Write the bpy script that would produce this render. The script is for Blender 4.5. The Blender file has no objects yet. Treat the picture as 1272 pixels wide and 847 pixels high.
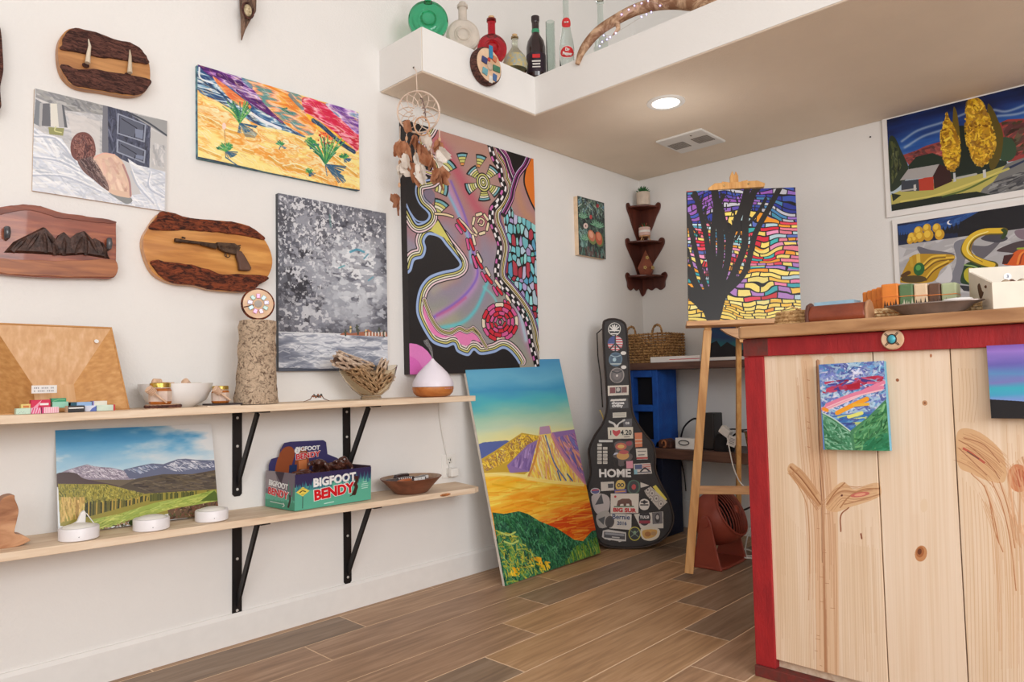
import bpy, bmesh, math, random
import numpy as np
from mathutils import Vector, Matrix
random.seed(7)
PI = math.pi
SC = bpy.context.scene; COL = SC.collection
# ---------------------------------------------------------------- camera
EYE = Vector((0, 0, .86)); FPX = 866.66
_y, _p, _r = .762577, .055194, -.0204413
_F = Vector((math.cos(_y)*math.cos(_p), math.sin(_y)*math.cos(_p), math.sin(_p)))
_R = Vector((math.sin(_y), -math.cos(_y), 0)); _U = _R.cross(_F)
RT = _R*math.cos(_r)+_U*math.sin(_r); UP = -_R*math.sin(_r)+_U*math.cos(_r)
cd = bpy.data.cameras.new('camera'); cam = bpy.data.objects.new('camera', cd); COL.objects.link(cam)
cd.sensor_width = 36; cd.lens = FPX/1272*36; cd.clip_start = .02
cam.matrix_world = Matrix(((RT.x, UP.x, -_F.x, EYE.x), (RT.y, UP.y, -_F.y, EYE.y), (RT.z, UP.z, -_F.z, EYE.z), (0, 0, 0, 1)))
SC.camera = cam
# ---------------------------------------------------------------- daylight and exposure
wd = bpy.data.worlds.new('world'); SC.world = wd; wd.use_nodes = True
wd.node_tree.nodes['Background'].inputs[0].default_value = (.97, .985, 1, 1)
wd.node_tree.nodes['Background'].inputs[1].default_value = .5
def area(name, loc, aim, sx, sy, power, col=(1, 1, 1)):
    l = bpy.data.lights.new(name, 'AREA'); l.shape = 'RECTANGLE'; l.size = sx; l.size_y = sy; l.energy = power; l.color = col
    o = bpy.data.objects.new(name, l); COL.objects.link(o); o.location = loc
    o.rotation_euler = (Vector(aim)-Vector(loc)).to_track_quat('-Z', 'Y').to_euler(); return o
area('window_light', (-1.75, -1.2, 1.75), (2.4, 1.0, 1.25), 2.6, 1.9, 44, (.975, .985, 1))
area('side_window_light', (.4, -2.5, 1.8), (1.8, 2.3, 1.3), 2.2, 1.6, 84, (.975, .985, 1))
SC.view_settings.view_transform = 'Standard'; SC.view_settings.look = 'None'
SC.view_settings.gamma = 1; SC.view_settings.use_curve_mapping = False; SC.view_settings.exposure = 0.10

# ---------------------------------------------------------------- points seen in the photograph, brought to real planes
def ray(u, v): return _F+RT*((u-636)/FPX)-UP*((v-423.5)/FPX)
def on(u, v, ax, val):
    d = ray(u, v); return EYE+d*((val-EYE[ax])/d[ax])
def at_x(u, v, X): return on(u, v, 0, X)
def at_y(u, v, Y): return on(u, v, 1, Y)
def at_z(u, v, Z): return on(u, v, 2, Z)
def on_plane(u, v, P, n):
    d = ray(u, v); return EYE+d*((P-EYE).dot(n)/d.dot(n))
# ---------------------------------------------------------------- ART: a small numpy painter for the flat pictures
def hom(src, dst):
    A = []; b = []
    for (x, y), (u, v) in zip(src, dst):
        A.append([x, y, 1, 0, 0, 0, -u*x, -u*y]); b.append(u)
        A.append([0, 0, 0, x, y, 1, -v*x, -v*y]); b.append(v)
    return np.append(np.linalg.solve(np.array(A, float), np.array(b, float)), 1).reshape(3, 3)

def spline(P, n=8, closed=False):
    P = np.array(P, float)
    if len(P) < 3: return P
    Q = np.vstack([P[-1:], P, P[:2]]) if closed else np.vstack([2*P[0]-P[1], P, 2*P[-1]-P[-2]])
    out = []
    t = np.linspace(0, 1, n, endpoint=False)[:, None]
    for i in range(1, len(Q)-2):
        p0, p1, p2, p3 = Q[i-1], Q[i], Q[i+1], Q[i+2]
        out.append(.5*((2*p1)+(-p0+p2)*t+(2*p0-5*p1+4*p2-p3)*t*t+(-p0+3*p1-3*p2+p3)*t**3))
    out = np.vstack(out)
    return out if closed else np.vstack([out, P[-1:]])

def up(g, w, h):
    gh, gw = g.shape
    x = np.linspace(0, gw-1.001, w); y = np.linspace(0, gh-1.001, h)
    xi = x.astype(int); yi = y.astype(int); fx = x-xi; fy = (y-yi)[:, None]
    fx = fx*fx*(3-2*fx); fy = fy*fy*(3-2*fy)
    a = g[yi][:, xi]*(1-fx)+g[yi][:, xi+1]*fx
    b = g[yi+1][:, xi]*(1-fx)+g[yi+1][:, xi+1]*fx
    return a*(1-fy)+b*fy

def fbm(w, h, sx, sy, seed=0, octv=4):
    r = np.random.RandomState(seed); o = np.zeros((h, w)); a = 1; t = 0
    for k in range(octv):
        gx = max(2, int(w/sx*2**k))+2; gy = max(2, int(h/sy*2**k))+2
        o += a*up(r.rand(gy, gx), w, h); t += a; a *= .5
    return o/t

def cols(*c): return [np.array(x, float) for x in c]

class Cv:
    def __init__(s, w, h, bg=(255, 255, 255), quad=None):
        s.w, s.h = w, h; s.a = np.zeros((h, w, 3))+np.array(bg, float)
        s.H = hom(quad, [(0, 0), (w, 0), (w, h), (0, h)]) if quad else None
        s.f = (0, 0, 1); s.r = np.random.RandomState(w+h)
    def fr(s, x, y, k): s.f = (x, y, k); return s
    def raw(s): s.H = None; s.f = (0, 0, 1); return s
    def m(s, P):
        P = np.array(P, float).reshape(-1, 2)/s.f[2]+np.array(s.f[:2])
        if s.H is None: return P
        q = np.c_[P, np.ones(len(P))] @ s.H.T
        return q[:, :2]/q[:, 2:]
    def sc(s, p):                                   # canvas pixels per drawing pixel near p
        a = s.m([p, (p[0]+1, p[1]), (p[0], p[1]+1)])
        return .5*(np.hypot(*(a[1]-a[0]))+np.hypot(*(a[2]-a[0])))
    def box(s, P, pad=0):
        x0 = int(max(0, P[:, 0].min()-pad)); x1 = int(min(s.w, P[:, 0].max()+pad+2))
        y0 = int(max(0, P[:, 1].min()-pad)); y1 = int(min(s.h, P[:, 1].max()+pad+2))
        return x0, x1, y0, y1
    def pmask(s, Q):
        x0, x1, y0, y1 = s.box(Q)
        if x1 <= x0 or y1 <= y0: return None
        X = np.arange(x0, x1)+.5; Y = np.arange(y0, y1)+.5
        M = np.zeros((len(Y), len(X)), bool)
        for i in range(len(Q)):
            xa, ya = Q[i]; xb, yb = Q[(i+1) % len(Q)]
            if ya == yb: continue
            if ya > yb: xa, ya, xb, yb = xb, yb, xa, ya
            j0 = np.searchsorted(Y, ya); j1 = np.searchsorted(Y, yb)
            if j1 > j0:
                xx = xa+(Y[j0:j1]-ya)*(xb-xa)/(yb-ya)
                M[j0:j1] ^= X[None, :] > xx[:, None]
        return (x0, x1, y0, y1), M
    def poly(s, P, c, a=1., sm=False, closed=True, clip=None):
        if sm: P = spline(P, 6, True)
        r = s.pmask(s.m(P))
        if r is None: return
        (x0, x1, y0, y1), M = r
        if clip is not None: M = M & clip[y0:y1, x0:x1]
        R = s.a[y0:y1, x0:x1]
        if callable(c): C = c(x0, x1, y0, y1)[M]
        else: C = np.array(c, float)
        R[M] = R[M]*(1-a)+C*a
    def mask(s, P, sm=False):
        M = np.zeros((s.h, s.w), bool)
        if sm: P = spline(P, 6, True)
        r = s.pmask(s.m(P))
        if r is not None:
            (x0, x1, y0, y1), m = r; M[y0:y1, x0:x1] = m
        return M
    def dist(s, Q, pad):
        x0, x1, y0, y1 = s.box(Q, pad)
        if x1 <= x0 or y1 <= y0: return None
        Y, X = np.mgrid[y0:y1, x0:x1]+.5
        D = np.full(X.shape, 1e9)
        if len(Q) == 1: D = np.hypot(X-Q[0, 0], Y-Q[0, 1])
        for i in range(len(Q)-1):
            (ax, ay), (bx, by) = Q[i], Q[i+1]
            u0 = int(max(0, min(ax, bx)-pad-x0)); u1 = int(max(0, max(ax, bx)+pad+2-x0))
            v0 = int(max(0, min(ay, by)-pad-y0)); v1 = int(max(0, max(ay, by)+pad+2-y0))
            if u1 <= u0 or v1 <= v0: continue
            xx = X[v0:v1, u0:u1]; yy = Y[v0:v1, u0:u1]
            L = (bx-ax)**2+(by-ay)**2+1e-9
            t = np.clip(((xx-ax)*(bx-ax)+(yy-ay)*(by-ay))/L, 0, 1)
            d = np.hypot(xx-ax-t*(bx-ax), yy-ay-t*(by-ay))
            D[v0:v1, u0:u1] = np.minimum(D[v0:v1, u0:u1], d)
        return (x0, x1, y0, y1), D
    def line(s, P, w, c, sm=True, a=1., soft=0., clip=None):   # w in drawing pixels
        P = np.array(P, float).reshape(-1, 2)
        Q = s.m(spline(P, 6) if sm and len(P) > 2 else P)
        hw = max(.5, w*s.sc(P[len(P)//2])/2)
        r = s.dist(Q, hw*(1+2*soft)+1)
        if r is None: return
        (x0, x1, y0, y1), D = r
        A = np.clip((hw-D)/(.7+hw*soft)+.5, 0, 1) if not soft else np.exp(-(D/hw)**2*1.5)
        if clip is not None: A = A*clip[y0:y1, x0:x1]
        A = (A*a)[..., None]; R = s.a[y0:y1, x0:x1]
        R[:] = R*(1-A)+np.array(c, float)*A
    def dot(s, p, r, c, a=1.): s.line([p], 2*r, c, False, a)
    def ell(s, c, rx, ry, col, rot=0, a=1., n=24):
        t = np.linspace(0, 2*np.pi, n, endpoint=False); k = np.cos(rot); l = np.sin(rot)
        s.poly([(c[0]+rx*np.cos(q)*k-ry*np.sin(q)*l, c[1]+rx*np.cos(q)*l+ry*np.sin(q)*k) for q in t], col, a)
    def dabs(s, P, n, L, w, ang, C, a=.85, spread=.4, jit=14, curve=0., sm=False):   # short brush strokes inside a region
        M = s.mask(P, sm); ys, xs = np.nonzero(M)
        if not len(xs): return
        k = s.sc(np.mean(np.array(P, float), 0))
        for i in s.r.randint(0, len(xs), n):
            x, y = xs[i], ys[i]; t = ang+s.r.randn()*spread; l = L*k*(.5+s.r.rand())*.5
            c = C[s.r.randint(len(C))]+s.r.randn()*jit; d = np.array([np.cos(t), np.sin(t)]); nrm = np.array([-d[1], d[0]])
            Q = np.array([(x, y)-d*l, (x, y)+nrm*l*curve*s.r.randn(), (x, y)+d*l])
            hw = max(.6, w*k*(.5+s.r.rand()*.8)/2); r = s.dist(Q, hw+1)
            if r is None: continue
            (x0, x1, y0, y1), D = r
            A = np.clip(hw-D+.5, 0, 1)*M[y0:y1, x0:x1]*a; A = A[..., None]
            s.a[y0:y1, x0:x1] = s.a[y0:y1, x0:x1]*(1-A)+np.clip(c, 0, 255)*A
    def ramp(s, stops, v):                          # v in 0..1 -> colours
        v = np.clip(v, 0, 1); t = [q[0] for q in stops]
        return np.stack([np.interp(v, t, [q[1][i] for q in stops]) for i in range(3)], -1)
    def fill(s, stops, v, M=None):
        C = s.ramp(stops, v)
        if M is None: s.a[:] = C
        else: s.a[M] = C[M]
    def grain(s, amt, sx=3, sy=3, seed=5):
        s.a += ((fbm(s.w, s.h, sx, sy, seed, 3)-.5)*2*amt)[..., None]; return s
    def cells(s, M, n, ax, ay, colfn, bw, seed=0, warp=0., bc=(18, 16, 18), wx=60):
        ys, xs = np.nonzero(M)
        if not len(xs): return
        r = np.random.RandomState(seed); y0, y1, x0, x1 = ys.min(), ys.max()+1, xs.min(), xs.max()+1
        dx = np.sqrt((y1-y0)*(x1-x0)*1./n*ay/ax); dy = dx*ax/ay      # jittered grid of seeds
        nx = max(1, int((x1-x0)/dx)+2); ny = max(1, int((y1-y0)/dy)+2)
        gx, gy = np.meshgrid(np.arange(-1, nx), np.arange(-1, ny))
        sx = x0+(gx+.5+(gy % 2)*.5+(r.rand(*gx.shape)-.5)*.75)*dx; sy = y0+(gy+.5+(r.rand(*gx.shape)-.5)*.6)*dy
        W = (fbm(s.w, s.h, wx, wx*.8, seed+3, 2)-.5)*warp; C = np.array([[colfn(a, b, r) for a, b in zip(p, q)] for p, q in zip(sx, sy)], float)
        Y, X = ys+W[ys, xs], xs.astype(float)
        ci = np.clip(((X-x0)/dx).astype(int)+1, 0, nx); cj = np.clip(((Y-y0)/dy).astype(int)+1, 0, ny)
        d1 = np.full(len(X), 1e9); d2 = d1.copy(); idx = np.zeros((len(X), 2), int)
        for oj in (-2, -1, 0, 1, 2):
            for oi in (-2, -1, 0, 1, 2):
                i = np.clip(ci+oi, 0, nx); j = np.clip(cj+oj, 0, ny)
                d = np.hypot((X-sx[j, i])*ax, (Y-sy[j, i])*ay)
                n1 = d < d1; same = (idx[:, 0] == j) & (idx[:, 1] == i)
                d2 = np.where(n1 & ~same, d1, np.where((d < d2) & ~same, d, d2)); 
                d1 = np.where(n1, d, d1); idx[n1] = np.stack([j, i], 1)[n1]
        out = C[idx[:, 0], idx[:, 1]]; e = (d2-d1) < bw
        out[e] = bc; s.a[ys, xs] = out

PI = math.pi

def art_bed():
    k = Cv(620, 500, (205, 203, 203), [(44, 111), (209, 149), (206, 262), (39, 237)]); k.fr(30, 100, 4.984)
    k.dabs([(75, 50), (520, 160), (520, 470), (60, 330)], 500, 60, 14, .3, cols((190, 188, 188), (208, 205, 204), (178, 178, 182)), .5)
    k.dabs([(75, 50), (520, 160), (500, 215), (270, 190), (75, 110)], 260, 50, 14, .25, cols((150, 150, 150), (165, 163, 160), (138, 138, 142)), .7)
    k.poly([(270, 200), (470, 255), (465, 460), (300, 380)], (216, 210, 206), .7)
    k.poly([(75, 120), (110, 140), (100, 290), (60, 270)], (128, 132, 138))
    # wardrobe doors
    k.poly([(490, 150), (545, 160), (530, 470), (480, 440)], (120, 120, 128)); k.poly([(520, 158), (790, 230), (775, 545), (700, 530), (520, 450)], (74, 78, 98))
    k.dabs([(520, 158), (790, 230), (775, 545), (520, 450)], 160, 70, 9, 1.5, cols((60, 62, 82), (90, 94, 116), (50, 50, 64)), .7)
    for q in ([(585, 205), (755, 270), (745, 375), (580, 325)], [(580, 365), (750, 430), (742, 505), (575, 440)]):
        k.line(q+[q[0]], 9, (150, 156, 172), False); k.poly([(a*.86+667*.14, b*.86+(q[0][1]+q[2][1])*.07) for a, b in q], (92, 96, 112))
        k.line([(q[0][0]+22, q[0][1]+30), (q[1][0]-55, q[1][1]+22), (q[2][0]-60, q[2][1]-26)], 6, (40, 42, 56), False)
        k.poly([(690, q[1][1]+25), (740, q[1][1]+35), (735, q[2][1]-15), (690, q[2][1]-30)], (128, 136, 158))
    k.poly([(640, 195), (893, 245), (890, 345), (800, 290)], (158, 158, 158)); k.line([(640, 192), (760, 250), (888, 335)], 12, (70, 74, 84))
    k.poly([(790, 300), (888, 345), (878, 560), (780, 540)], (196, 194, 192)); k.dabs([(800, 380), (880, 400), (870, 540), (790, 530)], 60, 60, 12, 1.4, cols((212, 208, 206), (180, 180, 182)), .6)
    # lamp
    k.poly([(100, 145), (240, 150), (268, 295), (92, 285)], (176, 174, 174)); k.poly([(118, 148), (160, 146), (165, 288), (110, 285)], (108, 108, 114)); k.poly([(165, 146), (205, 148), (215, 292), (165, 288)], (226, 222, 210)); k.poly([(235, 152), (248, 158), (268, 295), (250, 292)], (96, 98, 104))
    k.poly([(150, 292), (248, 298), (240, 345), (155, 335)], (150, 150, 96)); k.line([(195, 290), (190, 315), (230, 325)], 7, (212, 210, 150))
    # sheets
    sheet = [(58, 290), (130, 335), (230, 360), (320, 490), (400, 590), (520, 660), (560, 720), (720, 700), (640, 480), (700, 520), (875, 560), (868, 805), (33, 690)]
    k.poly(sheet, (222, 224, 230)); k.dabs(sheet, 420, 120, 12, .35, cols((232, 233, 238), (210, 214, 224), (240, 240, 240), (196, 202, 214)), .6, .5)
    for q in ([(60, 350), (200, 370), (320, 520)], [(50, 480), (200, 500), (330, 560)], [(45, 590), (250, 600), (470, 690)], [(660, 560), (700, 650), (800, 760)], [(780, 570), (770, 660), (860, 720)], [(520, 700), (600, 740), (660, 760)]):
        k.line(q, 9, (178, 184, 200), a=.8); k.line([(a+8, b-10) for a, b in q], 6, (250, 250, 252), a=.8)
    k.poly([(520, 690), (640, 715), (665, 745), (620, 760)], (140, 142, 142), sm=True)
    # back and hair
    k.poly([(420, 480), (480, 452), (560, 458), (620, 520), (655, 650), (660, 715), (620, 722), (520, 690), (470, 600), (420, 545)], (224, 190, 166), sm=True)
    k.dabs([(430, 490), (560, 470), (620, 540), (640, 690), (520, 670)], 120, 70, 22, 1.2, cols((228, 198, 176), (214, 172, 152), (206, 164, 150), (234, 208, 182)), .5)
    k.line([(610, 520), (648, 620), (655, 712)], 12, (176, 132, 130)); k.line([(430, 480), (490, 450), (560, 458)], 7, (232, 176, 160))
    k.poly([(290, 380), (330, 328), (390, 325), (430, 370), (440, 450), (400, 500), (330, 500), (290, 460)], (118, 72, 66), sm=True)
    k.poly([(330, 490), (420, 470), (430, 550), (500, 610), (520, 680), (480, 660), (420, 610), (360, 560)], (116, 88, 84), sm=True)
    k.dabs([(295, 380), (340, 330), (420, 360), (440, 460), (330, 500)], 150, 60, 6, 1.6, cols((92, 46, 42), (140, 92, 84), (66, 36, 38), (160, 112, 100)), .8, .6, curve=.5)
    k.dabs([(330, 490), (420, 470), (500, 600), (520, 680), (420, 610)], 130, 70, 5, .9, cols((80, 56, 56), (150, 128, 122), (60, 40, 44)), .8, .3, curve=.3)
    return k

def art_desert():
    k = Cv(880, 440, (250, 222, 140), [(246, 81), (446, 138), (446, 237), (245, 196)]); k.fr(230, 70, 4.704)
    W, H = k.w, k.h; Y, X = np.mgrid[0:H, 0:W]; sl = Y/H*1.-X/W*.62
    n1 = fbm(W, H, 200, 70, 3, 4); n2 = fbm(W, H, 90, 30, 8, 4)
    v = (Y-X*.28)/H+n1*.5-.25
    s = np.sin((v*9+n2*7))*.5+.5
    k.fill([(0, (252, 236, 160)), (.35, (250, 226, 140)), (.55, (246, 190, 96)), (.72, (252, 230, 170)), (.88, (240, 158, 60)), (1, (250, 240, 190))], s*.8+n2*.3)
    def swath(P, stops, seed, f=8, ex=1.):
        M = k.mask(P, True); u = fbm(W, H, 160, 26, seed, 4); q = (Y-X*.45)/H
        k.fill(stops, np.sin(q*f*2.2+u*9)*.5+.5, M)
    swath([(70, 60), (200, 90), (330, 150), (560, 380), (700, 470), (560, 430), (420, 400), (300, 330), (180, 260), (75, 200)], [(0, (40, 70, 120)), (.3, (90, 140, 180)), (.55, (244, 244, 244)), (.8, (120, 170, 200)), (1, (30, 50, 90))], 11, 9)
    swath([(75, 50), (200, 85), (340, 130), (450, 250), (580, 385), (480, 340), (370, 270), (260, 180), (160, 130)], [(0, (70, 20, 100)), (.4, (150, 80, 170)), (.7, (236, 214, 240)), (1, (90, 40, 130))], 14, 8)
    swath([(160, 120), (260, 190), (380, 290), (330, 300), (240, 230)], [(0, (230, 110, 60)), (.6, (246, 190, 120)), (1, (90, 120, 60))], 15)
    swath([(330, 120), (520, 180), (690, 240), (760, 420), (700, 460), (590, 400), (470, 290), (400, 200)], [(0, (236, 130, 50)), (.35, (250, 180, 80)), (.6, (250, 210, 170)), (.85, (240, 150, 110)), (1, (90, 150, 150))], 16, 7)
    swath([(690, 235), (840, 280), (1014, 340), (1010, 545), (930, 500), (800, 400), (700, 330)], [(0, (214, 30, 70)), (.4, (238, 90, 130)), (.7, (250, 180, 190)), (1, (200, 20, 50))], 17, 9)
    swath([(820, 270), (1014, 325), (1014, 450), (930, 380)], [(0, (110, 60, 150)), (.4, (190, 150, 210)), (.75, (240, 220, 240)), (1, (120, 150, 190))], 18)
    swath([(700, 330), (820, 400), (930, 490), (1000, 560), (900, 520), (790, 450)], [(0, (250, 200, 60)), (1, (244, 120, 60))], 19)
    k.line([(745, 372), (790, 400), (870, 470), (930, 520), (985, 555)], 24, (36, 66, 100)); k.line([(590, 300), (560, 310), (620, 330)], 8, (50, 110, 90))
    k.line([(610, 225), (650, 270), (680, 300)], 22, (80, 130, 160), a=.7); k.line([(340, 140), (380, 175)], 24, (80, 130, 170), a=.7)
    k.line([(190, 110), (260, 140), (330, 165)], 22, (76, 24, 96)); k.line([(300, 200), (400, 280), (560, 380)], 14, (96, 36, 110))
    k.line([(75, 110), (130, 170), (200, 210), (270, 290)], 12, (40, 70, 110)); k.line([(350, 310), (440, 370), (550, 420)], 16, (238, 240, 246)); k.line([(85, 70), (90, 130), (160, 160)], 10, (230, 238, 246))
    for q in ([(480, 590), (560, 640), (700, 680), (820, 730)], [(560, 650), (640, 640), (740, 680)], [(75, 350), (150, 380), (260, 440), (400, 470)], [(80, 540), (200, 590)], [(640, 480), (760, 540), (900, 600)], [(860, 590), (1000, 700)], [(330, 545), (390, 565)]):
        k.line(q, 15, (226, 160, 60), a=.75); k.line([(a, b-12) for a, b in q], 5, (252, 244, 190))
    def bush(x, y, r, n, tall=0, g=((30, 110, 80), (60, 150, 90), (110, 180, 90))):
        for i in range(n//2): 
            t = .9+k.r.randn()*.4; k.line([(x, y), (x+math.cos(t)*r*1.5, y+math.sin(t)*r*.8)], 5, (50, 96, 130))
        for i in range(n):
            t = -PI/2+(k.r.rand()-.5)*2.6*(1-.5*tall); l = r*(.6+k.r.rand()*.6)*(1+tall)
            k.line([(x, y), (x+math.cos(t)*l*.5+3, y+math.sin(t)*l*.6), (x+math.cos(t)*l, y+math.sin(t)*l)], 6, g[k.r.randint(3)])
    k.poly([(310, 400), (350, 405), (415, 450), (400, 475), (345, 470)], (70, 110, 150), .5)
    bush(312, 390, 70, 34, .7); bush(228, 555, 46, 44); k.line([(228, 520), (224, 430)], 4, (180, 120, 80)); k.ell((222, 408), 12, 20, (250, 214, 200))
    bush(550, 520, 26, 24); bush(725, 510, 34, 30); bush(812, 630, 84, 44, .8); bush(925, 595, 28, 26); bush(715, 680, 24, 18)
    for i in range(18): k.line([(825+k.r.rand()*10, 640), (870+k.r.rand()*70, 690+k.r.rand()*50)], 5, (60, 100, 130))
    for i in range(22): k.dot((760+k.r.rand()*100, 440+k.r.rand()*70), 4, (200, 40, 40))
    k.line([(70, 590), (300, 640), (560, 700), (800, 750), (1014, 786)], 9, (40, 60, 84)); k.line([(230, 590), (300, 640)], 7, (60, 100, 130))
    k.dabs([(70, 50), (1014, 330), (1014, 785), (65, 585)], 900, 34, 4, .42, cols((255, 250, 225), (236, 180, 110), (255, 255, 250), (250, 224, 150)), .35, .3)
    return k

def art_gray():
    k = Cv(560, 760, (120, 122, 132), [(346, 240), (479, 264.6), (482.5, 460.2), (346, 461)]); k.fr(330, 230, 3.529)
    W, H = k.w, k.h; Y, X = np.mgrid[0:H, 0:W]; n = fbm(W, H, 170, 130, 4, 5)
    c = np.hypot((X/W-.68)/.42, (Y/H-.40)/.30); v = np.clip(1-c, 0, 1)*.55+n*.75-.12; v += np.where(Y/H > .62, .12, 0)-.22*np.exp(-((X/W-.15)**2+(Y/H-.5)**2)/.03)-.2*np.clip(.2-Y/H, 0, 1)
    k.fill([(0, (50, 50, 58)), (.25, (84, 85, 95)), (.5, (136, 138, 148)), (.75, (180, 182, 190)), (1, (214, 216, 220))], v)
    def fleck(cx_, cy_, rx_, ry_, col, thr, sz, seed, ang=1.):
        f = fbm(W, H, sz*ang, sz, seed, 3); g = np.exp(-(((X/W-cx_)/rx_)**2+((Y/H-cy_)/ry_)**2)*1.2); v_ = np.clip((f-thr+.10*(g-.6))*16, 0, 1)*np.clip(g*1.6, 0, 1); v_ = (v_*.9)[..., None]
        k.a[:] = k.a*(1-v_)+np.array(col, float)*v_
    fleck(.5, .3, .9, .6, (98, 100, 112), .56, 40, 31, 1.4); fleck(.2, .55, .5, .3, (64, 64, 72), .58, 46, 32); fleck(.6, .42, .5, .3, (168, 172, 182), .5, 44, 33, 1.5)
    fleck(.7, .4, .36, .24, (206, 210, 216), .52, 28, 34, 1.8); fleck(.25, .12, .5, .22, (222, 222, 226), .60, 11, 35); fleck(.2, .35, .3, .3, (216, 217, 222), .61, 12, 36, .8); fleck(.7, .12, .5, .14, (226, 226, 230), .62, 11, 37)
    fleck(.25, .68, .3, .12, (206, 207, 212), .56, 14, 38, 1.2); fleck(.7, .62, .4, .12, (190, 194, 202), .56, 20, 39, 1.8); fleck(.4, .25, .5, .3, (150, 152, 162), .56, 22, 40); fleck(.68, .36, .3, .2, (232, 234, 238), .6, 14, 41, 2.)
    k.line([(370, 290), (400, 280), (430, 290)], 9, (70, 150, 176), a=.8); k.line([(430, 320), (448, 300)], 6, (90, 150, 170), a=.8); k.line([(320, 360), (345, 350)], 6, (90, 160, 170), a=.8); k.line([(280, 130), (285, 180)], 9, (90, 130, 130), a=.6); k.line([(450, 415), (470, 400)], 6, (90, 160, 180), a=.7)
    sea = [(50, 642), (340, 650), (537, 660), (540, 790), (50, 815)]; k.poly(sea, (172, 176, 188))
    Ms = k.mask(sea); fs = fbm(W, H, 120, 26, 44, 5); k.fill([(0, (96, 102, 120)), (.36, (128, 134, 150)), (.5, (170, 175, 188)), (.6, (226, 228, 233)), (.72, (196, 200, 210)), (1, (232, 234, 238))], fs*1.5-.25, Ms)
    k.dabs(sea, 160, 40, 4, .0, cols((232, 234, 238), (140, 146, 162)), .5, .15, curve=.3)
    k.line([(50, 806), (300, 812), (540, 800)], 14, (60, 66, 80), a=.8); k.line([(50, 641), (200, 646), (330, 650)], 4, (222, 224, 228))
    k.poly([(325, 652), (350, 640), (370, 648), (430, 640), (450, 630), (480, 648), (530, 640), (535, 662), (330, 655)], (168, 106, 80))
    for q in ((350, 640), (372, 625), (400, 618), (405, 635), (440, 640), (498, 630), (520, 645)): k.line([(q[0], q[1]+16), (q[0], q[1]-6)], 8, (70, 76, 66) if q[0] not in (372, 440) else (228, 200, 140)); k.line([(q[0]-6, q[1]+4), (q[0]+7, q[1])], 5, (84, 88, 74))
    for x in range(440, 530, 14): k.line([(x, 644), (x, 656)], 6, (236, 226, 214))
    return k

def off(P, d):
    P = np.array(P, float); t = np.gradient(P, axis=0); t /= np.linalg.norm(t, axis=1)[:, None]+1e-9
    return P+np.stack([-t[:, 1], t[:, 0]], 1)*d

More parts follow.
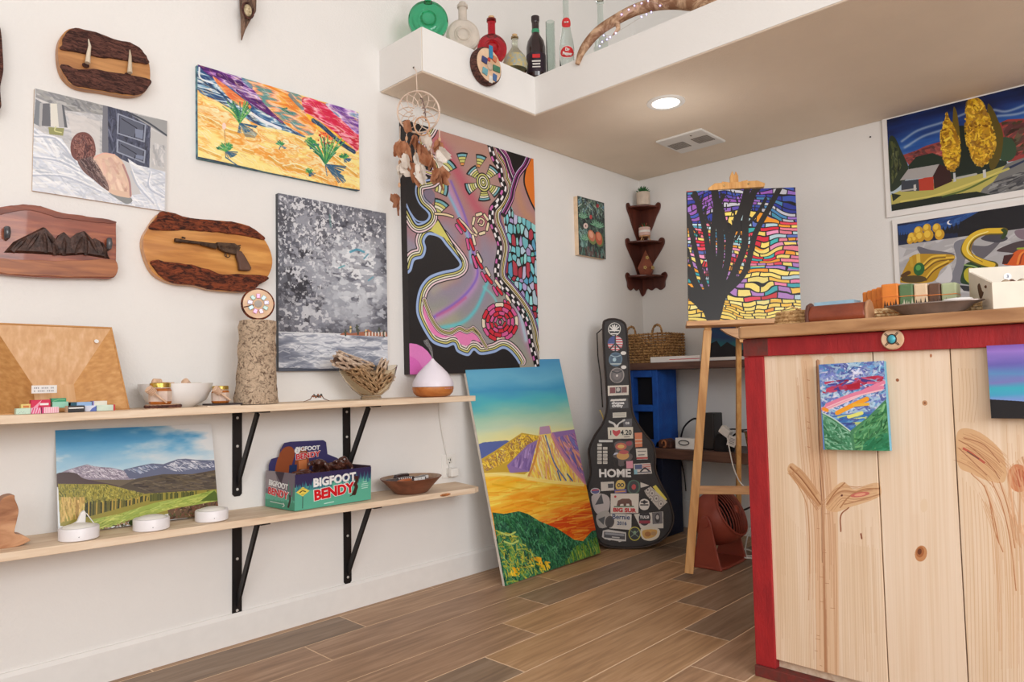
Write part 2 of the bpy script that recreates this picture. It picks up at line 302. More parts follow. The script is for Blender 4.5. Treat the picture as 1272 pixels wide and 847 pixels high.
def art_black():
    k = Cv(820, 1086, (158, 142, 146), [(504, 150), (661, 196), (672, 462), (507.5, 464.6)])
    W, H = k.w, k.h; n = fbm(W, H, 260, 260, 7, 3); Y, X = np.mgrid[0:H, 0:W]
    k.fill([(0, (176, 140, 132)), (.35, (172, 124, 128)), (.5, (150, 140, 158)), (.75, (150, 150, 146)), (1, (170, 166, 140))], Y/H*.9+(n-.5)*.7)
    k.fr(470, 80, 2.229)                            # overview crop
    for P, w, c, a in (([(150, 190), (220, 300), (270, 390), (300, 420)], 44, (190, 84, 104), .75), ([(170, 190), (300, 240), (330, 260)], 50, (190, 142, 122), .6),
                       ([(190, 330), (230, 420), (260, 500), (270, 590), (215, 660), (150, 700)], 26, (196, 150, 200), .8), ([(200, 320), (240, 420), (262, 520), (272, 580), (230, 640), (150, 695)], 9, (124, 96, 196), .8),
                       ([(185, 340), (215, 400), (245, 470), (255, 540)], 12, (130, 190, 220), .8), ([(300, 600), (270, 670), (230, 710), (170, 725)], 14, (100, 196, 206), .9), ([(290, 610), (320, 640), (340, 690)], 9, (120, 200, 200), .8),
                       ([(380, 640), (400, 720), (430, 800)], 30, (196, 130, 172), .8), ([(360, 620), (390, 680), (410, 760)], 16, (170, 210, 220), .8), ([(330, 500), (350, 580)], 40, (156, 152, 168), .7), ([(150, 620), (215, 580)], 26, (186, 176, 150), .5),
                       ([(375, 330), (400, 400), (420, 420)], 34, (190, 140, 110), .8), ([(205, 520), (200, 560)], 20, (190, 110, 170), .5), ([(160, 690), (200, 670), (240, 640)], 10, (200, 90, 140), .6)):
        k.line(P, w, c, a=a, soft=.6)
    k.fr(570, 160, 5.291)
    k.poly([(450, 185), (500, 195), (510, 540), (455, 440), (422, 340), (432, 250)], (224, 120, 40)); k.line([(450, 185), (432, 250), (422, 340), (455, 440), (500, 530)], 12, (20, 18, 20))
    # teal mosaic
    Mo = k.mask([(290, 580), (300, 520), (335, 485), (362, 550), (440, 580), (500, 620), (560, 1400), (545, 1560), (500, 1330), (400, 1120), (330, 1010), (298, 930), (320, 850), (310, 700)])
    pal = cols((120, 196, 206), (150, 214, 214), (176, 160, 208), (90, 160, 196), (180, 206, 220), (110, 190, 180), (176, 60, 76), (196, 190, 220), (120, 196, 206))
    k.cells(Mo, 120, 1.25, .8, lambda a, b, r: pal[r.randint(len(pal))]*(.94+.1*r.rand()), 6.5, 5, 60)
    # chequered ribbon and its stripes
    K = [(195, 60), (200, 110), (225, 190), (262, 250), (272, 320), (292, 380), (258, 460), (212, 520), (212, 600), (243, 680), (265, 760), (252, 860), (245, 930), (262, 990), (320, 1060), (390, 1150), (440, 1240), (468, 1330), (480, 1410), (505, 1500), (530, 1600)]
    S = spline(K, 14); BK = (20, 18, 20)
    k.line(off(S, -44), 46, BK, False); 
    for d, w, c in ((-30, 6, (226, 214, 190)), (-40, 5, (222, 200, 110)), (-49, 6, (240, 236, 228)), (-58, 5, (150, 110, 180))): k.line(off(S, d), w, c, False)
    k.line(S, 44, BK, False)
    L = np.r_[0, np.cumsum(np.hypot(*np.diff(S, axis=0).T))]; i = 0; s0 = 0
    while s0 < L[-1]-30:
        s1 = s0+30; q = [np.array([np.interp(t, L, S[:, 0]), np.interp(t, L, S[:, 1])]) for t in np.linspace(s0+3, s1-3, 4)]
        c = (206, 108, 176) if i % 4 == 0 else (240, 234, 236)
        k.line(off(q, 9), 15, c if i % 2 == 0 else BK, False); k.line(off(q, -9), 14, (BK if i % 2 == 0 else (238, 232, 236)), False); s0 = s1; i += 1
    # dark triangle with magenta edges
    k.poly([(300, 130), (430, 170), (420, 205), (362, 305), (340, 250)], BK)
    for P, cs in (([(250, 115), (300, 180), (325, 250), (355, 325)], ((226, 150, 204), (176, 60, 150), (236, 220, 232), (60, 30, 60), (196, 90, 170))), ([(450, 175), (425, 230), (380, 290), (350, 380), (335, 450), (290, 540)], ((226, 150, 204), (60, 30, 60), (176, 60, 150), (210, 190, 226)))):
        S2 = spline(P, 10); k.line(S2, 42, BK, False)
        for j, c in enumerate(cs): k.line(off(S2, (j-(len(cs)-1)/2)*9), 5, c, False)
    # petals
    def wedge(c, ang, r1, r2, ha, cs):
        def arc(r, d=0): return [(c[0]+math.cos(ang+t)*r, c[1]+math.sin(ang+t)*r) for t in np.linspace(-ha-d, ha+d, 7)]
        k.poly(arc(r1-5, .06)+arc(r2+6, .05)[::-1], BK); N = len(cs); 
        for j in range(N):
            a0 = r1+(r2-r1)*j/N; a1 = r1+(r2-r1)*(j+1)/N-4; k.poly(arc(a0)+arc(a1)[::-1], cs[j])
    tl, ye, wh = (120, 176, 186), (206, 204, 120), (236, 232, 210)
    for an in (-2.35, -.88, .6, 1.5, 2.75): wedge((155, 342), an, 34, 118, .3, (ye, wh, ye, ye, wh, tl))
    for r_, c in ((52, BK), (46, ye), (38, BK), (32, wh), (25, BK), (19, ye), (12, BK), (7, wh)): k.dot((155, 342), r_, c)
    for c, an in (((20, 260), -1.6), ((115, 270), -1.3)): wedge((c[0], c[1]), an, 28, 104, .3, ((220, 150, 80), ye, ye, tl))
    k.fr(490, 140, 5.291)
    for c, an in (((280, 420), -.85), ((210, 480), .05), ((250, 690), -1.1)): wedge(c, an, 60, 138, .34, (ye, wh, ye, tl))
    def caps(p, q, w, c): k.line([p, q], w+9, BK, False); k.line([p, q], w, c, False)
    k.fr(570, 160, 5.291)
    for t in np.linspace(0, 2*PI, 6, endpoint=False): caps((138+46*math.cos(t)*1.1, 610+66*math.sin(t)), (138+46*math.cos(t+.6)*1.1, 610+66*math.sin(t+.6)), 15, (232, 216, 180))
    k.line([(120, 600), (135, 575), (160, 590), (150, 620), (130, 615)], 16, BK); k.line([(120, 600), (135, 575), (160, 590), (150, 620), (130, 615)], 8, (232, 216, 180))
    k.line([(0, 580), (40, 620), (80, 670), (110, 685)], 20, BK); k.line([(0, 580), (40, 620), (80, 670), (110, 685)], 12, (232, 210, 180))
    rd, mg, cr = (206, 44, 62), (214, 92, 150), (236, 220, 196)
    for p, q, c in (((-10, 590), (35, 650), rd), ((-20, 620), (12, 665), mg), ((50, 715), (60, 770), mg), ((70, 715), (92, 775), rd), ((88, 690), (100, 740), cr), ((88, 820), (105, 890), mg), ((110, 830), (140, 890), rd), ((118, 800), (145, 850), cr)): caps(p, q, 17, c)
    k.fr(570, 300, 5.291)
    for p, q, c in (((88, 85), (112, 150), mg), ((112, 90), (148, 155), rd), ((120, 70), (142, 115), cr), ((148, 195), (172, 240), mg), ((175, 210), (212, 255), rd), ((175, 165), (198, 205), cr), ((225, 290), (250, 335), mg), ((250, 290), (280, 330), rd), ((240, 245), (268, 285), cr), ((312, 345), (335, 385), cr), ((300, 380), (320, 420), mg), ((322, 390), (342, 430), rd)): caps(p, q, 17, c)
    for R_, nn, w in ((112, 12, 22), (84, 11, 22), (58, 9, 18), (34, 6, 13)):
        for j in range(nn):
            t = 2*PI*j/nn+R_; d = PI/nn*.62; c = (cr, rd, mg, rd)[(j+R_) % 3 if R_ > 100 else (j % 2+1)]
            caps((270+R_*math.cos(t-d), 520+R_*1.05*math.sin(t-d)), (270+R_*math.cos(t+d), 520+R_*1.05*math.sin(t+d)), w, c)
    k.dot((270, 520), 16, BK); k.dot((270, 520), 9, mg)
    # winding banded edge of the black field
    k.fr(490, 140, 5.291); C = lambda P: [(x, y+846.5) for x, y in P]; D = lambda P: [(x+423.3, y+846.5) for x, y in P]
    P1 = C([(60, 200), (100, 175), (125, 105), (180, 85), (200, 30), (190, -20), (215, -60), (255, -60), (300, -40), (335, 5), (380, 60), (428, 130), (400, 165), (310, 185), (230, 215), (180, 265), (152, 330), (140, 420), (152, 490), (200, 590), (250, 655), (330, 682), (385, 668), (410, 715), (480, 742)])+D([(95, 705), (140, 735), (230, 722), (290, 695), (335, 715), (375, 760), (400, 800)])
    S = spline(P1, 8)
    S = S[::-1]
    for rr, c in ((62, BK), (56, (234, 208, 214)), (45, BK), (40, (236, 234, 214)), (31, BK), (26, (206, 200, 120)), (17, BK), (12, (150, 176, 222))): k.line(off(S, rr/2), rr, c, False)
    blk = P1+[(760, 1800), (0, 1800), (0, 1050)]
    k.poly(spline(P1, 8).tolist()+[(860, 1800), (0, 1800), (0, 1050)], (32, 29, 31))
    S = spline(P1, 8); k.line(S, 11, (160, 184, 226), False)
    k.poly(C([(190, 370), (182, 430), (192, 490), (240, 590), (310, 622), (390, 612), (430, 665), (480, 676), (510, 640), (560, 655), (590, 640)])+D([(150, 665), (120, 600), (80, 585), (0, 560), (-60, 560)])+C([(360, 592), (290, 570), (235, 500), (215, 440)]), (232, 132, 186), sm=True)
    Sx = spline(C([(190, 370), (215, 440), (240, 500), (290, 570), (360, 592), (420, 562), (470, 580), (510, 570), (560, 610)])+D([(90, 560), (120, 590), (150, 640), (180, 690)]), 6)
    for rr, c in ((34, BK), (28, (238, 212, 216)), (18, BK), (12, (222, 212, 140)), (4, BK)): k.line(Sx, rr, c, False)
    # black top-left lobes
    P2 = [(130, -30), (230, 60), (225, 110), (160, 190), (175, 300), (250, 330), (255, 420), (160, 450), (140, 510), (165, 585), (228, 650), (212, 695), (150, 718), (110, 660), (78, 590), (60, 560)]
    S = spline(P2, 8)
    for rr, c in ((56, BK), (50, (234, 208, 214)), (40, BK), (35, (236, 234, 214)), (27, BK), (22, (206, 200, 120)), (14, BK)): k.line(off(S, -rr/2), rr, c, False)
    k.poly(S.tolist()+[(40, 600), (40, -60)], (32, 29, 31)); k.line(S, 11, (160, 184, 226), False)
    k.line([(78, 600), (140, 690), (200, 700), (225, 655), (168, 590)], 9, (150, 176, 222))
    for rr, c in ((30, BK), (24, (234, 200, 214)), (14, BK), (9, (222, 214, 140))): k.line([(225, 330), (260, 350), (245, 390), (205, 380)], rr, c)
    k.poly([(285, 690), (380, 850), (330, 810), (230, 760)], (214, 208, 110)); k.line([(285, 690), (380, 850), (440, 960)], 8, BK); k.line([(265, 650), (330, 655), (380, 670)], 20, BK); k.line([(265, 650), (330, 655), (380, 670)], 11, (236, 214, 170))
    k.ell((225, 540), 40, 50, (90, 110, 150), a=.5)
    k.ell((95, 1700), 165, 195, (226, 130, 196)); k.ell((70, 1720), 110, 130, (216, 90, 180), a=.6)
    return k.grain(5)

def art_cactus():
    k = Cv(240, 320, (52, 62, 60), [(718, 244), (751, 251), (752.5, 322), (719, 316)]); k.fr(710, 235, 8.92)
    full = [(65, 80), (365, 155), (380, 780), (80, 730)]
    k.dabs(full, 420, 60, 12, 1.2, cols((42, 52, 52), (70, 92, 84), (36, 40, 44), (94, 120, 106)), .8, .9)
    k.dabs([(65, 80), (365, 155), (365, 330), (70, 300)], 90, 34, 9, 1.6, cols((150, 176, 160), (110, 150, 170), (80, 110, 90), (180, 190, 170)), .8, .8)
    k.dabs([(80, 430), (180, 440), (170, 640), (90, 640)], 60, 60, 9, 1.2, cols((150, 180, 170), (120, 160, 160), (80, 120, 110)), .8, .7)
    for c in ((130, 320), (260, 400), (310, 420), (150, 560)):
        for t in np.linspace(-2.8, -.3, 6): k.line([c, (c[0]+50*math.cos(t), c[1]+60*math.sin(t))], 14, (90, 146, 112)); k.line([c, (c[0]+40*math.cos(t), c[1]+50*math.sin(t))], 4, (170, 204, 180))
    k.ell((155, 405), 26, 32, (226, 200, 190)); k.dot((155, 405), 8, (110, 60, 60)); k.ell((214, 305), 15, 24, (186, 70, 70)); k.ell((292, 178), 15, 22, (160, 50, 56))
    k.ell((222, 530), 46, 84, (120, 130, 80), -.3); k.ell((218, 512), 36, 66, (200, 120, 92), -.3); k.ell((214, 500), 22, 40, (226, 164, 136), -.3)
    k.ell((305, 550), 46, 88, (110, 120, 70), -.2); k.ell((300, 540), 38, 76, (186, 92, 66), -.2); k.ell((302, 520), 24, 46, (214, 132, 100), -.2)
    k.dabs([(100, 630), (370, 640), (380, 770), (90, 720)], 60, 60, 12, 1.5, cols((56, 84, 76), (110, 60, 60), (120, 160, 150)), .7, .3)
    return k

def art_butte():
    k = Cv(680, 1000, (100, 170, 200), [(577, 448), (694, 446), (747, 686.5), (627, 728.5)]); k.fr(560, 430, 2.732)
    W, H = k.w, k.h; Y, X = np.mgrid[0:H, 0:W]; n = fbm(W, H, 300, 60, 3, 4)
    k.fill([(0, (76, 150, 196)), (.09, (104, 178, 210)), (.15, (70, 156, 200)), (.2, (84, 184, 196)), (.27, (160, 206, 184)), (.33, (204, 222, 190)), (.4, (246, 236, 160)), (.5, (252, 236, 140))], Y/H+(n-.5)*.07)
    k.poly([(90, 330), (110, 322), (190, 315), (215, 325), (200, 400), (95, 400)], (92, 108, 170))
    k.poly([(330, 290), (420, 278), (440, 330), (470, 470), (340, 460)], (150, 116, 178)); k.dabs([(340, 310), (420, 290), (460, 460), (360, 450)], 260, 34, 5, 1., cols((128, 96, 170), (190, 130, 170), (230, 160, 120), (110, 110, 180)), .8, .25)
    k.poly([(100, 380), (150, 350), (210, 310), (240, 290), (300, 300), (290, 400), (250, 430), (110, 425)], (206, 170, 60))
    k.dabs([(100, 390), (210, 315), (240, 295), (295, 300), (250, 360), (120, 420)], 520, 14, 3.4, 1., cols((236, 196, 60), (180, 130, 60), (250, 220, 90), (160, 120, 90)), .85, .8, curve=.6)
    k.poly([(190, 400), (260, 330), (300, 310), (280, 420), (200, 425)], (150, 122, 180)); k.dabs([(200, 400), (270, 330), (290, 330), (270, 420)], 70, 40, 7, 2.1, cols((170, 140, 196), (130, 104, 168)), .7, .2)
    k.poly([(297, 298), (300, 270), (335, 265), (342, 292), (380, 360), (460, 465), (255, 450), (280, 380)], (244, 214, 110))
    k.dabs([(297, 300), (342, 295), (380, 370), (455, 460), (260, 445)], 330, 44, 4, 1.45, cols((252, 226, 100), (246, 196, 70), (226, 160, 140), (250, 236, 170)), .8, .25)
    k.line([(345, 300), (385, 370), (455, 455)], 16, (200, 130, 170), a=.8); k.line([(320, 300), (350, 390), (390, 450)], 5, (90, 120, 170)); k.line([(362, 420), (372, 450)], 5, (60, 100, 160)); k.line([(395, 430), (412, 452)], 5, (60, 100, 160)); k.poly([(299, 296), (301, 270), (333, 266), (340, 292)], (186, 150, 180))
    k.line([(300, 310), (285, 380), (262, 440)], 7, (216, 150, 80))
    low = [(105, 425), (250, 440), (460, 465), (520, 640), (520, 700), (140, 700)]; M = k.mask(low)
    k.fill([(0, (252, 220, 110)), (.3, (248, 184, 40)), (.42, (254, 220, 90)), (.6, (244, 160, 36)), (.75, (252, 200, 70)), (.9, (236, 110, 30)), (1, (214, 76, 24))], (Y/H-.48)/.34+(n-.5)*.5+X/W*.12, M)
    k.dabs(low, 300, 70, 4, .06, cols((254, 224, 100), (244, 150, 30), (250, 196, 60)), .4, .1)
    k.line([(110, 432), (200, 430), (300, 450), (450, 466)], 10, (254, 236, 150), a=.7)
    gr = [(140, 560), (180, 565), (230, 556), (262, 566), (300, 590), (360, 615), (420, 655), (450, 660), (480, 625), (500, 620), (520, 720), (180, 820)]
    k.poly(gr, (36, 92, 66)); k.dabs(gr, 1900, 15, 3.4, 1.3, cols((30, 80, 60), (60, 130, 84), (24, 60, 48), (84, 160, 110), (46, 108, 60)), .75, .6, curve=.4)
    k.dabs([(150, 620), (230, 640), (350, 780), (190, 810)], 300, 16, 3, 1., cols((196, 190, 60), (120, 160, 60), (226, 200, 70), (90, 150, 90)), .75, .7)
    k.dabs([(420, 680), (510, 640), (515, 710), (380, 750)], 200, 18, 3, 1.5, cols((90, 150, 60), (40, 100, 60), (170, 180, 60)), .75, .3)
    for p in ((290, 730), (215, 765), (320, 745)): k.dabs([(p[0]-18, p[1]-16), (p[0]+18, p[1]-16), (p[0]+18, p[1]+16), (p[0]-18, p[1]+16)], 14, 14, 6, 1, cols((240, 200, 50), (246, 176, 40)), .9)
    for i, p in enumerate(((170, 630), (180, 660))): k.line([p, (p[0]+25, p[1]+8), (p[0]+48, p[1]-2)], 5, (190, 206, 110))
    return k

def art_print():
    k = Cv(700, 460, (120, 180, 214), [(68, 537), (262, 528), (271, 640), (72, 666)]); k.fr(60, 520, 5.645)
    W, H = k.w, k.h; Y, X = np.mgrid[0:H, 0:W]; n = fbm(W, H, 170, 60, 3, 5)
    v = Y/H+(n-.5)*.2; k.fill([(0, (70, 150, 204)), (.2, (116, 180, 218)), (.42, (196, 220, 232)), (.6, (226, 232, 236))], v)
    cl = np.clip((X/W*1.25-.55)*1.5+(n-.5)*2.4, 0, 1)*np.clip(1-Y/H*.3, 0, 1)
    cl2 = np.clip((n-.56)*6, 0, 1)*.7; c = np.maximum(cl, cl2)[..., None]; k.a = k.a*(1-c)+np.array((232, 232, 232.))*c
    k.poly([(62, 400), (120, 375), (200, 350), (265, 333), (330, 350), (430, 355), (520, 375), (620, 400), (560, 470), (64, 470)], (150, 140, 156))
    k.dabs([(120, 380), (265, 338), (430, 360), (610, 400), (500, 440), (200, 420)], 420, 20, 3, .5, cols((236, 232, 240), (190, 178, 190), (120, 110, 130), (220, 214, 224)), .8, .4)
    k.poly([(560, 440), (700, 420), (1185, 420), (1185, 560), (300, 560), (62, 480), (62, 440)], (112, 100, 84)); k.poly([(50, 404), (120, 388), (190, 396), (240, 430), (330, 450), (480, 490), (50, 490)], (86, 70, 70), sm=True); k.poly([(520, 370), (620, 345), (720, 325), (800, 330), (900, 295), (960, 292), (1040, 300), (1166, 302), (1180, 420), (700, 440), (560, 430)], (104, 110, 136))
    k.dabs([(540, 370), (720, 330), (800, 345), (640, 400)], 70, 34, 5, .5, cols((200, 206, 222), (120, 134, 164)), .8, .2); k.dabs([(800, 350), (900, 300), (1040, 305), (1166, 310), (1160, 350), (900, 385)], 110, 40, 5, .5, cols((236, 236, 244), (150, 156, 176), (220, 222, 232)), .8, .3)
    k.poly([(490, 490), (620, 430), (800, 400), (1000, 400), (1170, 370), (1190, 520), (700, 545)], (88, 78, 68)); k.dabs([(560, 470), (800, 410), (1170, 390), (1180, 500), (700, 530)], 160, 70, 9, .1, cols((104, 92, 76), (70, 62, 60), (120, 106, 84)), .6, .2)
    k.poly([(64, 468), (260, 470), (400, 470), (520, 500), (640, 540), (1180, 505), (1195, 600), (300, 790), (80, 760)], (150, 140, 62))
    k.dabs([(66, 470), (400, 475), (700, 540), (560, 600), (80, 620)], 900, 16, 5, 1.4, cols((176, 164, 70), (120, 118, 54), (196, 184, 84), (90, 94, 50)), .7, .5)
    k.dabs([(80, 560), (250, 560), (250, 700), (80, 740)], 140, 60, 9, 1.5, cols((206, 170, 96), (170, 134, 76), (226, 196, 120)), .7, .15)
    for x in list(range(255, 700, 11)): k.line([(x, 700-(x-250)*.27), (x+k.r.rand()*4, 590-(x-250)*.09+k.r.rand()*25)], 9, cols((58, 62, 36), (96, 92, 44), (180, 150, 70), (40, 46, 32))[k.r.randint(4)])
    for x in list(range(700, 1140, 10)): k.line([(x, 590-(x-700)*.13), (x, 535-(x-700)*.05+k.r.rand()*12)], 8, cols((80, 86, 40), (60, 70, 40), (150, 140, 60))[k.r.randint(3)])
    md = [(280, 720), (480, 680), (740, 600), (1000, 550), (1166, 510), (1196, 575), (1195, 600), (900, 630), (600, 720), (360, 790)]; k.poly(md, (156, 174, 80)); k.dabs(md, 200, 60, 7, -.2, cols((180, 192, 96), (136, 156, 70), (206, 206, 110)), .6, .15)
    k.poly([(1060, 590), (1160, 515), (1196, 560), (1196, 585)], (84, 106, 42)); rk = [(830, 650), (1000, 620), (1196, 585), (1200, 680), (840, 720)]; k.poly(rk, (104, 78, 58)); k.dabs(rk, 120, 18, 7, .3, cols((60, 44, 36), (150, 120, 90), (120, 70, 56), (84, 90, 50)), .8, 1.)
    k.dabs([(360, 780), (560, 720), (620, 720), (620, 760), (360, 810)], 60, 18, 7, .3, cols((110, 70, 56), (170, 130, 100), (60, 60, 40)), .8, 1.); k.ell((590, 740), 34, 22, (58, 72, 36))
    return k

def art_tree():
    k = Cv(680, 880, (30, 28, 30), [(853, 237), (988, 233), (996, 400), (855, 402)]); W, H = k.w, k.h
    def cf(x, y, r):
        t = y/H+r.randn()*.05-(x/W-.5)*.1; P = [((196, 196, 206), (96, 80, 176), (60, 86, 176), (150, 110, 196), (44, 56, 150), (70, 130, 180), (150, 90, 180)), ((216, 30, 60), (236, 130, 150), (70, 150, 180), (246, 160, 40), (190, 220, 228), (240, 70, 90), (60, 180, 180), (236, 150, 190), (250, 220, 110), (90, 110, 190)), ((250, 200, 80), (236, 130, 170), (60, 170, 180), (246, 160, 40), (246, 226, 130), (190, 216, 226), (214, 50, 60), (250, 226, 120), (180, 130, 200)), ((250, 228, 120), (246, 196, 70), (240, 150, 50), (250, 236, 150), (246, 214, 100), (250, 228, 120))]
        q = P[0] if t < .2 else P[1] if t < .48 else P[2] if t < .74 else P[3]; return np.array(q[r.randint(len(q))])*(.95+.08*r.rand())
    YY, XX = np.mgrid[0:H, 0:W].astype(float); wv = (fbm(W, H, 260, 150, 12, 2)-.5)
    V_ = YY+wv*120-XX*.06-48*np.exp(-((XX/W-.55)/.3)**2)*(YY/H-.4)*2; rh = 25.; row = np.floor(V_/rh+.35*(fbm(W, H, 90, 200, 13, 2)-.5)*3); fr_ = V_/rh+.35*(fbm(W, H, 90, 200, 13, 2)-.5)*3-row
    rr_ = np.random.RandomState(9); ro = rr_.rand(400)*200; rw = 52+rr_.rand(400)*90; ri = (row.astype(int)+100) % 400
    U_ = (XX+ro[ri]+(fbm(W, H, 60, 60, 14, 2)-.5)*26)/rw[ri]; ci_ = np.floor(U_); fc = (U_-ci_); ec = np.minimum(fc, 1-fc)*rw[ri]; er = np.minimum(fr_, 1-fr_)*rh
    key = (ri*131+(ci_.astype(int)+50)*7919) % 9973; tab = np.array([rr_.randint(0, 99999) for _ in range(9973)])
    T_ = np.zeros((9973, 5, 3)); 
    for b_ in range(5):
        rb = np.random.RandomState(b_+40); T_[:, b_] = np.array([cf(rb.rand()*W, H*(.1, .3, .45, .62, .88)[b_], rb) for _ in range(600)])[rb.randint(0, 600, 9973)]
    yb = np.clip(np.digitize((V_/H), [.2, .38, .55, .74]), 0, 4); k.a[:] = T_[key, yb]; k.a[(ec < 3.6) | (er < 3.1)] = (22, 20, 20)
    k.grain(6); BK = (36, 34, 34)
    k.fr(840, 210, 4.035)
    k.poly([(160, 770), (213, 770), (250, 650), (300, 580), (300, 530), (250, 600), (215, 590), (190, 560), (150, 600), (100, 600), (55, 590), (60, 650), (130, 710)], BK, sm=True)
    for P, w in (([(190, 720), (205, 560), (225, 400), (215, 250), (195, 110)], 36), ([(185, 640), (170, 480), (150, 330), (120, 200), (95, 120)], 26), ([(160, 620), (120, 500), (85, 350), (58, 230)], 24), ([(150, 680), (100, 580), (55, 500)], 34), ([(130, 690), (90, 640), (52, 600)], 44), ([(200, 620), (190, 450), (185, 330), (200, 200)], 26),
                 ([(215, 620), (255, 480), (280, 330), (330, 200), (360, 95)], 32), ([(230, 640), (300, 500), (345, 380), (350, 250), (385, 130), (410, 95)], 32), ([(250, 620), (330, 540), (365, 460), (400, 320), (470, 190), (520, 95)], 26), ([(240, 560), (262, 380), (240, 250), (225, 180)], 22), ([(310, 560), (350, 500), (372, 430)], 22), ([(340, 300), (410, 220), (450, 150)], 16), ([(355, 120), (345, 190)], 26), ([(100, 560), (75, 470), (58, 400)], 14), ([(120, 340), (75, 280)], 10), ([(110, 170), (80, 130)], 14), ([(300, 350), (320, 300), (300, 240)], 14), ([(190, 300), (150, 240), (150, 190)], 12), ([(215, 180), (240, 130)], 20), ([(225, 330), (300, 290)], 12)):
        k.line(P, w, BK)
    for i in range(150):
        x, y = 70+k.r.rand()*330, 110+k.r.rand()*430; k.line([(x, y), (x+k.r.randn()*5, y+14+k.r.rand()*24)], 5, BK)
    k.line([(55, 120), (57, 768)], 6, BK)
    return k

def art_barn():
    k = Cv(760, 620, (30, 60, 120), [(1104.4, 153.7), (1272, 112), (1272, 233.4), (1112.2, 263.5)]); W, H = k.w, k.h; k.W = 1
    Y, X = np.mgrid[0:H, 0:W]; n = fbm(W, H, 240, 60, 5, 4)
    k.fill([(0, (14, 28, 66)), (.12, (20, 44, 104)), (.3, (36, 84, 160)), (.45, (120, 156, 196)), (.6, (180, 196, 206))], Y/H*.95+(n-.5)*.3+X/W*.0)
    k.fr(1095, 105, 5.294)
    for q in ([(150, 400), (250, 330), (400, 280)], [(170, 440), (280, 370), (395, 330)], [(720, 200), (800, 210), (935, 160)], [(740, 240), (850, 230), (935, 205)], [(500, 240), (560, 215)]): k.line(q, 22, (196, 208, 220), a=.6, soft=.5)
    k.poly([(155, 490), (240, 460), (300, 430), (400, 400), (560, 420), (560, 560), (200, 560)], (150, 66, 62)); k.dabs([(160, 490), (400, 405), (400, 500), (200, 540)], 60, 50, 12, .3, cols((170, 84, 76), (110, 54, 60), (96, 60, 60)), .7, .5)
    k.poly([(740, 290), (800, 262), (935, 258), (940, 500), (790, 530)], (152, 58, 56)); k.dabs([(760, 280), (935, 265), (935, 470), (800, 500)], 60, 60, 26, -.4, cols((92, 48, 50), (70, 52, 44), (176, 80, 70), (60, 60, 36)), .8, .4)
    k.poly([(190, 560), (240, 500), (340, 475), (400, 500), (780, 520), (790, 560), (480, 640), (200, 600)], (30, 46, 36)); k.ell((780, 450), 62, 76, (52, 76, 54)); k.poly([(480, 300), (560, 300), (720, 560), (460, 620)], (26, 38, 30))
    k.poly([(65, 400), (100, 370), (150, 470), (190, 560), (180, 640), (90, 720), (72, 640)], (42, 54, 40), sm=True); k.dabs([(70, 400), (120, 400), (150, 560), (90, 680)], 60, 40, 9, 1.6, cols((74, 84, 50), (30, 40, 34), (100, 104, 62)), .7, .2)
    k.poly([(85, 740), (150, 710), (400, 650), (640, 600), (800, 540), (940, 480), (940, 720), (95, 845)], (186, 176, 92)); k.poly([(780, 540), (940, 480), (940, 705), (600, 745), (640, 690), (700, 650)], (118, 118, 116))
    k.dabs([(700, 650), (935, 560), (935, 700), (640, 735)], 60, 70, 14, -.3, cols((136, 136, 134), (92, 92, 96), (60, 60, 66)), .7, .2)
    k.poly([(90, 800), (260, 760), (600, 710), (720, 735), (95, 845)], (26, 36, 26)); k.poly([(90, 730), (150, 740), (100, 780)], (36, 44, 28)); k.line([(400, 745), (560, 690), (800, 560)], 12, (70, 92, 40), a=.8); k.line([(150, 780), (350, 740), (600, 650), (790, 570)], 14, (222, 206, 110), a=.8); k.poly([(790, 560), (905, 505), (880, 530), (800, 570)], (40, 50, 80))
    k.poly([(345, 620), (380, 545), (440, 570), (460, 650), (350, 700)], (54, 26, 26)); k.poly([(255, 640), (345, 620), (348, 705), (260, 712)], (186, 62, 44)); k.poly([(150, 655), (255, 640), (260, 712), (150, 720)], (60, 66, 76)); k.poly([(140, 650), (190, 580), (382, 545), (340, 625)], (168, 164, 162)); k.line([(150, 715), (240, 700)], 10, (180, 176, 170)); k.poly([(225, 675), (240, 672), (240, 712), (225, 712)], (200, 196, 190))
    def pop(P, n_):
        cx_, cy_ = np.mean(P, 0); k.dabs([((x-cx_)*1.14+cx_, (y-cy_)*1.03+cy_) for x, y in P], n_, 16, 11, 1.3, cols((206, 160, 40), (150, 110, 30), (226, 184, 60)), .9, .8, sm=True)
        k.poly(P, (186, 140, 30), sm=True); k.dabs(P, n_, 22, 13, 1.3, cols((226, 180, 40), (240, 200, 60), (180, 130, 30), (140, 96, 24), (214, 160, 36)), .85, .8, sm=True)
    k.poly([(680, 200), (700, 170), (740, 260), (768, 370), (740, 520), (680, 560)], (90, 76, 24), sm=True); k.poly([(470, 210), (484, 185), (500, 250), (512, 420), (500, 560), (460, 520)], (110, 90, 28), sm=True)
    pop([(432, 208), (450, 260), (485, 330), (508, 430), (495, 540), (470, 585), (430, 570), (400, 470), (395, 350), (415, 270)], 230)
    pop([(565, 130), (600, 118), (650, 150), (690, 260), (715, 400), (690, 500), (640, 555), (600, 540), (560, 440), (548, 300)], 380)
    k.poly([(640, 580), (658, 575), (660, 625), (642, 628)], (200, 200, 196)); k.poly([(465, 600), (478, 598), (482, 650), (466, 655)], (190, 192, 196)); k.line([(490, 630), (600, 605)], 14, (176, 176, 170))
    return k

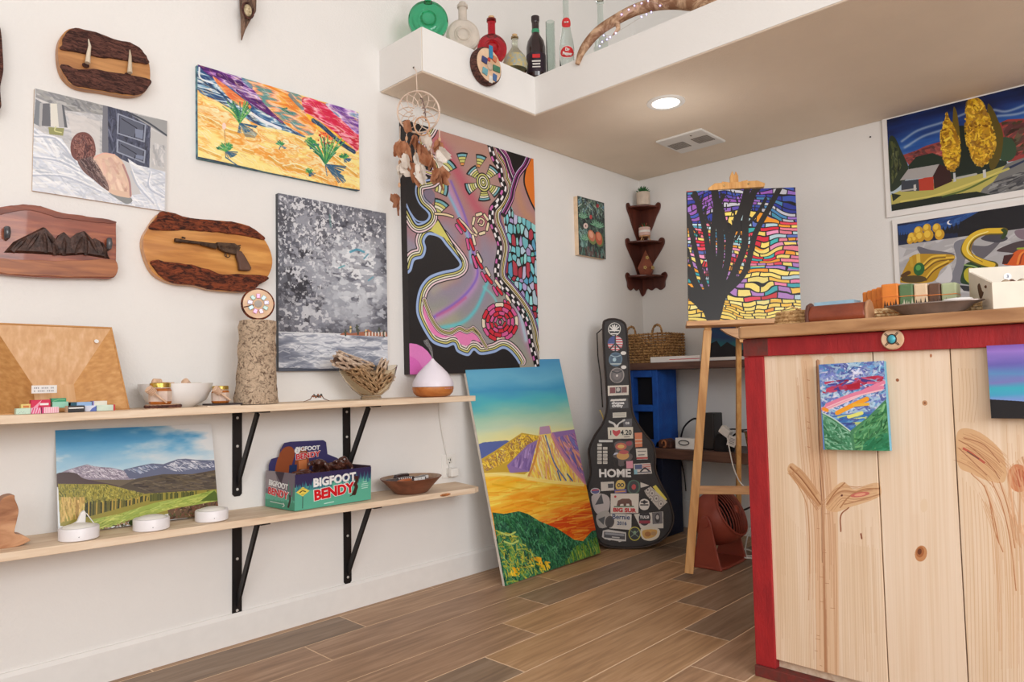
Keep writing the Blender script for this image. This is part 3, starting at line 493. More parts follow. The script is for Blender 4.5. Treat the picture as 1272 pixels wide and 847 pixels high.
def art_gourd():
    k = Cv(700, 620, (176, 174, 176), [(1117.4, 280.3), (1272, 258), (1280, 378), (1128, 390)]); k.fr(1110, 250, 5.84)
    k.dabs([(45, 180), (945, 50), (980, 760), (100, 800)], 300, 90, 22, -.2, cols((190, 188, 190), (168, 166, 172), (204, 202, 202)), .5, .4)
    k.poly([(40, 180), (945, 45), (945, 215), (50, 335)], (22, 34, 66)); k.poly([(45, 195), (560, 100), (430, 190), (340, 230), (60, 260)], (34, 74, 140)); k.dabs([(60, 190), (540, 110), (350, 220)], 60, 60, 12, -.2, cols((44, 90, 160), (28, 60, 120)), .6, .2)
    k.poly([(430, 180), (560, 95), (945, 40), (945, 218), (420, 285)], (22, 21, 28))
    for x in range(330, 600, 26): k.poly([(x-18, 260), (x, 205-(x-330)*.38), (x+18, 250)], (20, 20, 28))
    for x in range(50, 130, 16): k.poly([(x-9, 300), (x, 235), (x+9, 300)], (24, 34, 54))
    for x, y, r in ((140, 275, 26), (178, 235, 28), (190, 275, 30), (230, 215, 26), (240, 265, 32), (290, 215, 26), (310, 262, 30), (130, 300, 20), (160, 295, 18)): k.ell((x, y), r, r*1.3, (206, 156, 40)); k.ell((x-6, y-8), r*.6, r*.8, (236, 196, 70))
    k.dot((370, 178), 17, (236, 236, 240)); k.dot((379, 174), 15, (34, 74, 140))
    G = (104, 102, 112)
    k.poly([(180, 345), (260, 370), (400, 400), (380, 440), (300, 520), (200, 400)], G, sm=True); k.poly([(400, 330), (470, 300), (520, 340), (470, 450), (470, 600), (390, 590), (420, 450)], (128, 128, 138), sm=True); k.poly([(500, 350), (600, 350), (690, 300), (620, 400), (560, 440)], (104, 100, 108), sm=True); k.poly([(560, 300), (640, 260), (720, 300), (660, 330)], (70, 68, 78), sm=True)
    k.poly([(760, 250), (860, 240), (945, 260), (945, 320), (800, 310)], (128, 110, 122), sm=True); k.poly([(660, 380), (800, 320), (945, 330), (945, 420), (720, 400)], (76, 62, 66), sm=True); k.poly([(440, 620), (600, 640), (610, 680), (470, 660)], (50, 50, 56)); k.poly([(60, 340), (110, 360), (90, 420), (60, 430)], (200, 198, 200))
    k.poly([(300, 590), (350, 520), (380, 480), (400, 560), (380, 600)], (212, 210, 212), sm=True)
    # left gourd
    k.poly([(85, 560), (130, 440), (170, 400), (300, 400), (400, 410), (400, 450), (330, 510), (280, 595), (95, 600)], (190, 146, 34), sm=True)
    for P in ([(230, 500), (300, 440), (400, 425)], [(220, 470), (270, 420), (350, 410)], [(240, 570), (290, 500), (370, 450)]): k.line(P, 12, (230, 190, 70)); k.line([(a, b+16) for a, b in P], 8, (110, 76, 24))
    k.line([(190, 460), (185, 405)], 22, (226, 190, 80)); k.line([(150, 480), (140, 425)], 18, (200, 160, 50)); k.line([(100, 550), (130, 530)], 30, (90, 60, 24)); k.ell((165, 575), 80, 26, (84, 66, 34)); k.ell((195, 505), 34, 46, (34, 96, 50)); k.ell((190, 495), 16, 20, (90, 160, 80))
    # curved gourd
    k.poly([(460, 520), (480, 470), (560, 450), (660, 470), (650, 560), (600, 640), (500, 620), (450, 600)], (36, 64, 36), sm=True); k.ell((510, 555), 42, 58, (186, 176, 50), -.3); k.line([(560, 470), (600, 540), (590, 600)], 14, (90, 120, 50)); k.line([(470, 480), (540, 500), (580, 560)], 10, (150, 180, 110))
    k.line([(640, 490), (560, 460), (495, 420), (470, 370), (500, 300), (570, 255), (690, 250)], 52, (96, 84, 26)); k.line([(630, 484), (560, 456), (492, 412), (470, 360), (500, 292), (570, 250), (680, 246)], 40, (226, 186, 50)); k.line([(560, 448), (495, 405), (482, 350), (520, 285), (600, 250)], 7, (250, 236, 150)); k.line([(575, 462), (515, 415), (505, 350), (540, 290), (610, 266)], 5, (150, 110, 30)); k.line([(690, 240), (705, 262), (690, 296)], 22, (50, 70, 30))
    # orange squash
    k.poly([(700, 470), (760, 400), (820, 365), (880, 330), (960, 340), (960, 490), (740, 490)], (214, 92, 34), sm=True)
    for P in ([(780, 480), (800, 410), (870, 370)], [(830, 480), (860, 420), (900, 380)], [(900, 470), (930, 400), (900, 340)]): k.line(P, 12, (240, 140, 60)); k.line([(a+14, b) for a, b in P], 7, (150, 50, 24))
    k.line([(780, 375), (830, 372)], 14, (150, 170, 60)); k.poly([(700, 420), (760, 410), (720, 480), (690, 480)], (70, 30, 30))
    return k

def art_small():
    k = Cv(400, 560, (90, 130, 190), [(1017, 453), (1098, 448), (1105, 560), (1023, 559)]); k.fr(900, 330, 3.137)
    full = [(368, 385), (625, 370), (645, 725), (392, 722)]
    k.dabs([(368, 385), (625, 370), (635, 560), (380, 590)], 500, 40, 8, -.15, cols((110, 120, 190), (214, 214, 234), (90, 150, 200), (150, 170, 210), (80, 90, 160), (170, 200, 220)), .8, .5, curve=.6)
    k.dabs([(380, 455), (620, 425), (622, 470), (382, 500)], 60, 30, 9, -.2, cols((176, 30, 60), (190, 60, 90), (60, 60, 140)), .85, .4); k.poly([(475, 465), (530, 455), (528, 480), (480, 480)], (170, 24, 50))
    for P in ([(385, 560), (480, 520), (620, 455)], [(400, 545), (500, 505), (615, 475)]): k.line(P, 16, (226, 130, 160)); k.line([(a, b+9) for a, b in P], 6, (240, 190, 200))
    k.line([(440, 575), (500, 545), (555, 520)], 18, (240, 160, 40)); k.line([(388, 560), (400, 565)], 14, (240, 150, 40)); k.line([(505, 545), (560, 540)], 12, (236, 180, 60))
    k.dabs([(420, 590), (580, 570), (560, 640), (480, 645)], 110, 36, 8, -.1, cols((60, 120, 190), (110, 170, 210), (220, 230, 130), (70, 90, 160)), .85, .3); k.line([(485, 590), (535, 575)], 14, (226, 226, 120))
    L_ = [(382, 575), (430, 600), (490, 645), (560, 590), (630, 520), (645, 725), (392, 722)]; k.poly(L_, (70, 130, 92))
    k.dabs([(382, 580), (490, 650), (500, 720), (395, 720)], 220, 30, 6, .7, cols((96, 160, 124), (50, 110, 74), (140, 190, 160), (60, 130, 90)), .8, .5); k.dabs([(500, 650), (630, 530), (642, 720), (510, 720)], 220, 36, 6, -.7, cols((60, 130, 80), (40, 100, 60), (110, 170, 110), (80, 150, 100)), .8, .4)
    k.dabs([(540, 690), (640, 640), (645, 722), (540, 722)], 50, 30, 8, -.4, cols((30, 110, 70), (40, 130, 90)), .8); k.line([(382, 575), (430, 600), (490, 645)], 5, (190, 210, 200))
    return k

def art_purple():
    k = Cv(360, 300, (120, 90, 180), [(0, 0), (120, 0), (120, 100), (0, 100)]); H, W = k.h, k.w; Y, X = np.mgrid[0:H, 0:W]; n = fbm(W, H, 200, 40, 3, 3)
    k.fill([(0, (120, 84, 170)), (.1, (150, 118, 200)), (.25, (104, 96, 176)), (.38, (90, 140, 190)), (.48, (120, 120, 184)), (.58, (60, 170, 190)), (.68, (70, 160, 196)), (.75, (120, 150, 210))], Y/H+(n-.5)*.1)
    k.poly([(0, 74), (25, 76), (45, 78), (60, 73), (75, 77), (95, 74), (120, 78), (120, 100), (0, 100)], (26, 24, 28)); return k

def art_night():
    k = Cv(260, 300, (20, 60, 110), [(0, 0), (90, 0), (90, 100), (0, 100)]); H, W = k.h, k.w; Y, X = np.mgrid[0:H, 0:W]; n = fbm(W, H, 120, 50, 9, 3)
    k.fill([(0, (14, 44, 90)), (.3, (24, 70, 120)), (.5, (40, 60, 110)), (.7, (30, 110, 120))], Y/H+(n-.5)*.4)
    k.poly([(0, 62), (14, 56), (22, 70), (34, 60), (45, 68), (60, 78), (90, 84), (90, 100), (0, 100)], (14, 12, 18)); return k

def art_front():                                    # the counter's pine boards: grain, heart streaks, knots
    Q = [(948.5, 443), (1300, 429), (1316, 836), (967, 840)]; k = Cv(1100, 1300, (226, 205, 178), Q); W, H = k.w, k.h
    g = fbm(W, H, 9, 900, 3, 3); g2 = fbm(W, H, 60, 1200, 5, 3); g3 = fbm(W, H, 3, 500, 8, 2)
    for P, off_, seed in (([(940, 430), (1081.7, 430), (1081.7, 440), (1092, 560), (1103, 850), (940, 850)], 0, 1), ([(1081.7, 430), (1179, 430), (1188.5, 600), (1202, 850), (1103, 850), (1092, 560)], .1, 2), ([(1179, 430), (1320, 430), (1320, 850), (1202, 850), (1188.5, 600)], -.05, 3)):
        M = k.mask(P); k.fill([(0, (206, 176, 142)), (.4, (226, 204, 174)), (.7, (234, 216, 192)), (1, (240, 226, 206))], np.roll(g, seed*211, 1)*.45+np.roll(g2, seed*307, 1)*.45+g3*.2+off_, M)
    k.a *= np.array((1., .975, .965)); k.fr(920, 560, 2.952); hc = (204, 156, 116)
    k.line([(250, -330), (265, -100), (285, 100), (298, 300), (302, 500), (310, 860)], 44, (220, 180, 142), a=.7); k.line([(330, -330), (335, -100), (340, 200), (345, 500), (350, 860)], 40, (222, 184, 146), a=.7)
    k.line([(290, -330), (298, -100), (306, 200), (314, 500), (322, 850)], 12, (168, 116, 80), a=.8); k.line([(285, -330), (292, -60), (300, 180), (305, 400)], 4, (120, 76, 50), a=.8)
    def flow(P, w, n, c0, c1, seed, edge=None):      # bundle of fine grain lines following a path
        r_ = np.random.RandomState(seed); S = spline(P, 8); L_ = len(S)
        if edge: k.line(S, w, edge, False, a=.55)
        for i in range(n):
            d = (r_.rand()-.5)*w; t_ = r_.rand(); c = np.array(c0)*(1-t_)+np.array(c1)*t_; a0 = r_.randint(0, max(1, L_//3)); a1 = L_-r_.randint(0, max(1, L_//3)); k.line(off(S, d)[a0:a1], 1.2+1.6*r_.rand(), c, False, a=.55)
    flow([(252, -330), (268, -100), (285, 100), (298, 300), (302, 500), (310, 860)], 110, 60, (190, 140, 104), (232, 200, 166), 1)
    flow([(120, -330), (130, 0), (140, 400), (150, 860)], 90, 24, (206, 172, 136), (228, 202, 170), 2); flow([(430, 220), (440, 500), (455, 860)], 120, 30, (204, 168, 130), (230, 204, 172), 3)
    k.poly([(300, 190), (270, 170), (210, 120), (175, 75), (190, 45), (230, 70), (280, 130)], (208, 164, 120), .85, sm=True); flow([(182, 60), (230, 100), (300, 190)], 46, 26, (160, 104, 66), (222, 180, 136), 4); k.line([(185, 60), (230, 100), (296, 180)], 5, (150, 96, 60)); k.line([(180, 75), (240, 170), (255, 280), (255, 540)], 3, (190, 140, 96)); k.line([(210, 70), (200, 90), (290, 185)], 8, (184, 132, 90), a=.6)
    k.poly([(315, 190), (340, 130), (380, 105), (420, 140), (470, 128), (506, 132), (506, 180), (400, 205), (350, 215)], (216, 174, 130), .85, sm=True); flow([(322, 195), (370, 150), (430, 160), (505, 156)], 56, 30, (160, 104, 68), (226, 186, 144), 5)
    for q, c in (([(370, 200), (400, 165), (450, 145), (505, 150)], (176, 124, 84)), ([(385, 190), (430, 185), (505, 172)], (184, 134, 96)), ([(320, 180), (350, 140), (385, 110)], (170, 116, 76)), ([(372, 290), (372, 230), (400, 205)], (150, 92, 60)), ([(360, 860), (358, 500), (350, 260)], (206, 164, 128))): k.line(q, 5, c)
    k.ell((440, 162), 34, 9, (200, 110, 96)); k.ell((440, 162), 20, 5, (226, 160, 130)); k.dot((375, 155), 4, (96, 50, 40)); k.line([(444, 308), (447, 326)], 5, (130, 66, 40))
    for y in (215, 268, 352, 362, 455, 480, 548, 575, 676, 690, 734, 790): x_ = 278+k.r.rand()*60; k.line([(x_, y), (x_+6+k.r.rand()*16, y+3)], 1.6, (176, 122, 88))
    for y in (-262, -198, -110, -88, -20): k.line([(250, y), (259, y+2)], 2, (184, 120, 88))
    for i in range(14): x = 140+i*9.2; k.line([(x, 200+i*9), (x+6, 500), (x+4, 840)], 2, (212, 180, 142), a=.55)
    for i in range(16): x = 380+i*9.2; k.line([(x-6, 330+i*3), (x, 600), (x+4, 840)], 2, (214, 184, 148), a=.55)
    # centre board
    for i in range(9): k.line([(560+i*26, -300), (566+i*27, 200), (572+i*28, 840)], 2, (222, 198, 166), a=.5)
    k.line([(640, 240), (640, 800)], 46, (222, 190, 158), a=.25, soft=.5); k.ell((661, 374), 23, 30, (196, 138, 92)); k.ell((658, 368), 15, 20, (168, 104, 62)); k.ell((656, 366), 8, 11, (110, 60, 36)); k.ell((656, 830), 11, 9, (176, 104, 66)); k.ell((420, -262), 8, 12, (196, 140, 96)); k.dot((576, -258), 6, (150, 86, 50)); k.ell((672, 195), 14, 26, (230, 205, 175))
    k.fr(900, 330, 3.137); k.ell((781, 533), 10, 10, (190, 140, 100)); k.dot((781, 533), 4, (130, 80, 50)); k.ell((805, 350), 4, 7, (176, 110, 70))
    # right board: large burl
    k.fr(920, 560, 2.952)
    k.poly([(795, -60), (870, -70), (960, -10), (985, 60), (975, 110), (920, 112), (850, 90), (797, 62)], (212, 168, 122), .85, sm=True); flow([(797, -10), (860, 10), (930, 50), (975, 90)], 130, 60, (162, 104, 66), (226, 184, 140), 6); flow([(900, 100), (950, 200), (985, 340), (1000, 860)], 110, 40, (196, 146, 104), (228, 198, 164), 7); flow([(1040, -100), (1050, 200), (1070, 860)], 120, 40, (204, 160, 122), (230, 200, 168), 8)
    for q in ([(800, -30), (860, 0), (930, 60), (960, 100)], [(800, 0), (850, 40), (910, 90)], [(820, -40), (900, -20), (960, 40)]): k.line(q, 3, (160, 104, 70))
    k.line([(820, 0), (850, 15), (900, 45)], 9, (186, 90, 70)); k.line([(835, 10), (880, 34)], 4, (96, 70, 60)); k.ell((1030, 90), 40, 50, (200, 130, 90)); k.ell((1036, 90), 24, 32, (180, 96, 64))
    for q in ([(850, 90), (910, 150), (940, 290), (970, 360)], [(930, 112), (970, 200), (1000, 330), (1018, 490)], [(960, 112), (990, 200), (1015, 340)], [(900, 130), (930, 210), (955, 330)]): k.line(q, 4, (186, 126, 84)); k.line([(a+6, b) for a, b in q], 7, (222, 186, 150), a=.6)
    k.dabs([(985, 60), (1060, 0), (1100, 400), (1000, 300)], 60, 120, 6, 1.4, cols((214, 168, 130), (206, 156, 116)), .5, .15)
    for i in range(15): x = 815+i*15; k.line([(x, 110+i*14), (x+12, 400), (x+18, 850)], 3, (210, 172, 132), a=.6)
    for i in range(6): k.line([(800+i*14, -300), (806+i*14, -200), (802+i*12, -100)], 2, (200, 160, 118), a=.6)
    return k

def art_box():                                      # both printed faces and the tall back card of the candy box, side by side
    k = Cv(1500, 420, (94, 176, 150)); nv, gr = (52, 44, 84), (94, 176, 150)
    def wood(x0, x1, base, hi, n, c, seed):
        r = np.random.RandomState(seed)
        for i in range(n):
            x = x0+(x1-x0)*(i+.5)/n+r.randn()*6; h = hi*(.6+r.rand()*.7); w = 9+r.rand()*7
            k.poly([(x, base-h)]+[(x+w*(j+1)/5*(1 if j % 2 else .8), base-h+h*(j+1)/5) for j in range(5)]+[(x-w*(j+1)/5*(1 if j % 2 else .8), base-h+h*(j+1)/5) for j in range(4, -1, -1)], c)
    k.poly([(0, 0), (600, 0), (600, 150), (0, 150)], nv); wood(0, 600, 190, 120, 26, (56, 110, 130), 1); wood(0, 600, 215, 110, 24, (70, 140, 146), 2); wood(260, 600, 215, 120, 16, gr, 3); wood(0, 110, 260, 100, 5, (56, 120, 136), 5); k.poly([(0, 200), (600, 190), (600, 420), (0, 420)], gr)
    k.poly([(55, 150), (105, 205), (55, 262), (8, 205)], (232, 208, 90)); k.line([(56, 262), (56, 400)], 5, (50, 60, 60)); k.line([(35, 212), (52, 196), (75, 208)], 9, (30, 28, 30)); k.line([(35, 172), (75, 172)], 4, (120, 110, 60)); k.line([(45, 238), (66, 238)], 4, (120, 110, 60))
    br = (66, 34, 28); k.line([(470, 110), (478, 150), (466, 200), (474, 240), (452, 320)], 30, br); k.line([(470, 115), (486, 112)], 18, br); k.line([(470, 150), (450, 200), (428, 235)], 11, br); k.line([(474, 240), (470, 300), (462, 330)], 14, br); k.line([(450, 325), (425, 338)], 11, br)
    for i, w in enumerate((26, 44, 54, 46)): k.line([(545-w/2, 185+i*26), (545+w/2, 182+i*26)], 9, (190, 226, 214), False)
    k.line([(220, 385), (290, 378)], 9, (216, 238, 230), False)
    # short side x 600..900
    k.poly([(600, 0), (900, 0), (900, 260), (600, 260)], (120, 108, 118)); k.poly([(700, 0), (790, 0), (760, 130)], (64, 48, 60)); k.poly([(600, 0), (700, 0), (740, 200), (600, 200)], (150, 138, 142)); wood(810, 900, 300, 190, 3, (74, 136, 118), 7); k.poly([(600, 330), (900, 330), (900, 420), (600, 420)], (70, 150, 122)); wood(600, 900, 350, 40, 14, (70, 150, 122), 8)
    k.line([(850, 250), (852, 300), (836, 385)], 18, (54, 34, 30)); k.line([(655, 352), (780, 360)], 9, (206, 214, 206), False); k.line([(785, 350), (795, 375), (780, 392)], 8, (226, 232, 226))
    # back card x 900..1500
    k.poly([(900, 0), (1500, 0), (1500, 420), (900, 420)], (60, 56, 104)); k.poly([(900, 190), (1100, 190), (1100, 420), (900, 420)], (40, 84, 120)); wood(900, 1500, 420, 150, 20, (84, 170, 156), 9); wood(1180, 1500, 380, 170, 6, (60, 130, 150), 10); k.poly([(1360, 170), (1500, 330), (1500, 420), (1300, 420)], (70, 150, 170))
    k.poly([(1340, 330), (1400, 270), (1460, 330), (1400, 400)], (232, 214, 110))
    bo = (150, 78, 46); k.poly([(960, 260), (975, 130), (1020, 50), (1080, 40), (1110, 90), (1090, 200), (1180, 260), (1240, 300), (1200, 420), (1000, 400)], bo, sm=True); k.poly([(1110, 190), (1130, 70), (1190, 60), (1222, 130), (1215, 300), (1120, 300)], bo, sm=True)
    k.poly([(1070, 165), (1130, 165), (1125, 260), (1065, 255)], (40, 56, 96)); k.dot((1130, 70), 22, (236, 236, 232)); k.dot((1130, 70), 9, (90, 110, 140)); k.poly([(1140, 140), (1205, 135), (1205, 200), (1145, 200)], (214, 130, 80)); k.poly([(1152, 208), (1200, 206), (1198, 230), (1154, 230)], (240, 240, 236)); k.line([(1240, 330), (1360, 325)], 10, (220, 224, 230), False)
    return k

def art_stick():                                    # every sticker of the guitar case on one sheet, in case coordinates
    k = Cv(640, 1500, (44, 38, 36), [(740, 392), (836, 392), (836, 690), (718, 690)]); BK = (30, 28, 30); WH = (222, 216, 208)
    k.fr(725, 390, 5.645)
    k.dot((216, 106), 46, (212, 208, 200)); k.dot((216, 106), 40, BK)
    for t in (-2.5, -2., -PI/2, -1.1, -.6): k.line([(216, 118), (216+34*math.cos(t), 112+34*math.sin(t))], 10, (214, 210, 204))
    k.line([(184, 116), (248, 116)], 8, (220, 216, 210), False); k.line([(192, 138), (240, 138)], 8, (220, 216, 210), False)
    k.dot((222, 206), 54, (216, 206, 206)); M = k.mask([(222+54*math.cos(t), 206+54*math.sin(t)) for t in np.linspace(0, 2*PI, 30)[:-1]])
    for y in range(160, 262, 18): k.line([(165, y), (280, y)], 8, (190, 50, 62), False, clip=M)
    k.poly([(165, 150), (220, 150), (220, 208), (165, 208)], (60, 70, 130), clip=M)
    for q in ([(222, 150), (222, 262)], [(222, 206), (184, 246)], [(222, 206), (260, 246)]): k.line(q, 10, BK, False)
    k.dot((224, 318), 50, (84, 110, 130)); k.dot((224, 318), 40, (60, 84, 104)); k.dot((216, 320), 13, (170, 196, 206)); k.line([(190, 290), (224, 300), (260, 290)], 5, (160, 180, 190)); k.line([(190, 350), (262, 350)], 9, (170, 180, 180), False); k.ell((279, 274), 20, 13, WH)
    k.dot((234, 430), 54, (150, 138, 132)); k.dot((234, 430), 46, (90, 82, 80)); k.dot((234, 430), 30, (110, 98, 96)); k.dot((234, 432), 8, (206, 196, 190)); k.line([(200, 402), (234, 412), (268, 400)], 7, BK); k.ell((281, 373), 19, 13, WH)
    k.poly([(168, 503), (316, 498), (316, 568), (170, 574)], (216, 206, 192)); k.poly([(180, 512), (306, 508), (306, 556), (180, 560)], (190, 176, 166)); k.poly([(184, 516), (222, 514), (222, 554), (184, 556)], (120, 50, 50)); k.poly([(226, 514), (262, 512), (262, 552), (226, 554)], (40, 36, 40)); k.poly([(266, 512), (302, 510), (302, 550), (266, 552)], (110, 64, 56)); k.dot((242, 530), 14, (190, 180, 170))
    k.poly([(180, 600), (310, 590), (316, 660), (184, 664)], (54, 48, 48)); k.poly([(192, 598), (300, 594), (294, 608), (186, 612)], WH); k.poly([(203, 692), (300, 688), (300, 724), (204, 728)], (206, 200, 186))
    for y in (700, 708, 716): k.line([(212, y), (290, y-2)], 2, (150, 144, 134), False)
    k.poly([(272, 740), (338, 732), (338, 786), (280, 790)], (84, 80, 84)); k.line([(178, 752), (215, 770), (230, 800), (245, 765), (284, 742)], 16, (206, 204, 200)); k.ell((228, 778), 14, 24, (220, 216, 210))
    k.fr(725, 535, 5.65)
    k.poly([(168, -24), (346, -27), (348, 54), (172, 58)], (222, 214, 196)); k.poly([(205, -6), (228, 2), (252, -6), (256, 14), (230, 38), (206, 18)], (196, 36, 44), sm=True); k.line([(285, 44), (322, 42)], 5, (120, 110, 100), False)
    k.poly([(358, 15), (410, 12), (412, 112), (362, 116)], (214, 120, 70)); k.line([(362, 62), (410, 60)], 5, (226, 200, 170), False); k.line([(362, 86), (410, 84)], 5, (226, 200, 170), False)
    k.poly([(106, 64), (205, 64), (204, 80), (107, 80)], (206, 204, 200))
    for y in (90, 114, 140, 164, 188, 213):
        for x in (96, 136):
            if (y, x) != (90, 136): k.poly([(x, y), (x+31, y), (x+31, y+19), (x, y+19)], (214, 208, 198)); k.line([(x+5, y+9), (x+24, y+9)], 4, (150, 150, 146), False)
    # round bear-free emblem kept plain: a yellow and red patch
    k.poly([(214, 90), (250, 70), (300, 76), (340, 70), (346, 110), (320, 150), (345, 175), (330, 205), (285, 215), (285, 245), (245, 245), (240, 200), (205, 180), (225, 140)], (84, 70, 66), sm=True); k.ell((262, 110), 40, 26, (196, 90, 60)); k.ell((262, 110), 24, 13, (226, 180, 90)); k.ell((275, 175), 44, 28, (214, 160, 80)); k.ell((282, 150), 34, 14, (190, 70, 70)); k.ell((318, 88), 22, 18, (150, 40, 60)); k.line([(205, 165), (235, 158)], 12, (196, 200, 220))
    k.poly([(366, 125), (445, 122), (450, 200), (372, 202)], (220, 212, 200)); k.line([(376, 192), (446, 190)], 12, (190, 60, 56), False); k.line([(380, 145), (436, 143)], 5, (120, 116, 110), False); k.line([(385, 170), (425, 168)], 6, (100, 96, 92), False)
    k.poly([(298, 213), (345, 210), (347, 262), (300, 264)], (226, 150, 170)); k.poly([(350, 232), (468, 226), (480, 300), (354, 306)], (216, 208, 200)); k.poly([(358, 238), (410, 236), (410, 270), (360, 270)], (74, 84, 130))
    for y in (240, 254, 268): k.line([(414, y), (466, y-2)], 6, (190, 90, 86), False)
    k.line([(400, 285), (430, 262), (462, 284)], 10, BK); k.line([(362, 294), (470, 288)], 7, (100, 100, 110), False)
    k.poly([(345, 272), (375, 272), (380, 322), (350, 326)], (140, 190, 206))
    for x in (110, 255): k.ell((x, 262), 22, 14, (120, 170, 196))
    k.ell((112, 345), 24, 14, (150, 190, 206))
    k.poly([(120, 360), (213, 355), (214, 418), (122, 424)], (212, 204, 194)); k.poly([(170, 372), (208, 370), (208, 400), (172, 402)], (60, 56, 60))
    k.dot((258, 382), 38, (222, 190, 90)); k.line([(235, 382), (248, 370), (258, 382), (270, 394), (282, 380), (270, 370), (258, 382), (246, 394), (235, 382)], 6, BK); k.poly([(215, 412), (300, 408), (302, 436), (218, 440)], (100, 90, 150)); k.line([(225, 428), (290, 424)], 8, (220, 150, 80), False)
    k.dot((352, 394), 50, (70, 100, 80)); k.dot((352, 394), 38, (36, 40, 38)); k.dot((352, 394), 17, (190, 60, 60))
    k.poly([(398, 360), (462, 384), (400, 400)], (214, 206, 196)); k.ell((82, 424), 34, 23, (214, 206, 206)); k.ell((82, 424), 28, 17, (80, 80, 140)); k.line([(60, 418), (104, 414)], 7, (196, 50, 60), False); k.ell((168, 441), 12, 8, (206, 176, 90))
    k.poly([(484, 392), (506, 380), (586, 480), (562, 500)], (226, 210, 80)); k.poly([(425, 420), (470, 390), (588, 500), (530, 555), (440, 450)], (196, 188, 178))
    for p in ((450, 415), (480, 438), (470, 478), (510, 475), (542, 512)): k.dot(p, 22, (150, 142, 136)); k.dot(p, 17, (206, 198, 190)); k.dot(p, 7, (110, 104, 100))
    k.poly([(190, 440), (388, 440), (384, 578), (188, 580)], (228, 220, 208)); k.ell((222, 462), 8, 8, (190, 40, 44)); k.poly([(232, 525), (240, 490), (270, 476), (320, 476), (336, 490), (340, 530), (325, 530), (318, 512), (300, 512), (296, 530), (282, 530), (278, 512), (258, 514), (254, 530)], (104, 64, 44)); k.line([(215, 532), (350, 530)], 7, (80, 120, 84), False)
    k.dot((426, 517), 40, (220, 214, 206)); k.line([(405, 500), (446, 500)], 10, BK, False); k.line([(400, 520), (452, 520)], 8, BK, False); k.dot((426, 500), 12, BK)
    k.poly([(186, 574), (337, 585), (334, 696), (180, 684)], (216, 212, 204)); k.poly([(352, 585), (558, 566), (560, 684), (400, 684)], (212, 206, 196)); k.dot((428, 612), 46, (44, 34, 38)); k.line([(396, 640), (460, 640)], 18, (150, 34, 56), False); k.poly([(480, 575), (552, 568), (554, 650), (484, 655)], (110, 106, 108)); k.ell((518, 612), 18, 34, (56, 50, 52)); k.ell((518, 606), 11, 17, (190, 184, 180))
    k.poly([(55, 460), (120, 440), (180, 470), (176, 560), (120, 590), (76, 560)], (190, 180, 178), sm=True); k.poly([(80, 520), (125, 440), (140, 510)], (60, 56, 60)); k.poly([(90, 590), (180, 560), (184, 660), (110, 680)], (170, 164, 158), sm=True); k.poly([(100, 620), (150, 600), (140, 660)], (70, 70, 72)); k.dot((183, 638), 36, (70, 62, 58)); k.dot((183, 638), 26, (56, 50, 48)); k.ell((110, 712), 28, 28, (150, 150, 140))
    k.poly([(135, 700), (170, 692), (298, 712), (298, 775), (250, 775), (150, 760), (128, 745)], (206, 202, 198)); k.poly([(144, 708), (290, 722), (290, 764), (142, 748)], (70, 68, 72)); k.line([(155, 720), (280, 732)], 13, (150, 150, 156), False); k.dot((180, 764), 11, (206, 202, 198)); k.dot((255, 776), 11, (206, 202, 198)); k.line([(200, 745), (250, 750)], 6, (206, 204, 200), False)
    k.ell((358, 722), 44, 50, (196, 186, 70)); k.ell((358, 722), 37, 43, (40, 44, 42)); k.dot((358, 715), 12, (130, 160, 120)); k.line([(330, 745), (386, 700)], 5, (120, 140, 120)); k.line([(330, 700), (386, 745)], 5, (120, 140, 120))
    k.poly([(400, 690), (450, 675), (530, 690), (525, 745), (470, 772), (410, 755)], (216, 206, 186), sm=True); k.poly([(415, 700), (510, 695), (500, 740), (430, 755)], (206, 160, 80), sm=True); k.ell((450, 725), 22, 18, (170, 110, 50)); k.ell((490, 720), 20, 14, (180, 140, 90))
    return k

def art_mnt_tin(bg, dark, seed):                    # little conifer motif for the soap boxes
    k = Cv(90, 130, bg); r = np.random.RandomState(seed)
    for i in range(5):
        x = 12+i*16+r.randn()*3; h = 24+r.rand()*26; k.poly([(x, 112-h), (x+8, 116), (x-8, 116)], dark)
    k.line([(0, 118), (90, 114)], 5, dark, False); k.line([(0, 44), (90, 40)], 3, (232, 140, 60), False)
    return k
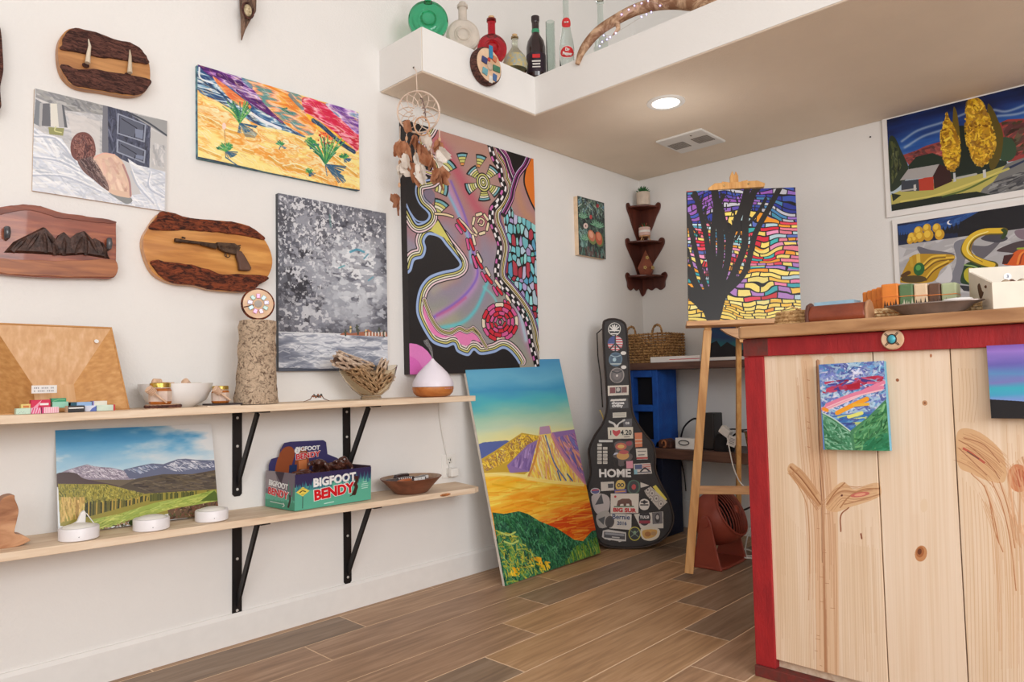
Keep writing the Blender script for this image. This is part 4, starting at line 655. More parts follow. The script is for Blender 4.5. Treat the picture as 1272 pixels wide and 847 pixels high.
# ---------------------------------------------------------------- materials
def lin(c): return tuple((x/255/12.92 if x/255 <= .04045 else ((x/255+.055)/1.055)**2.4) for x in c[:3])+(1,)
_M = {}
def newmat(name):
    m = bpy.data.materials.new(name); m.use_nodes = True; nt = m.node_tree
    return m, nt, nt.nodes['Principled BSDF']
def nd(nt, t, **kw):
    n = nt.nodes.new(t)
    for a, b in kw.items(): setattr(n, a, b)
    return n
def mat(name, c, rough=.6, metal=0., var=.06, vs=25., bump=0., bs=80., stretch=(1, 1, 1), emit=None, trans=0., ior=1.45, alpha=1., sheen=0., spec=.5, c2=None, coat=0.):
    if name in _M: return _M[name]
    m, nt, b = newmat(name); L = nt.links.new
    b.inputs['Roughness'].default_value = rough; b.inputs['Metallic'].default_value = metal; b.inputs['IOR'].default_value = ior
    b.inputs['Transmission Weight'].default_value = trans; b.inputs['Alpha'].default_value = alpha; b.inputs['Specular IOR Level'].default_value = spec; b.inputs['Coat Weight'].default_value = coat
    tc = nd(nt, 'ShaderNodeTexCoord'); mp = nd(nt, 'ShaderNodeMapping'); mp.inputs['Scale'].default_value = stretch; L(tc.outputs['Object'], mp.inputs[0])
    n = nd(nt, 'ShaderNodeTexNoise'); n.inputs['Scale'].default_value = vs; n.inputs['Detail'].default_value = 5; L(mp.outputs[0], n.inputs['Vector'])
    mx = nd(nt, 'ShaderNodeMix', data_type='RGBA'); a = lin(c); 
    k = c2 and lin(c2) or tuple(x*(1-var*2) for x in a[:3])+(1,); h = c2 and a or tuple(min(1, x*(1+var)) for x in a[:3])+(1,)
    mx.inputs[6].default_value = h; mx.inputs[7].default_value = k
    mr = nd(nt, 'ShaderNodeMapRange'); mr.inputs[1].default_value = .35; mr.inputs[2].default_value = .65; L(n.outputs[0], mr.inputs[0])
    L(mr.outputs[0], mx.inputs[0]); L(mx.outputs[2], b.inputs['Base Color'])
    if bump:
        n2 = nd(nt, 'ShaderNodeTexNoise'); n2.inputs['Scale'].default_value = bs; n2.inputs['Detail'].default_value = 4; L(mp.outputs[0], n2.inputs['Vector'])
        bp = nd(nt, 'ShaderNodeBump'); bp.inputs['Strength'].default_value = bump; bp.inputs['Distance'].default_value = .004; L(n2.outputs[0], bp.inputs['Height']); L(bp.outputs[0], b.inputs['Normal'])
    if emit: b.inputs['Emission Color'].default_value = lin(emit[0]); b.inputs['Emission Strength'].default_value = emit[1]
    _M[name] = m; return m
def wood(name, c1, c2, axis=0, scale=14., rough=.55, thin=12., bump=.15, contrast=.25, c3=None, coat=0., dist=.6):
    if name in _M: return _M[name]
    m, nt, b = newmat(name); L = nt.links.new; b.inputs['Roughness'].default_value = rough; b.inputs['Coat Weight'].default_value = coat
    tc = nd(nt, 'ShaderNodeTexCoord'); mp = nd(nt, 'ShaderNodeMapping'); s = [thin]*3; s[axis] = 1.; mp.inputs['Scale'].default_value = s; L(tc.outputs['Object'], mp.inputs[0])
    oi = nd(nt, 'ShaderNodeObjectInfo'); L(oi.outputs['Random'], mp.inputs['Location'])
    n = nd(nt, 'ShaderNodeTexNoise'); n.inputs['Scale'].default_value = scale*.28; n.inputs['Detail'].default_value = 6; n.inputs['Distortion'].default_value = dist; L(mp.outputs[0], n.inputs['Vector'])
    r = nd(nt, 'ShaderNodeValToRGB'); e = r.color_ramp.elements; e[0].position = .5-contrast; e[0].color = lin(c1); e[1].position = .5+contrast; e[1].color = lin(c2)
    if c3: q = e.new(.5); q.color = lin(c3)
    L(n.outputs[0], r.inputs[0]); L(r.outputs[0], b.inputs['Base Color'])
    bp = nd(nt, 'ShaderNodeBump'); bp.inputs['Strength'].default_value = bump; bp.inputs['Distance'].default_value = .003; L(n.outputs[0], bp.inputs['Height']); L(bp.outputs[0], b.inputs['Normal'])
    _M[name] = m; return m
def bark(name, c1, c2, scale=60, stretch=(1, 1, 1), bump=1., dist=.01, mid=.5):
    if name in _M: return _M[name]
    m, nt, b = newmat(name); L = nt.links.new; b.inputs['Roughness'].default_value = .85
    tc = nd(nt, 'ShaderNodeTexCoord'); mp = nd(nt, 'ShaderNodeMapping'); mp.inputs['Scale'].default_value = stretch; L(tc.outputs['Object'], mp.inputs[0])
    n = nd(nt, 'ShaderNodeTexNoise'); n.inputs['Scale'].default_value = scale; n.inputs['Detail'].default_value = 6; n.inputs['Roughness'].default_value = .7; n.inputs['Distortion'].default_value = 1.; L(mp.outputs[0], n.inputs['Vector'])
    r = nd(nt, 'ShaderNodeValToRGB'); e = r.color_ramp.elements; e[0].position = mid-.08; e[0].color = lin(c1); e[1].position = mid+.08; e[1].color = lin(c2); L(n.outputs[0], r.inputs[0]); L(r.outputs[0], b.inputs['Base Color'])
    bp = nd(nt, 'ShaderNodeBump'); bp.inputs['Strength'].default_value = bump; bp.inputs['Distance'].default_value = dist; L(n.outputs[0], bp.inputs['Height']); L(bp.outputs[0], b.inputs['Normal'])
    _M[name] = m; return m
def glass(name, c, rough=.03, ior=1.45):
    if name in _M: return _M[name]
    m, nt, b = newmat(name); b.inputs['Base Color'].default_value = lin(c); b.inputs['Roughness'].default_value = rough; b.inputs['Transmission Weight'].default_value = 1; b.inputs['IOR'].default_value = ior
    n = nd(nt, 'ShaderNodeTexNoise'); n.inputs['Scale'].default_value = 40; tc = nd(nt, 'ShaderNodeTexCoord'); nt.links.new(tc.outputs['Object'], n.inputs['Vector'])
    bp = nd(nt, 'ShaderNodeBump'); bp.inputs['Strength'].default_value = .15; bp.inputs['Distance'].default_value = .002; nt.links.new(n.outputs[0], bp.inputs['Height']); nt.links.new(bp.outputs[0], b.inputs['Normal'])
    _M[name] = m; return m
def artmat(name, k, rough=.5, bump=.3, spec=.4):
    m, nt, b = newmat(name); L = nt.links.new
    im = bpy.data.images.new(name, k.w, k.h); A = np.ones((k.h, k.w, 4), np.float32); A[..., :3] = np.clip(k.a[::-1]/255., 0, 1)
    im.pixels.foreach_set(A.ravel()); im.update(); im.pack()
    t = nd(nt, 'ShaderNodeTexImage'); t.image = im; t.extension = 'EXTEND'; L(t.outputs[0], b.inputs['Base Color']); b.inputs['Roughness'].default_value = rough; b.inputs['Specular IOR Level'].default_value = spec
    if bump:
        bp = nd(nt, 'ShaderNodeBump'); bp.inputs['Strength'].default_value = bump; bp.inputs['Distance'].default_value = .0015; L(t.outputs[0], bp.inputs['Height']); L(bp.outputs[0], b.inputs['Normal'])
    return m

# ---------------------------------------------------------------- mesh building
class MB:
    def __init__(s): s.v = []; s.f = []; s.uv = {}
    def add(s, V, F):
        o = len(s.v); s.v += [tuple(x) for x in V]; s.f += [tuple(i+o for i in f) for f in F]; return s
    def box(s, x0, x1, y0, y1, z0, z1):
        return s.add([(x0, y0, z0), (x1, y0, z0), (x1, y1, z0), (x0, y1, z0), (x0, y0, z1), (x1, y0, z1), (x1, y1, z1), (x0, y1, z1)],
                     [(3, 2, 1, 0), (4, 5, 6, 7), (0, 1, 5, 4), (1, 2, 6, 5), (2, 3, 7, 6), (3, 0, 4, 7)])
    def prism(s, P, a, b, ax=1):                    # polygon of two coordinates, extruded along ax from a to b
        def p3(p, t): q = list(p); q.insert(ax, t); return tuple(q)
        n = len(P); A = sum(P[i][0]*P[(i+1) % n][1]-P[(i+1) % n][0]*P[i][1] for i in range(n))
        if (A > 0) == (ax == 1): P = P[::-1]
        return s.add([p3(p, a) for p in P]+[p3(p, b) for p in P], [tuple(range(n))[::-1], tuple(range(n, 2*n))]+[(i, (i+1) % n, n+(i+1) % n, n+i) for i in range(n)])
    def lathe(s, prof, seg=24, c=(0, 0, 0), ax=2, sx=1., sy=1., cap=True):
        V = []; n = len(prof)
        for i in range(seg):
            t = 2*PI*i/seg
            for r, z in prof:
                q = (r*math.cos(t)*sx, r*math.sin(t)*sy, z)
                if ax == 1: q = (q[0], q[2], q[1]) 
                if ax == 0: q = (q[2], q[0], q[1])
                V.append((q[0]+c[0], q[1]+c[1], q[2]+c[2]))
        F = [(i*n+j, ((i+1) % seg)*n+j, ((i+1) % seg)*n+j+1, i*n+j+1) for i in range(seg) for j in range(n-1)]
        if cap:
            if prof[0][0] > 1e-5: F.append(tuple(i*n for i in range(seg))[::-1])
            if prof[-1][0] > 1e-5: F.append(tuple(i*n+n-1 for i in range(seg)))
        if ax == 1: F = [f[::-1] for f in F]
        return s.add(V, F)
    def tube(s, P, R, seg=8, cap=True, flat=None):
        P = [Vector(p) for p in P]; n = len(P); R = R if hasattr(R, '__len__') else [R]*n; V = []; up = Vector((0, 0, 1))
        t0 = (P[1]-P[0]).normalized(); a = t0.cross(up if abs(t0.z) < .9 else Vector((1, 0, 0))).normalized()
        for i in range(n):
            t = ((P[min(i+1, n-1)]-P[max(i-1, 0)])).normalized(); a = (a-t*a.dot(t)).normalized(); b = t.cross(a)
            for j in range(seg):
                q = 2*PI*j/seg; V.append(P[i]+a*math.cos(q)*R[i]+b*math.sin(q)*R[i]*(flat or 1))
        F = [(i*seg+j, i*seg+(j+1) % seg, (i+1)*seg+(j+1) % seg, (i+1)*seg+j) for i in range(n-1) for j in range(seg)]
        if cap: F += [tuple(range(seg))[::-1], tuple(range((n-1)*seg, n*seg))]
        return s.add(V, F)
    def ball(s, c, r, seg=12, rg=8, sc=(1, 1, 1)):
        prof = [(max(1e-6, r*math.sin(PI*i/rg)), -r*math.cos(PI*i/rg)) for i in range(rg+1)]; m = MB().lathe(prof, seg, cap=False)
        return s.add([(c[0]+x*sc[0], c[1]+y*sc[1], c[2]+z*sc[2]) for x, y, z in m.v], m.f)
    def bar(s, a, b, w, h, up=(0, 0, 1)):           # rectangular bar
        a = Vector(a); b = Vector(b); t = (b-a).normalized(); x = t.cross(Vector(up)).normalized(); y = x.cross(t)
        V = [p+x*i*w/2+y*j*h/2 for p in (a, b) for i, j in ((-1, -1), (1, -1), (1, 1), (-1, 1))]
        return s.add(V, [(0, 1, 2, 3), (7, 6, 5, 4), (0, 4, 5, 1), (1, 5, 6, 2), (2, 6, 7, 3), (3, 7, 4, 0)])
    def build(s, name, m, parent=None, smooth=False, bevel=0., loc=None, rot=None, mw=None, uvf=None, kind=None, seg=2, fix=True):
        me = bpy.data.meshes.new(name); me.from_pydata(s.v, [], s.f); me.update()
        if fix:
            bm = bmesh.new(); bm.from_mesh(me); bmesh.ops.remove_doubles(bm, verts=bm.verts, dist=1e-5); bmesh.ops.recalc_face_normals(bm, faces=bm.faces); bm.to_mesh(me); bm.free()
        if uvf:
            ul = me.uv_layers.new(name='uv').data
            for lp in me.loops: ul[lp.index].uv = uvf(me.vertices[lp.vertex_index].co)
        if smooth: me.shade_smooth() if hasattr(me, 'shade_smooth') else None
        if smooth: 
            try: me.set_sharp_from_angle(angle=math.radians(38))
            except Exception: pass
        me.materials.append(m); o = bpy.data.objects.new(name, me); COL.objects.link(o)
        if parent: o.parent = parent
        if loc is not None: o.location = loc
        if rot is not None: o.rotation_euler = rot
        if mw is not None: o.matrix_world = mw
        if bevel:
            b = o.modifiers.new('bevel', 'BEVEL'); b.width = bevel; b.segments = seg; b.limit_method = 'ANGLE'; b.angle_limit = math.radians(35)
        if kind: o['kind'] = kind
        return o
def tag(o, label, cat, group=None, kind=None):
    o['label'] = label; o['category'] = cat
    if group: o['group'] = group
    if kind: o['kind'] = kind
    return o
def thing(name, label, cat, loc=(0, 0, 0), rz=0., group=None, mw=None, rot=None):
    o = bpy.data.objects.new(name, None); COL.objects.link(o); o.empty_display_size = .02
    if mw is not None: o.matrix_world = mw
    else: o.location = loc; o.rotation_euler = rot or (0, 0, rz)
    return tag(o, label, cat, group)
def struct(o): o['kind'] = 'structure'; return o
def B(x0, x1, y0, y1, z0, z1): return MB().box(x0, x1, y0, y1, z0, z1)
def frame(BL, az=0., tilt=0., roll=0.):
    wx = Vector((math.cos(az), math.sin(az), 0)); n = Vector((math.sin(az), -math.cos(az), 0)); up_ = Vector((0, 0, 1))*math.cos(tilt)-n*math.sin(tilt)
    a = wx*math.cos(roll)+up_*math.sin(roll); b = -wx*math.sin(roll)+up_*math.cos(roll); y = b.cross(a)
    return Matrix(((a.x, y.x, b.x, BL[0]), (a.y, y.y, b.y, BL[1]), (a.z, y.z, b.z, BL[2]), (0, 0, 0, 1)))
def text(s, size, m, parent, x, z, y=-.002, name='lettering', rot=0., bold=0., depth=.0006, align='CENTER', sx=1., sp=1., mw=None, shear=0.):
    c = bpy.data.curves.new('t', 'FONT'); c.body = s; c.size = size; c.extrude = depth; c.offset = bold; c.align_x = align; c.align_y = 'CENTER'; c.space_character = sp; c.resolution_u = 3; c.shear = shear
    t = bpy.data.objects.new('t', c); me = bpy.data.meshes.new_from_object(t); bpy.data.objects.remove(t); bpy.data.curves.remove(c)
    me.name = name; me.materials.clear(); me.materials.append(m); o = bpy.data.objects.new(name, me); COL.objects.link(o); o.parent = parent
    if mw is not None: o.matrix_local = mw
    else: o.matrix_local = Matrix.Translation((x, y, z)) @ Matrix.Rotation(rot, 4, 'Y') @ Matrix.Rotation(PI/2, 4, 'X') @ Matrix.Diagonal((sx, 1, 1, 1))
    return o
def picture(name, label, k, BL, az, tilt, roll, w, h, d, edge, rough=.5, bump=.3, cat='painting', over=0., part='canvas', spec=.4):
    t = thing(name, label, cat, mw=frame(BL, math.radians(az), math.radians(tilt), math.radians(roll)))
    B(0, w, .0012, d, 0, h).build(part, edge, t, bevel=.0015)
    o = B(over, w-over, 0, .002, over, h-over).build('painted_surface', artmat(name+'_paint', k, rough, bump, spec), t, uvf=lambda c: ((c.x-over)/(w-2*over), (c.z-over)/(h-2*over)), fix=False)
    return t
WHITE = mat('white_paint', (236, 233, 228), .55, var=.015, vs=3, bump=.12, bs=300)
CSIDE = mat('raw_canvas', (226, 218, 206), .8, bump=.2, bs=400)
BLACKM = mat('black_iron', (30, 27, 28), .45, metal=.3, var=.1)
# ---------------------------------------------------------------- the room
YL, XB, HC = 2.33, 3.59, 2.055
WALL = mat('wall_paint', (236, 233, 229), .8, var=.012, vs=2, bump=.25, bs=140)
SOFF = mat('soffit_paint', (242, 226, 206), .85, var=.02, vs=3, bump=.3, bs=120)
struct(B(-1.9, 3.7, YL, YL+.12, 0, 3.3).build('wall_left', WALL))
struct(B(XB, XB+.12, -2.7, YL, 0, 3.3).build('wall_back', WALL))
wf = MB().box(-1.92, -1.8, -2.7, YL, 0, .75).box(-1.92, -1.8, -2.7, YL, 2.75, 3.3).box(-1.92, -1.8, -2.7, -2.5, .75, 2.75).box(-1.92, -1.8, .4, YL, .75, 2.75)
struct(wf.build('wall_front', WALL))
wr = MB().box(-1.8, XB, -2.72, -2.6, 0, .9).box(-1.8, XB, -2.72, -2.6, 2.7, 3.3).box(-1.8, -.9, -2.72, -2.6, .9, 2.7).box(1.7, XB, -2.72, -2.6, .9, 2.7)
struct(wr.build('wall_right', WALL))
for nm, m in (('window_1', MB().box(-1.88, -1.84, -2.5, .4, .75, .8).box(-1.88, -1.84, -2.5, .4, 2.7, 2.75).box(-1.88, -1.84, -1.08, -1.02, .8, 2.7).box(-1.88, -1.84, -2.5, -2.45, .8, 2.7).box(-1.88, -1.84, .35, .4, .8, 2.7)),
              ('window_2', MB().box(-.9, 1.7, -2.68, -2.64, .9, .95).box(-.9, 1.7, -2.68, -2.64, 2.65, 2.7).box(.37, .43, -2.68, -2.64, .95, 2.65).box(-.9, -.85, -2.68, -2.64, .95, 2.65).box(1.65, 1.7, -2.68, -2.64, .95, 2.65))):
    struct(m.build(nm, WHITE, bevel=.003))
struct(B(-1.92, 3.7, -2.72, YL+.12, 3.3, 3.4).build('ceiling.001', WALL))
# dropped soffit: loft plus a narrow ledge along the left wall
struct(MB().prism([(1.68, YL), (1.68, 2.055), (2.335, 2.055), (2.335, -2.6), (XB, -2.6), (XB, YL)], HC, 2.236, 2).build('ceiling', SOFF, bevel=.006))
sf = MB().box(1.6775, 1.68, 2.058, YL, HC+.004, 2.232).box(1.6805, 2.335, 2.0525, 2.055, HC+.004, 2.232).box(2.3325, 2.335, -2.6, 2.0525, HC+.004, 2.232)
struct(sf.build('trim_1', WALL))
BB = mat('baseboard_paint', (236, 233, 229), .5, var=.01)
def bprof(): return [(0, 0), (.012, 0), (.012, .088), (.006, .1), (0, .1)]
struct(MB().prism([(YL-a, b) for a, b in bprof()], -1.8, XB, 0).build('baseboard_left', BB))
struct(B(XB-.012, XB, -2.6, YL-.012, 0, .155).build('baseboard_back', BB, bevel=.003))
# floor: grout bed with plank tiles
fl = B(-1.92, 3.7, -2.72, YL+.12, -.05, -.0008).build('floor', mat('grout', (226, 198, 166), .8, var=.05)); struct(fl)
def tilemat(i, c1, c2, c3):
    return wood('tile_wood_%d' % i, c1, c2, 0, 14, .45, 13, .05, .24, c3)
TM = [tilemat(0, (148, 116, 88), (196, 160, 128), (174, 138, 106)), tilemat(1, (140, 110, 86), (188, 154, 126), (166, 132, 104)), tilemat(2, (152, 118, 86), (200, 162, 126), (180, 142, 104)), tilemat(3, (120, 98, 80), (160, 138, 118), (142, 118, 96))]
rows = {2.294: 1.9, 2.1235: 1.448, 1.953: 1.207, 1.7825: 2.038, 1.612: 1.785, 1.4415: 1.535, 1.271: 2.385, 1.1005: 2.145, .93: 1.89}
tl = {}
for r in range(30):
    y0 = 2.294-.1705*r; j = next((v for k_, v in rows.items() if abs(k_-y0) < .02), 1.5-((r*.37) % 1.1))
    x = j-1.1*3
    while x < XB:
        a, b = max(x, -1.8), min(x+1.1, XB); y1 = min(y0+.1705, YL)
        if b-a > .03 and y1 > -2.6:
            key = (round(b-a, 3), round(y1-y0, 3))
            if key not in tl: tl[key] = B(.002, b-a-.002, .002, y1-y0-.002, -.004, 0).build('floor_tile', TM[0], fl, bevel=.001, seg=1); o = tl[key]; first = True
            else: o = tl[key].copy(); COL.objects.link(o)
            o.location = (a, max(y0, -2.6), random.uniform(-.0003, .0003))
            o.material_slots[0].link = 'OBJECT'; o.material_slots[0].material = TM[random.randrange(4)]
        x += 1.1

# ---------------------------------------------------------------- ceiling fittings
EM = mat('lamp_lens', (255, 255, 250), .5, emit=((255, 252, 246), 3.))
t = thing('ceiling_light', 'round white recessed ceiling light, switched on', 'light', (2.637, 1.561, HC))
MB().lathe([(.058, -.0005), (.060, -.006), (.072, -.008), (.082, -.004), (.083, .001)], 40, cap=False).build('trim_ring', WHITE, t, smooth=True)
MB().lathe([(.001, -.004), (.058, -.004), (.058, -.0005)], 40).build('lens', EM, t, smooth=True)
l = bpy.data.lights.new('ceiling_light_glow', 'POINT'); l.energy = 1.2; l.shadow_soft_size = .05; l.color = (1, .97, .92); lo = bpy.data.objects.new('ceiling_light_glow', l); COL.objects.link(lo); lo.parent = t; lo.location = (0, 0, -.3)
t = thing('air_vent', 'square white ceiling vent grille with two slotted panels', 'vent', (3.16, 1.735, HC))
MB().box(-.128, .128, -.128, .128, -.012, 0).build('frame', WHITE, t, bevel=.006)
dk = mat('vent_dark', (92, 80, 70), .8)
for s in (-1, 1):
    for i in range(6):
        for j in range(5):
            B(s*.055-.042+j*.018, s*.055-.042+j*.018+.011, -.055+i*.019, -.055+i*.019+.006, -.0135, -.0118).build('slot', dk, t) if (i+j) == 0 else None
    m = MB()
    for i in range(8):
        for j in range(4): m.box(-.045+j*.024, -.045+j*.024+.019, s*.066-.044+i*.0115, s*.066-.044+i*.0115+.005, -.0135, -.0118)
    tag_ = m.build('slots', dk, t); tag_['kind'] = 'stuff'

# ---------------------------------------------------------------- wall shelves and brackets
PINE = wood('pine_shelf', (214, 184, 154), (240, 220, 196), 0, 16, .6, 14, .1, .2, (230, 206, 178))
LOW = lambda x: .459-.025*(x-.38)                  # top of the slightly sloping lower shelf
B(.1, 1.975, 2.1, YL, .775, .797).build('wall_shelf', PINE, bevel=.002)
tag(bpy.data.objects['wall_shelf'], 'upper pale pine wall shelf holding the tray, log and diffuser', 'shelf')
sh = MB().prism([(.1, 2.12), (1.98, 2.12), (2.02, 2.14), (2.06, YL), (.1, YL)], -.022, 0, 2); sh.v = [(x, y, z+LOW(x)) for x, y, z in sh.v]
o = sh.build('wall_shelf', PINE, bevel=.002); tag(o, 'lower pale pine wall shelf holding the candy box and tealights', 'shelf')
kn = MB().lathe([(.0, -.0006), (.028, -.0006), (.028, 0)], 12, sx=1, sy=.2); kn.v = [(x+1.82, y*.8+2.1195, z*1+LOW(1.79)-.012) for x, z, y in kn.v]
kn.build('knot_streak', mat('knot', (206, 130, 72), .7, c2=(120, 74, 44), vs=90), o)
def bracket(x, top, h, label):
    t = thing('shelf_bracket', label, 'bracket', (x, YL, top), group='shelf brackets')
    wp_ = MB().prism([(0, 0), (.033, 0), (.033, -h+.008), (.026, -h), (.007, -h), (0, -h+.008)], -.005, 0, 1).build('wall_plate', BLACKM, t, bevel=.001)
    B(0, .033, -.205, -.005, -.005, 0).build('shelf_arm', BLACKM, t, bevel=.001)
    MB().bar((.0165, -.006, -h*.86), (.0165, -.15, -.006), .022, .008, (1, 0, 0)).build('brace', BLACKM, t, bevel=.001)
    sc = mat('screw_head', (222, 220, 216), .3, metal=.4)
    for k_ in (.09, .42, .92):
        m = MB().lathe([(.0001, 0), (.005, .0), (.004, .0022), (.0001, .003)], 12, ax=1); m.v = [(a, -b, c) for a, b, c in m.v]
        m.build('screw', sc, wp_, loc=(.0165, -.005, -h*k_))
bracket(1.058, .775, .29, 'black steel bracket under the upper shelf, beside the cardboard candy box')
bracket(1.489, .775, .29, 'black steel bracket under the upper shelf, below the glass bowl of wood')
bracket(1.058, LOW(1.075)-.022, .34, 'black steel bracket under the lower shelf, the one nearer the mountain print')
bracket(1.489, LOW(1.505)-.022, .31, 'black steel bracket under the lower shelf, nearer the wooden bowl')
for o_ in [q for q in bpy.data.objects if q.name.startswith('shelf_bracket')]: del o_['group']

# ---------------------------------------------------------------- outlet, adapter and cord
t = thing('power_outlet', 'white wall outlet plate between the two shelves', 'outlet', (2.02, YL, .497))
B(-.038, .038, -.005, 0, -.058, .045).build('cover_plate', WHITE, t, bevel=.002)
for z in (-.028, .018): MB().box(-.017, .017, -.008, -.004, z-.014, z+.014).build('socket', mat('socket_plastic', (226, 222, 214), .4), t, bevel=.003)
m = MB().box(-.008, -.005, -.0095, -.008, .014, .024).box(.004, .007, -.0095, -.008, .014, .024).ball((0, -.0085, .007), .003, 8, 4); m.build('slots', mat('slot_dark', (60, 54, 50), .6), t)
o = B(-.022, .022, -.035, -.009, -.05, -.014).build('power_adapter', WHITE, bevel=.004, loc=(2.03, YL, .495)); tag(o, 'small white power adapter plugged into the wall outlet', 'adapter')
P = [at_y(u, v, YL-.01) for u, v in ((545, 500), (546, 515), (549, 535), (553, 555), (556, 570), (560, 585))]
DCORD = [(P[0].x, 2.322, .78)]+P[1:]
# ---------------------------------------------------------------- paintings on the left wall
picture('painting', 'grey and white painting of a person asleep in bed, bare back', art_bed(), (.476, 2.32, 1.422), 0, 0, -.25, .361, .296, .01, mat('board_edge', (214, 186, 160), .7), .5, .15)
picture('painting', 'bright impasto painting of a desert slope with green plants', art_desert(), (.933, 2.31, 1.613), 0, 0, .58, .63, .316, .02, mat('edge_teal', (110, 160, 166), .7, c2=(40, 70, 100), vs=60), .4, .8)
picture('painting', 'stormy grey seascape painting with a tiny orange village', art_gray(), (1.218, 2.31, .906), 0, 0, .15, .472, .641, .02, mat('edge_gray', (70, 74, 80), .6), .4, .7)
picture('painting', 'tall black abstract painting with winding bands, petals and mosaic', art_black(), (1.785, 2.288, .889), 0, 0, .6, .804, 1.065, .0405, mat('edge_black', (44, 38, 38), .6), .45, .1)
picture('painting', 'small painting of prickly pear pads in dark green leaves', art_cactus(), (2.945, 2.3, 1.523), 0, 0, .34, .24, .32, .03, mat('pine_edge', (232, 204, 172), .7), .4, .4)
picture('painting', 'large canvas of a yellow butte under blue sky, leaning on floor', art_butte(), (2.107, 2.081, 0.001), -.38, 12.87, 1.0, .661, .973, .016, CSIDE, .35, .25)
picture('mountain_print', 'glossy photo print of snowy mountains leaning on the lower shelf', art_print(), (.537, 2.255, LOW(.537)+.003), -.36, 14.24, -1.04, .442, .293, .004, WHITE, .22, 0, 'print')
# ---------------------------------------------------------------- plaques of live-edge wood
OAK = wood('plaque_wood', (170, 104, 44), (222, 160, 84), 0, 16, .35, 9, .1, .22, (200, 134, 62), coat=.3)
BARK = bark('bark_red', (60, 24, 14), (150, 72, 40), 30, (1, 1, 3), 1., .012)
BARK2 = bark('bark_dark', (58, 30, 26), (120, 74, 62), 40, (1, 1, 4), 1., .01)
def pw(P, X0=0, Z0=0, Y=2.31): return [(lambda q: (q.x-X0, q.z-Z0))(at_y(u, v, Y)) for u, v in P]
def fr(P, x, y, k): return [(x+a/k, y+b/k) for a, b in P]
def smooth(P, n=5, jit=0., seed=1):
    S = spline(P, n, True); r = np.random.RandomState(seed); return [tuple(q+r.randn(2)*jit) for q in S]
def slab(name, label, out, bands, frm, Y=2.3, front=None, cat='plaque'):
    P = pw(fr(out, *frm), Y=Y); cx = sum(a for a, b in P)/len(P); cz = sum(b for a, b in P)/len(P)
    t = thing(name, label, cat, (cx, YL, cz))
    MB().prism(smooth([(a-cx, b-cz) for a, b in P], 4), -(YL-Y), -.0, 1).build('slab', front or OAK, t, bevel=.002)
    for nm, m, bd, th in bands:
        Q = [(a-cx, b-cz) for a, b in pw(fr(bd, *frm), Y=Y)]
        MB().prism(smooth(Q, 4, .0012, 5), -(YL-Y)-th, -(YL-Y)+.004, 1).build(nm, m, t, bevel=.004)
    return t, cx, cz
# revolver plaque; frame of the enlarged view (x0, y0, scale)
F2 = (0, 220, 3.634)
t, cx, cz = slab('wood_plaque', 'oval live-edge plaque mounting an old brown revolver', [(735, 155), (860, 185), (1040, 200), (1130, 225), (1200, 290), (1230, 370), (1215, 440), (1165, 490), (1110, 518), (960, 510), (880, 490), (780, 480), (700, 440), (660, 370), (645, 290), (670, 230)],
    [('bark', BARK, [(735, 155), (860, 185), (1040, 203), (1120, 222), (1165, 250), (1192, 284), (1080, 262), (980, 252), (880, 242), (800, 240), (670, 236), (700, 190)], .008),
     ('bark', BARK, [(678, 378), (760, 384), (860, 398), (940, 418), (1000, 440), (1100, 440), (1208, 452), (1165, 490), (1110, 518), (960, 508), (880, 490), (780, 478), (715, 440)], .01)], F2)
RUST = mat('old_iron', (96, 74, 58), .6, metal=.5, c2=(60, 44, 36), vs=60, bump=.5, bs=200)
g = thing('revolver', 'old brown iron revolver fixed to the oval wood plaque', 'revolver', (cx, 2.292, cz))
def gp(P): return [(a-cx, b-cz) for a, b in pw(fr(P, *F2), Y=2.29)]
def seg3(a, b, y=-.004): A, C_ = gp([a, b]); return (A[0], y, A[1]), (C_[0], y, C_[1])
m = MB(); a, b = seg3((788, 285), (985, 308)); m.tube([a, b], .0052, 10); m.tube([a, Vector(a).lerp(Vector(b), .14)], .0068, 10); a, b = seg3((905, 300), (975, 318)); m.tube([a, b], .0066, 8); a, b = seg3((820, 272), (835, 276)); m.tube([a, b], .003, 6); m.build('barrel', RUST, g, smooth=True)
a, b = seg3((985, 310), (1060, 320)); MB().tube([a, b], [.0105, .0105], 8).build('cylinder', RUST, g, smooth=True)
MB().prism(gp([(975, 295), (1055, 300), (1082, 318), (1075, 335), (1090, 340), (1070, 352), (1010, 340), (985, 325)]), -.012, .004, 1).build('frame', RUST, g, bevel=.002)
MB().prism(gp([(1060, 332), (1085, 335), (1105, 365), (1130, 410), (1125, 424), (1075, 422), (1072, 390), (1062, 360)]), -.014, .003, 1).build('grip', mat('grip_wood', (96, 66, 52), .6, bump=.5), g, bevel=.004)
c_ = gp([(1025, 352)])[0]; MB().tube([(c_[0]+.0095*math.cos(q), -.004, c_[1]+.0075*math.sin(q)) for q in np.linspace(0, 2*PI, 15)], .0014, 6).build('trigger_guard', RUST, g, smooth=True)
a, b = seg3((1018, 340), (1022, 362)); MB().tube([a, b], .0014, 6).build('trigger', RUST, g)
a, b = seg3((1060, 312), (1085, 308)); MB().tube([a, b], [.003, .002], 6).build('hammer', RUST, g)
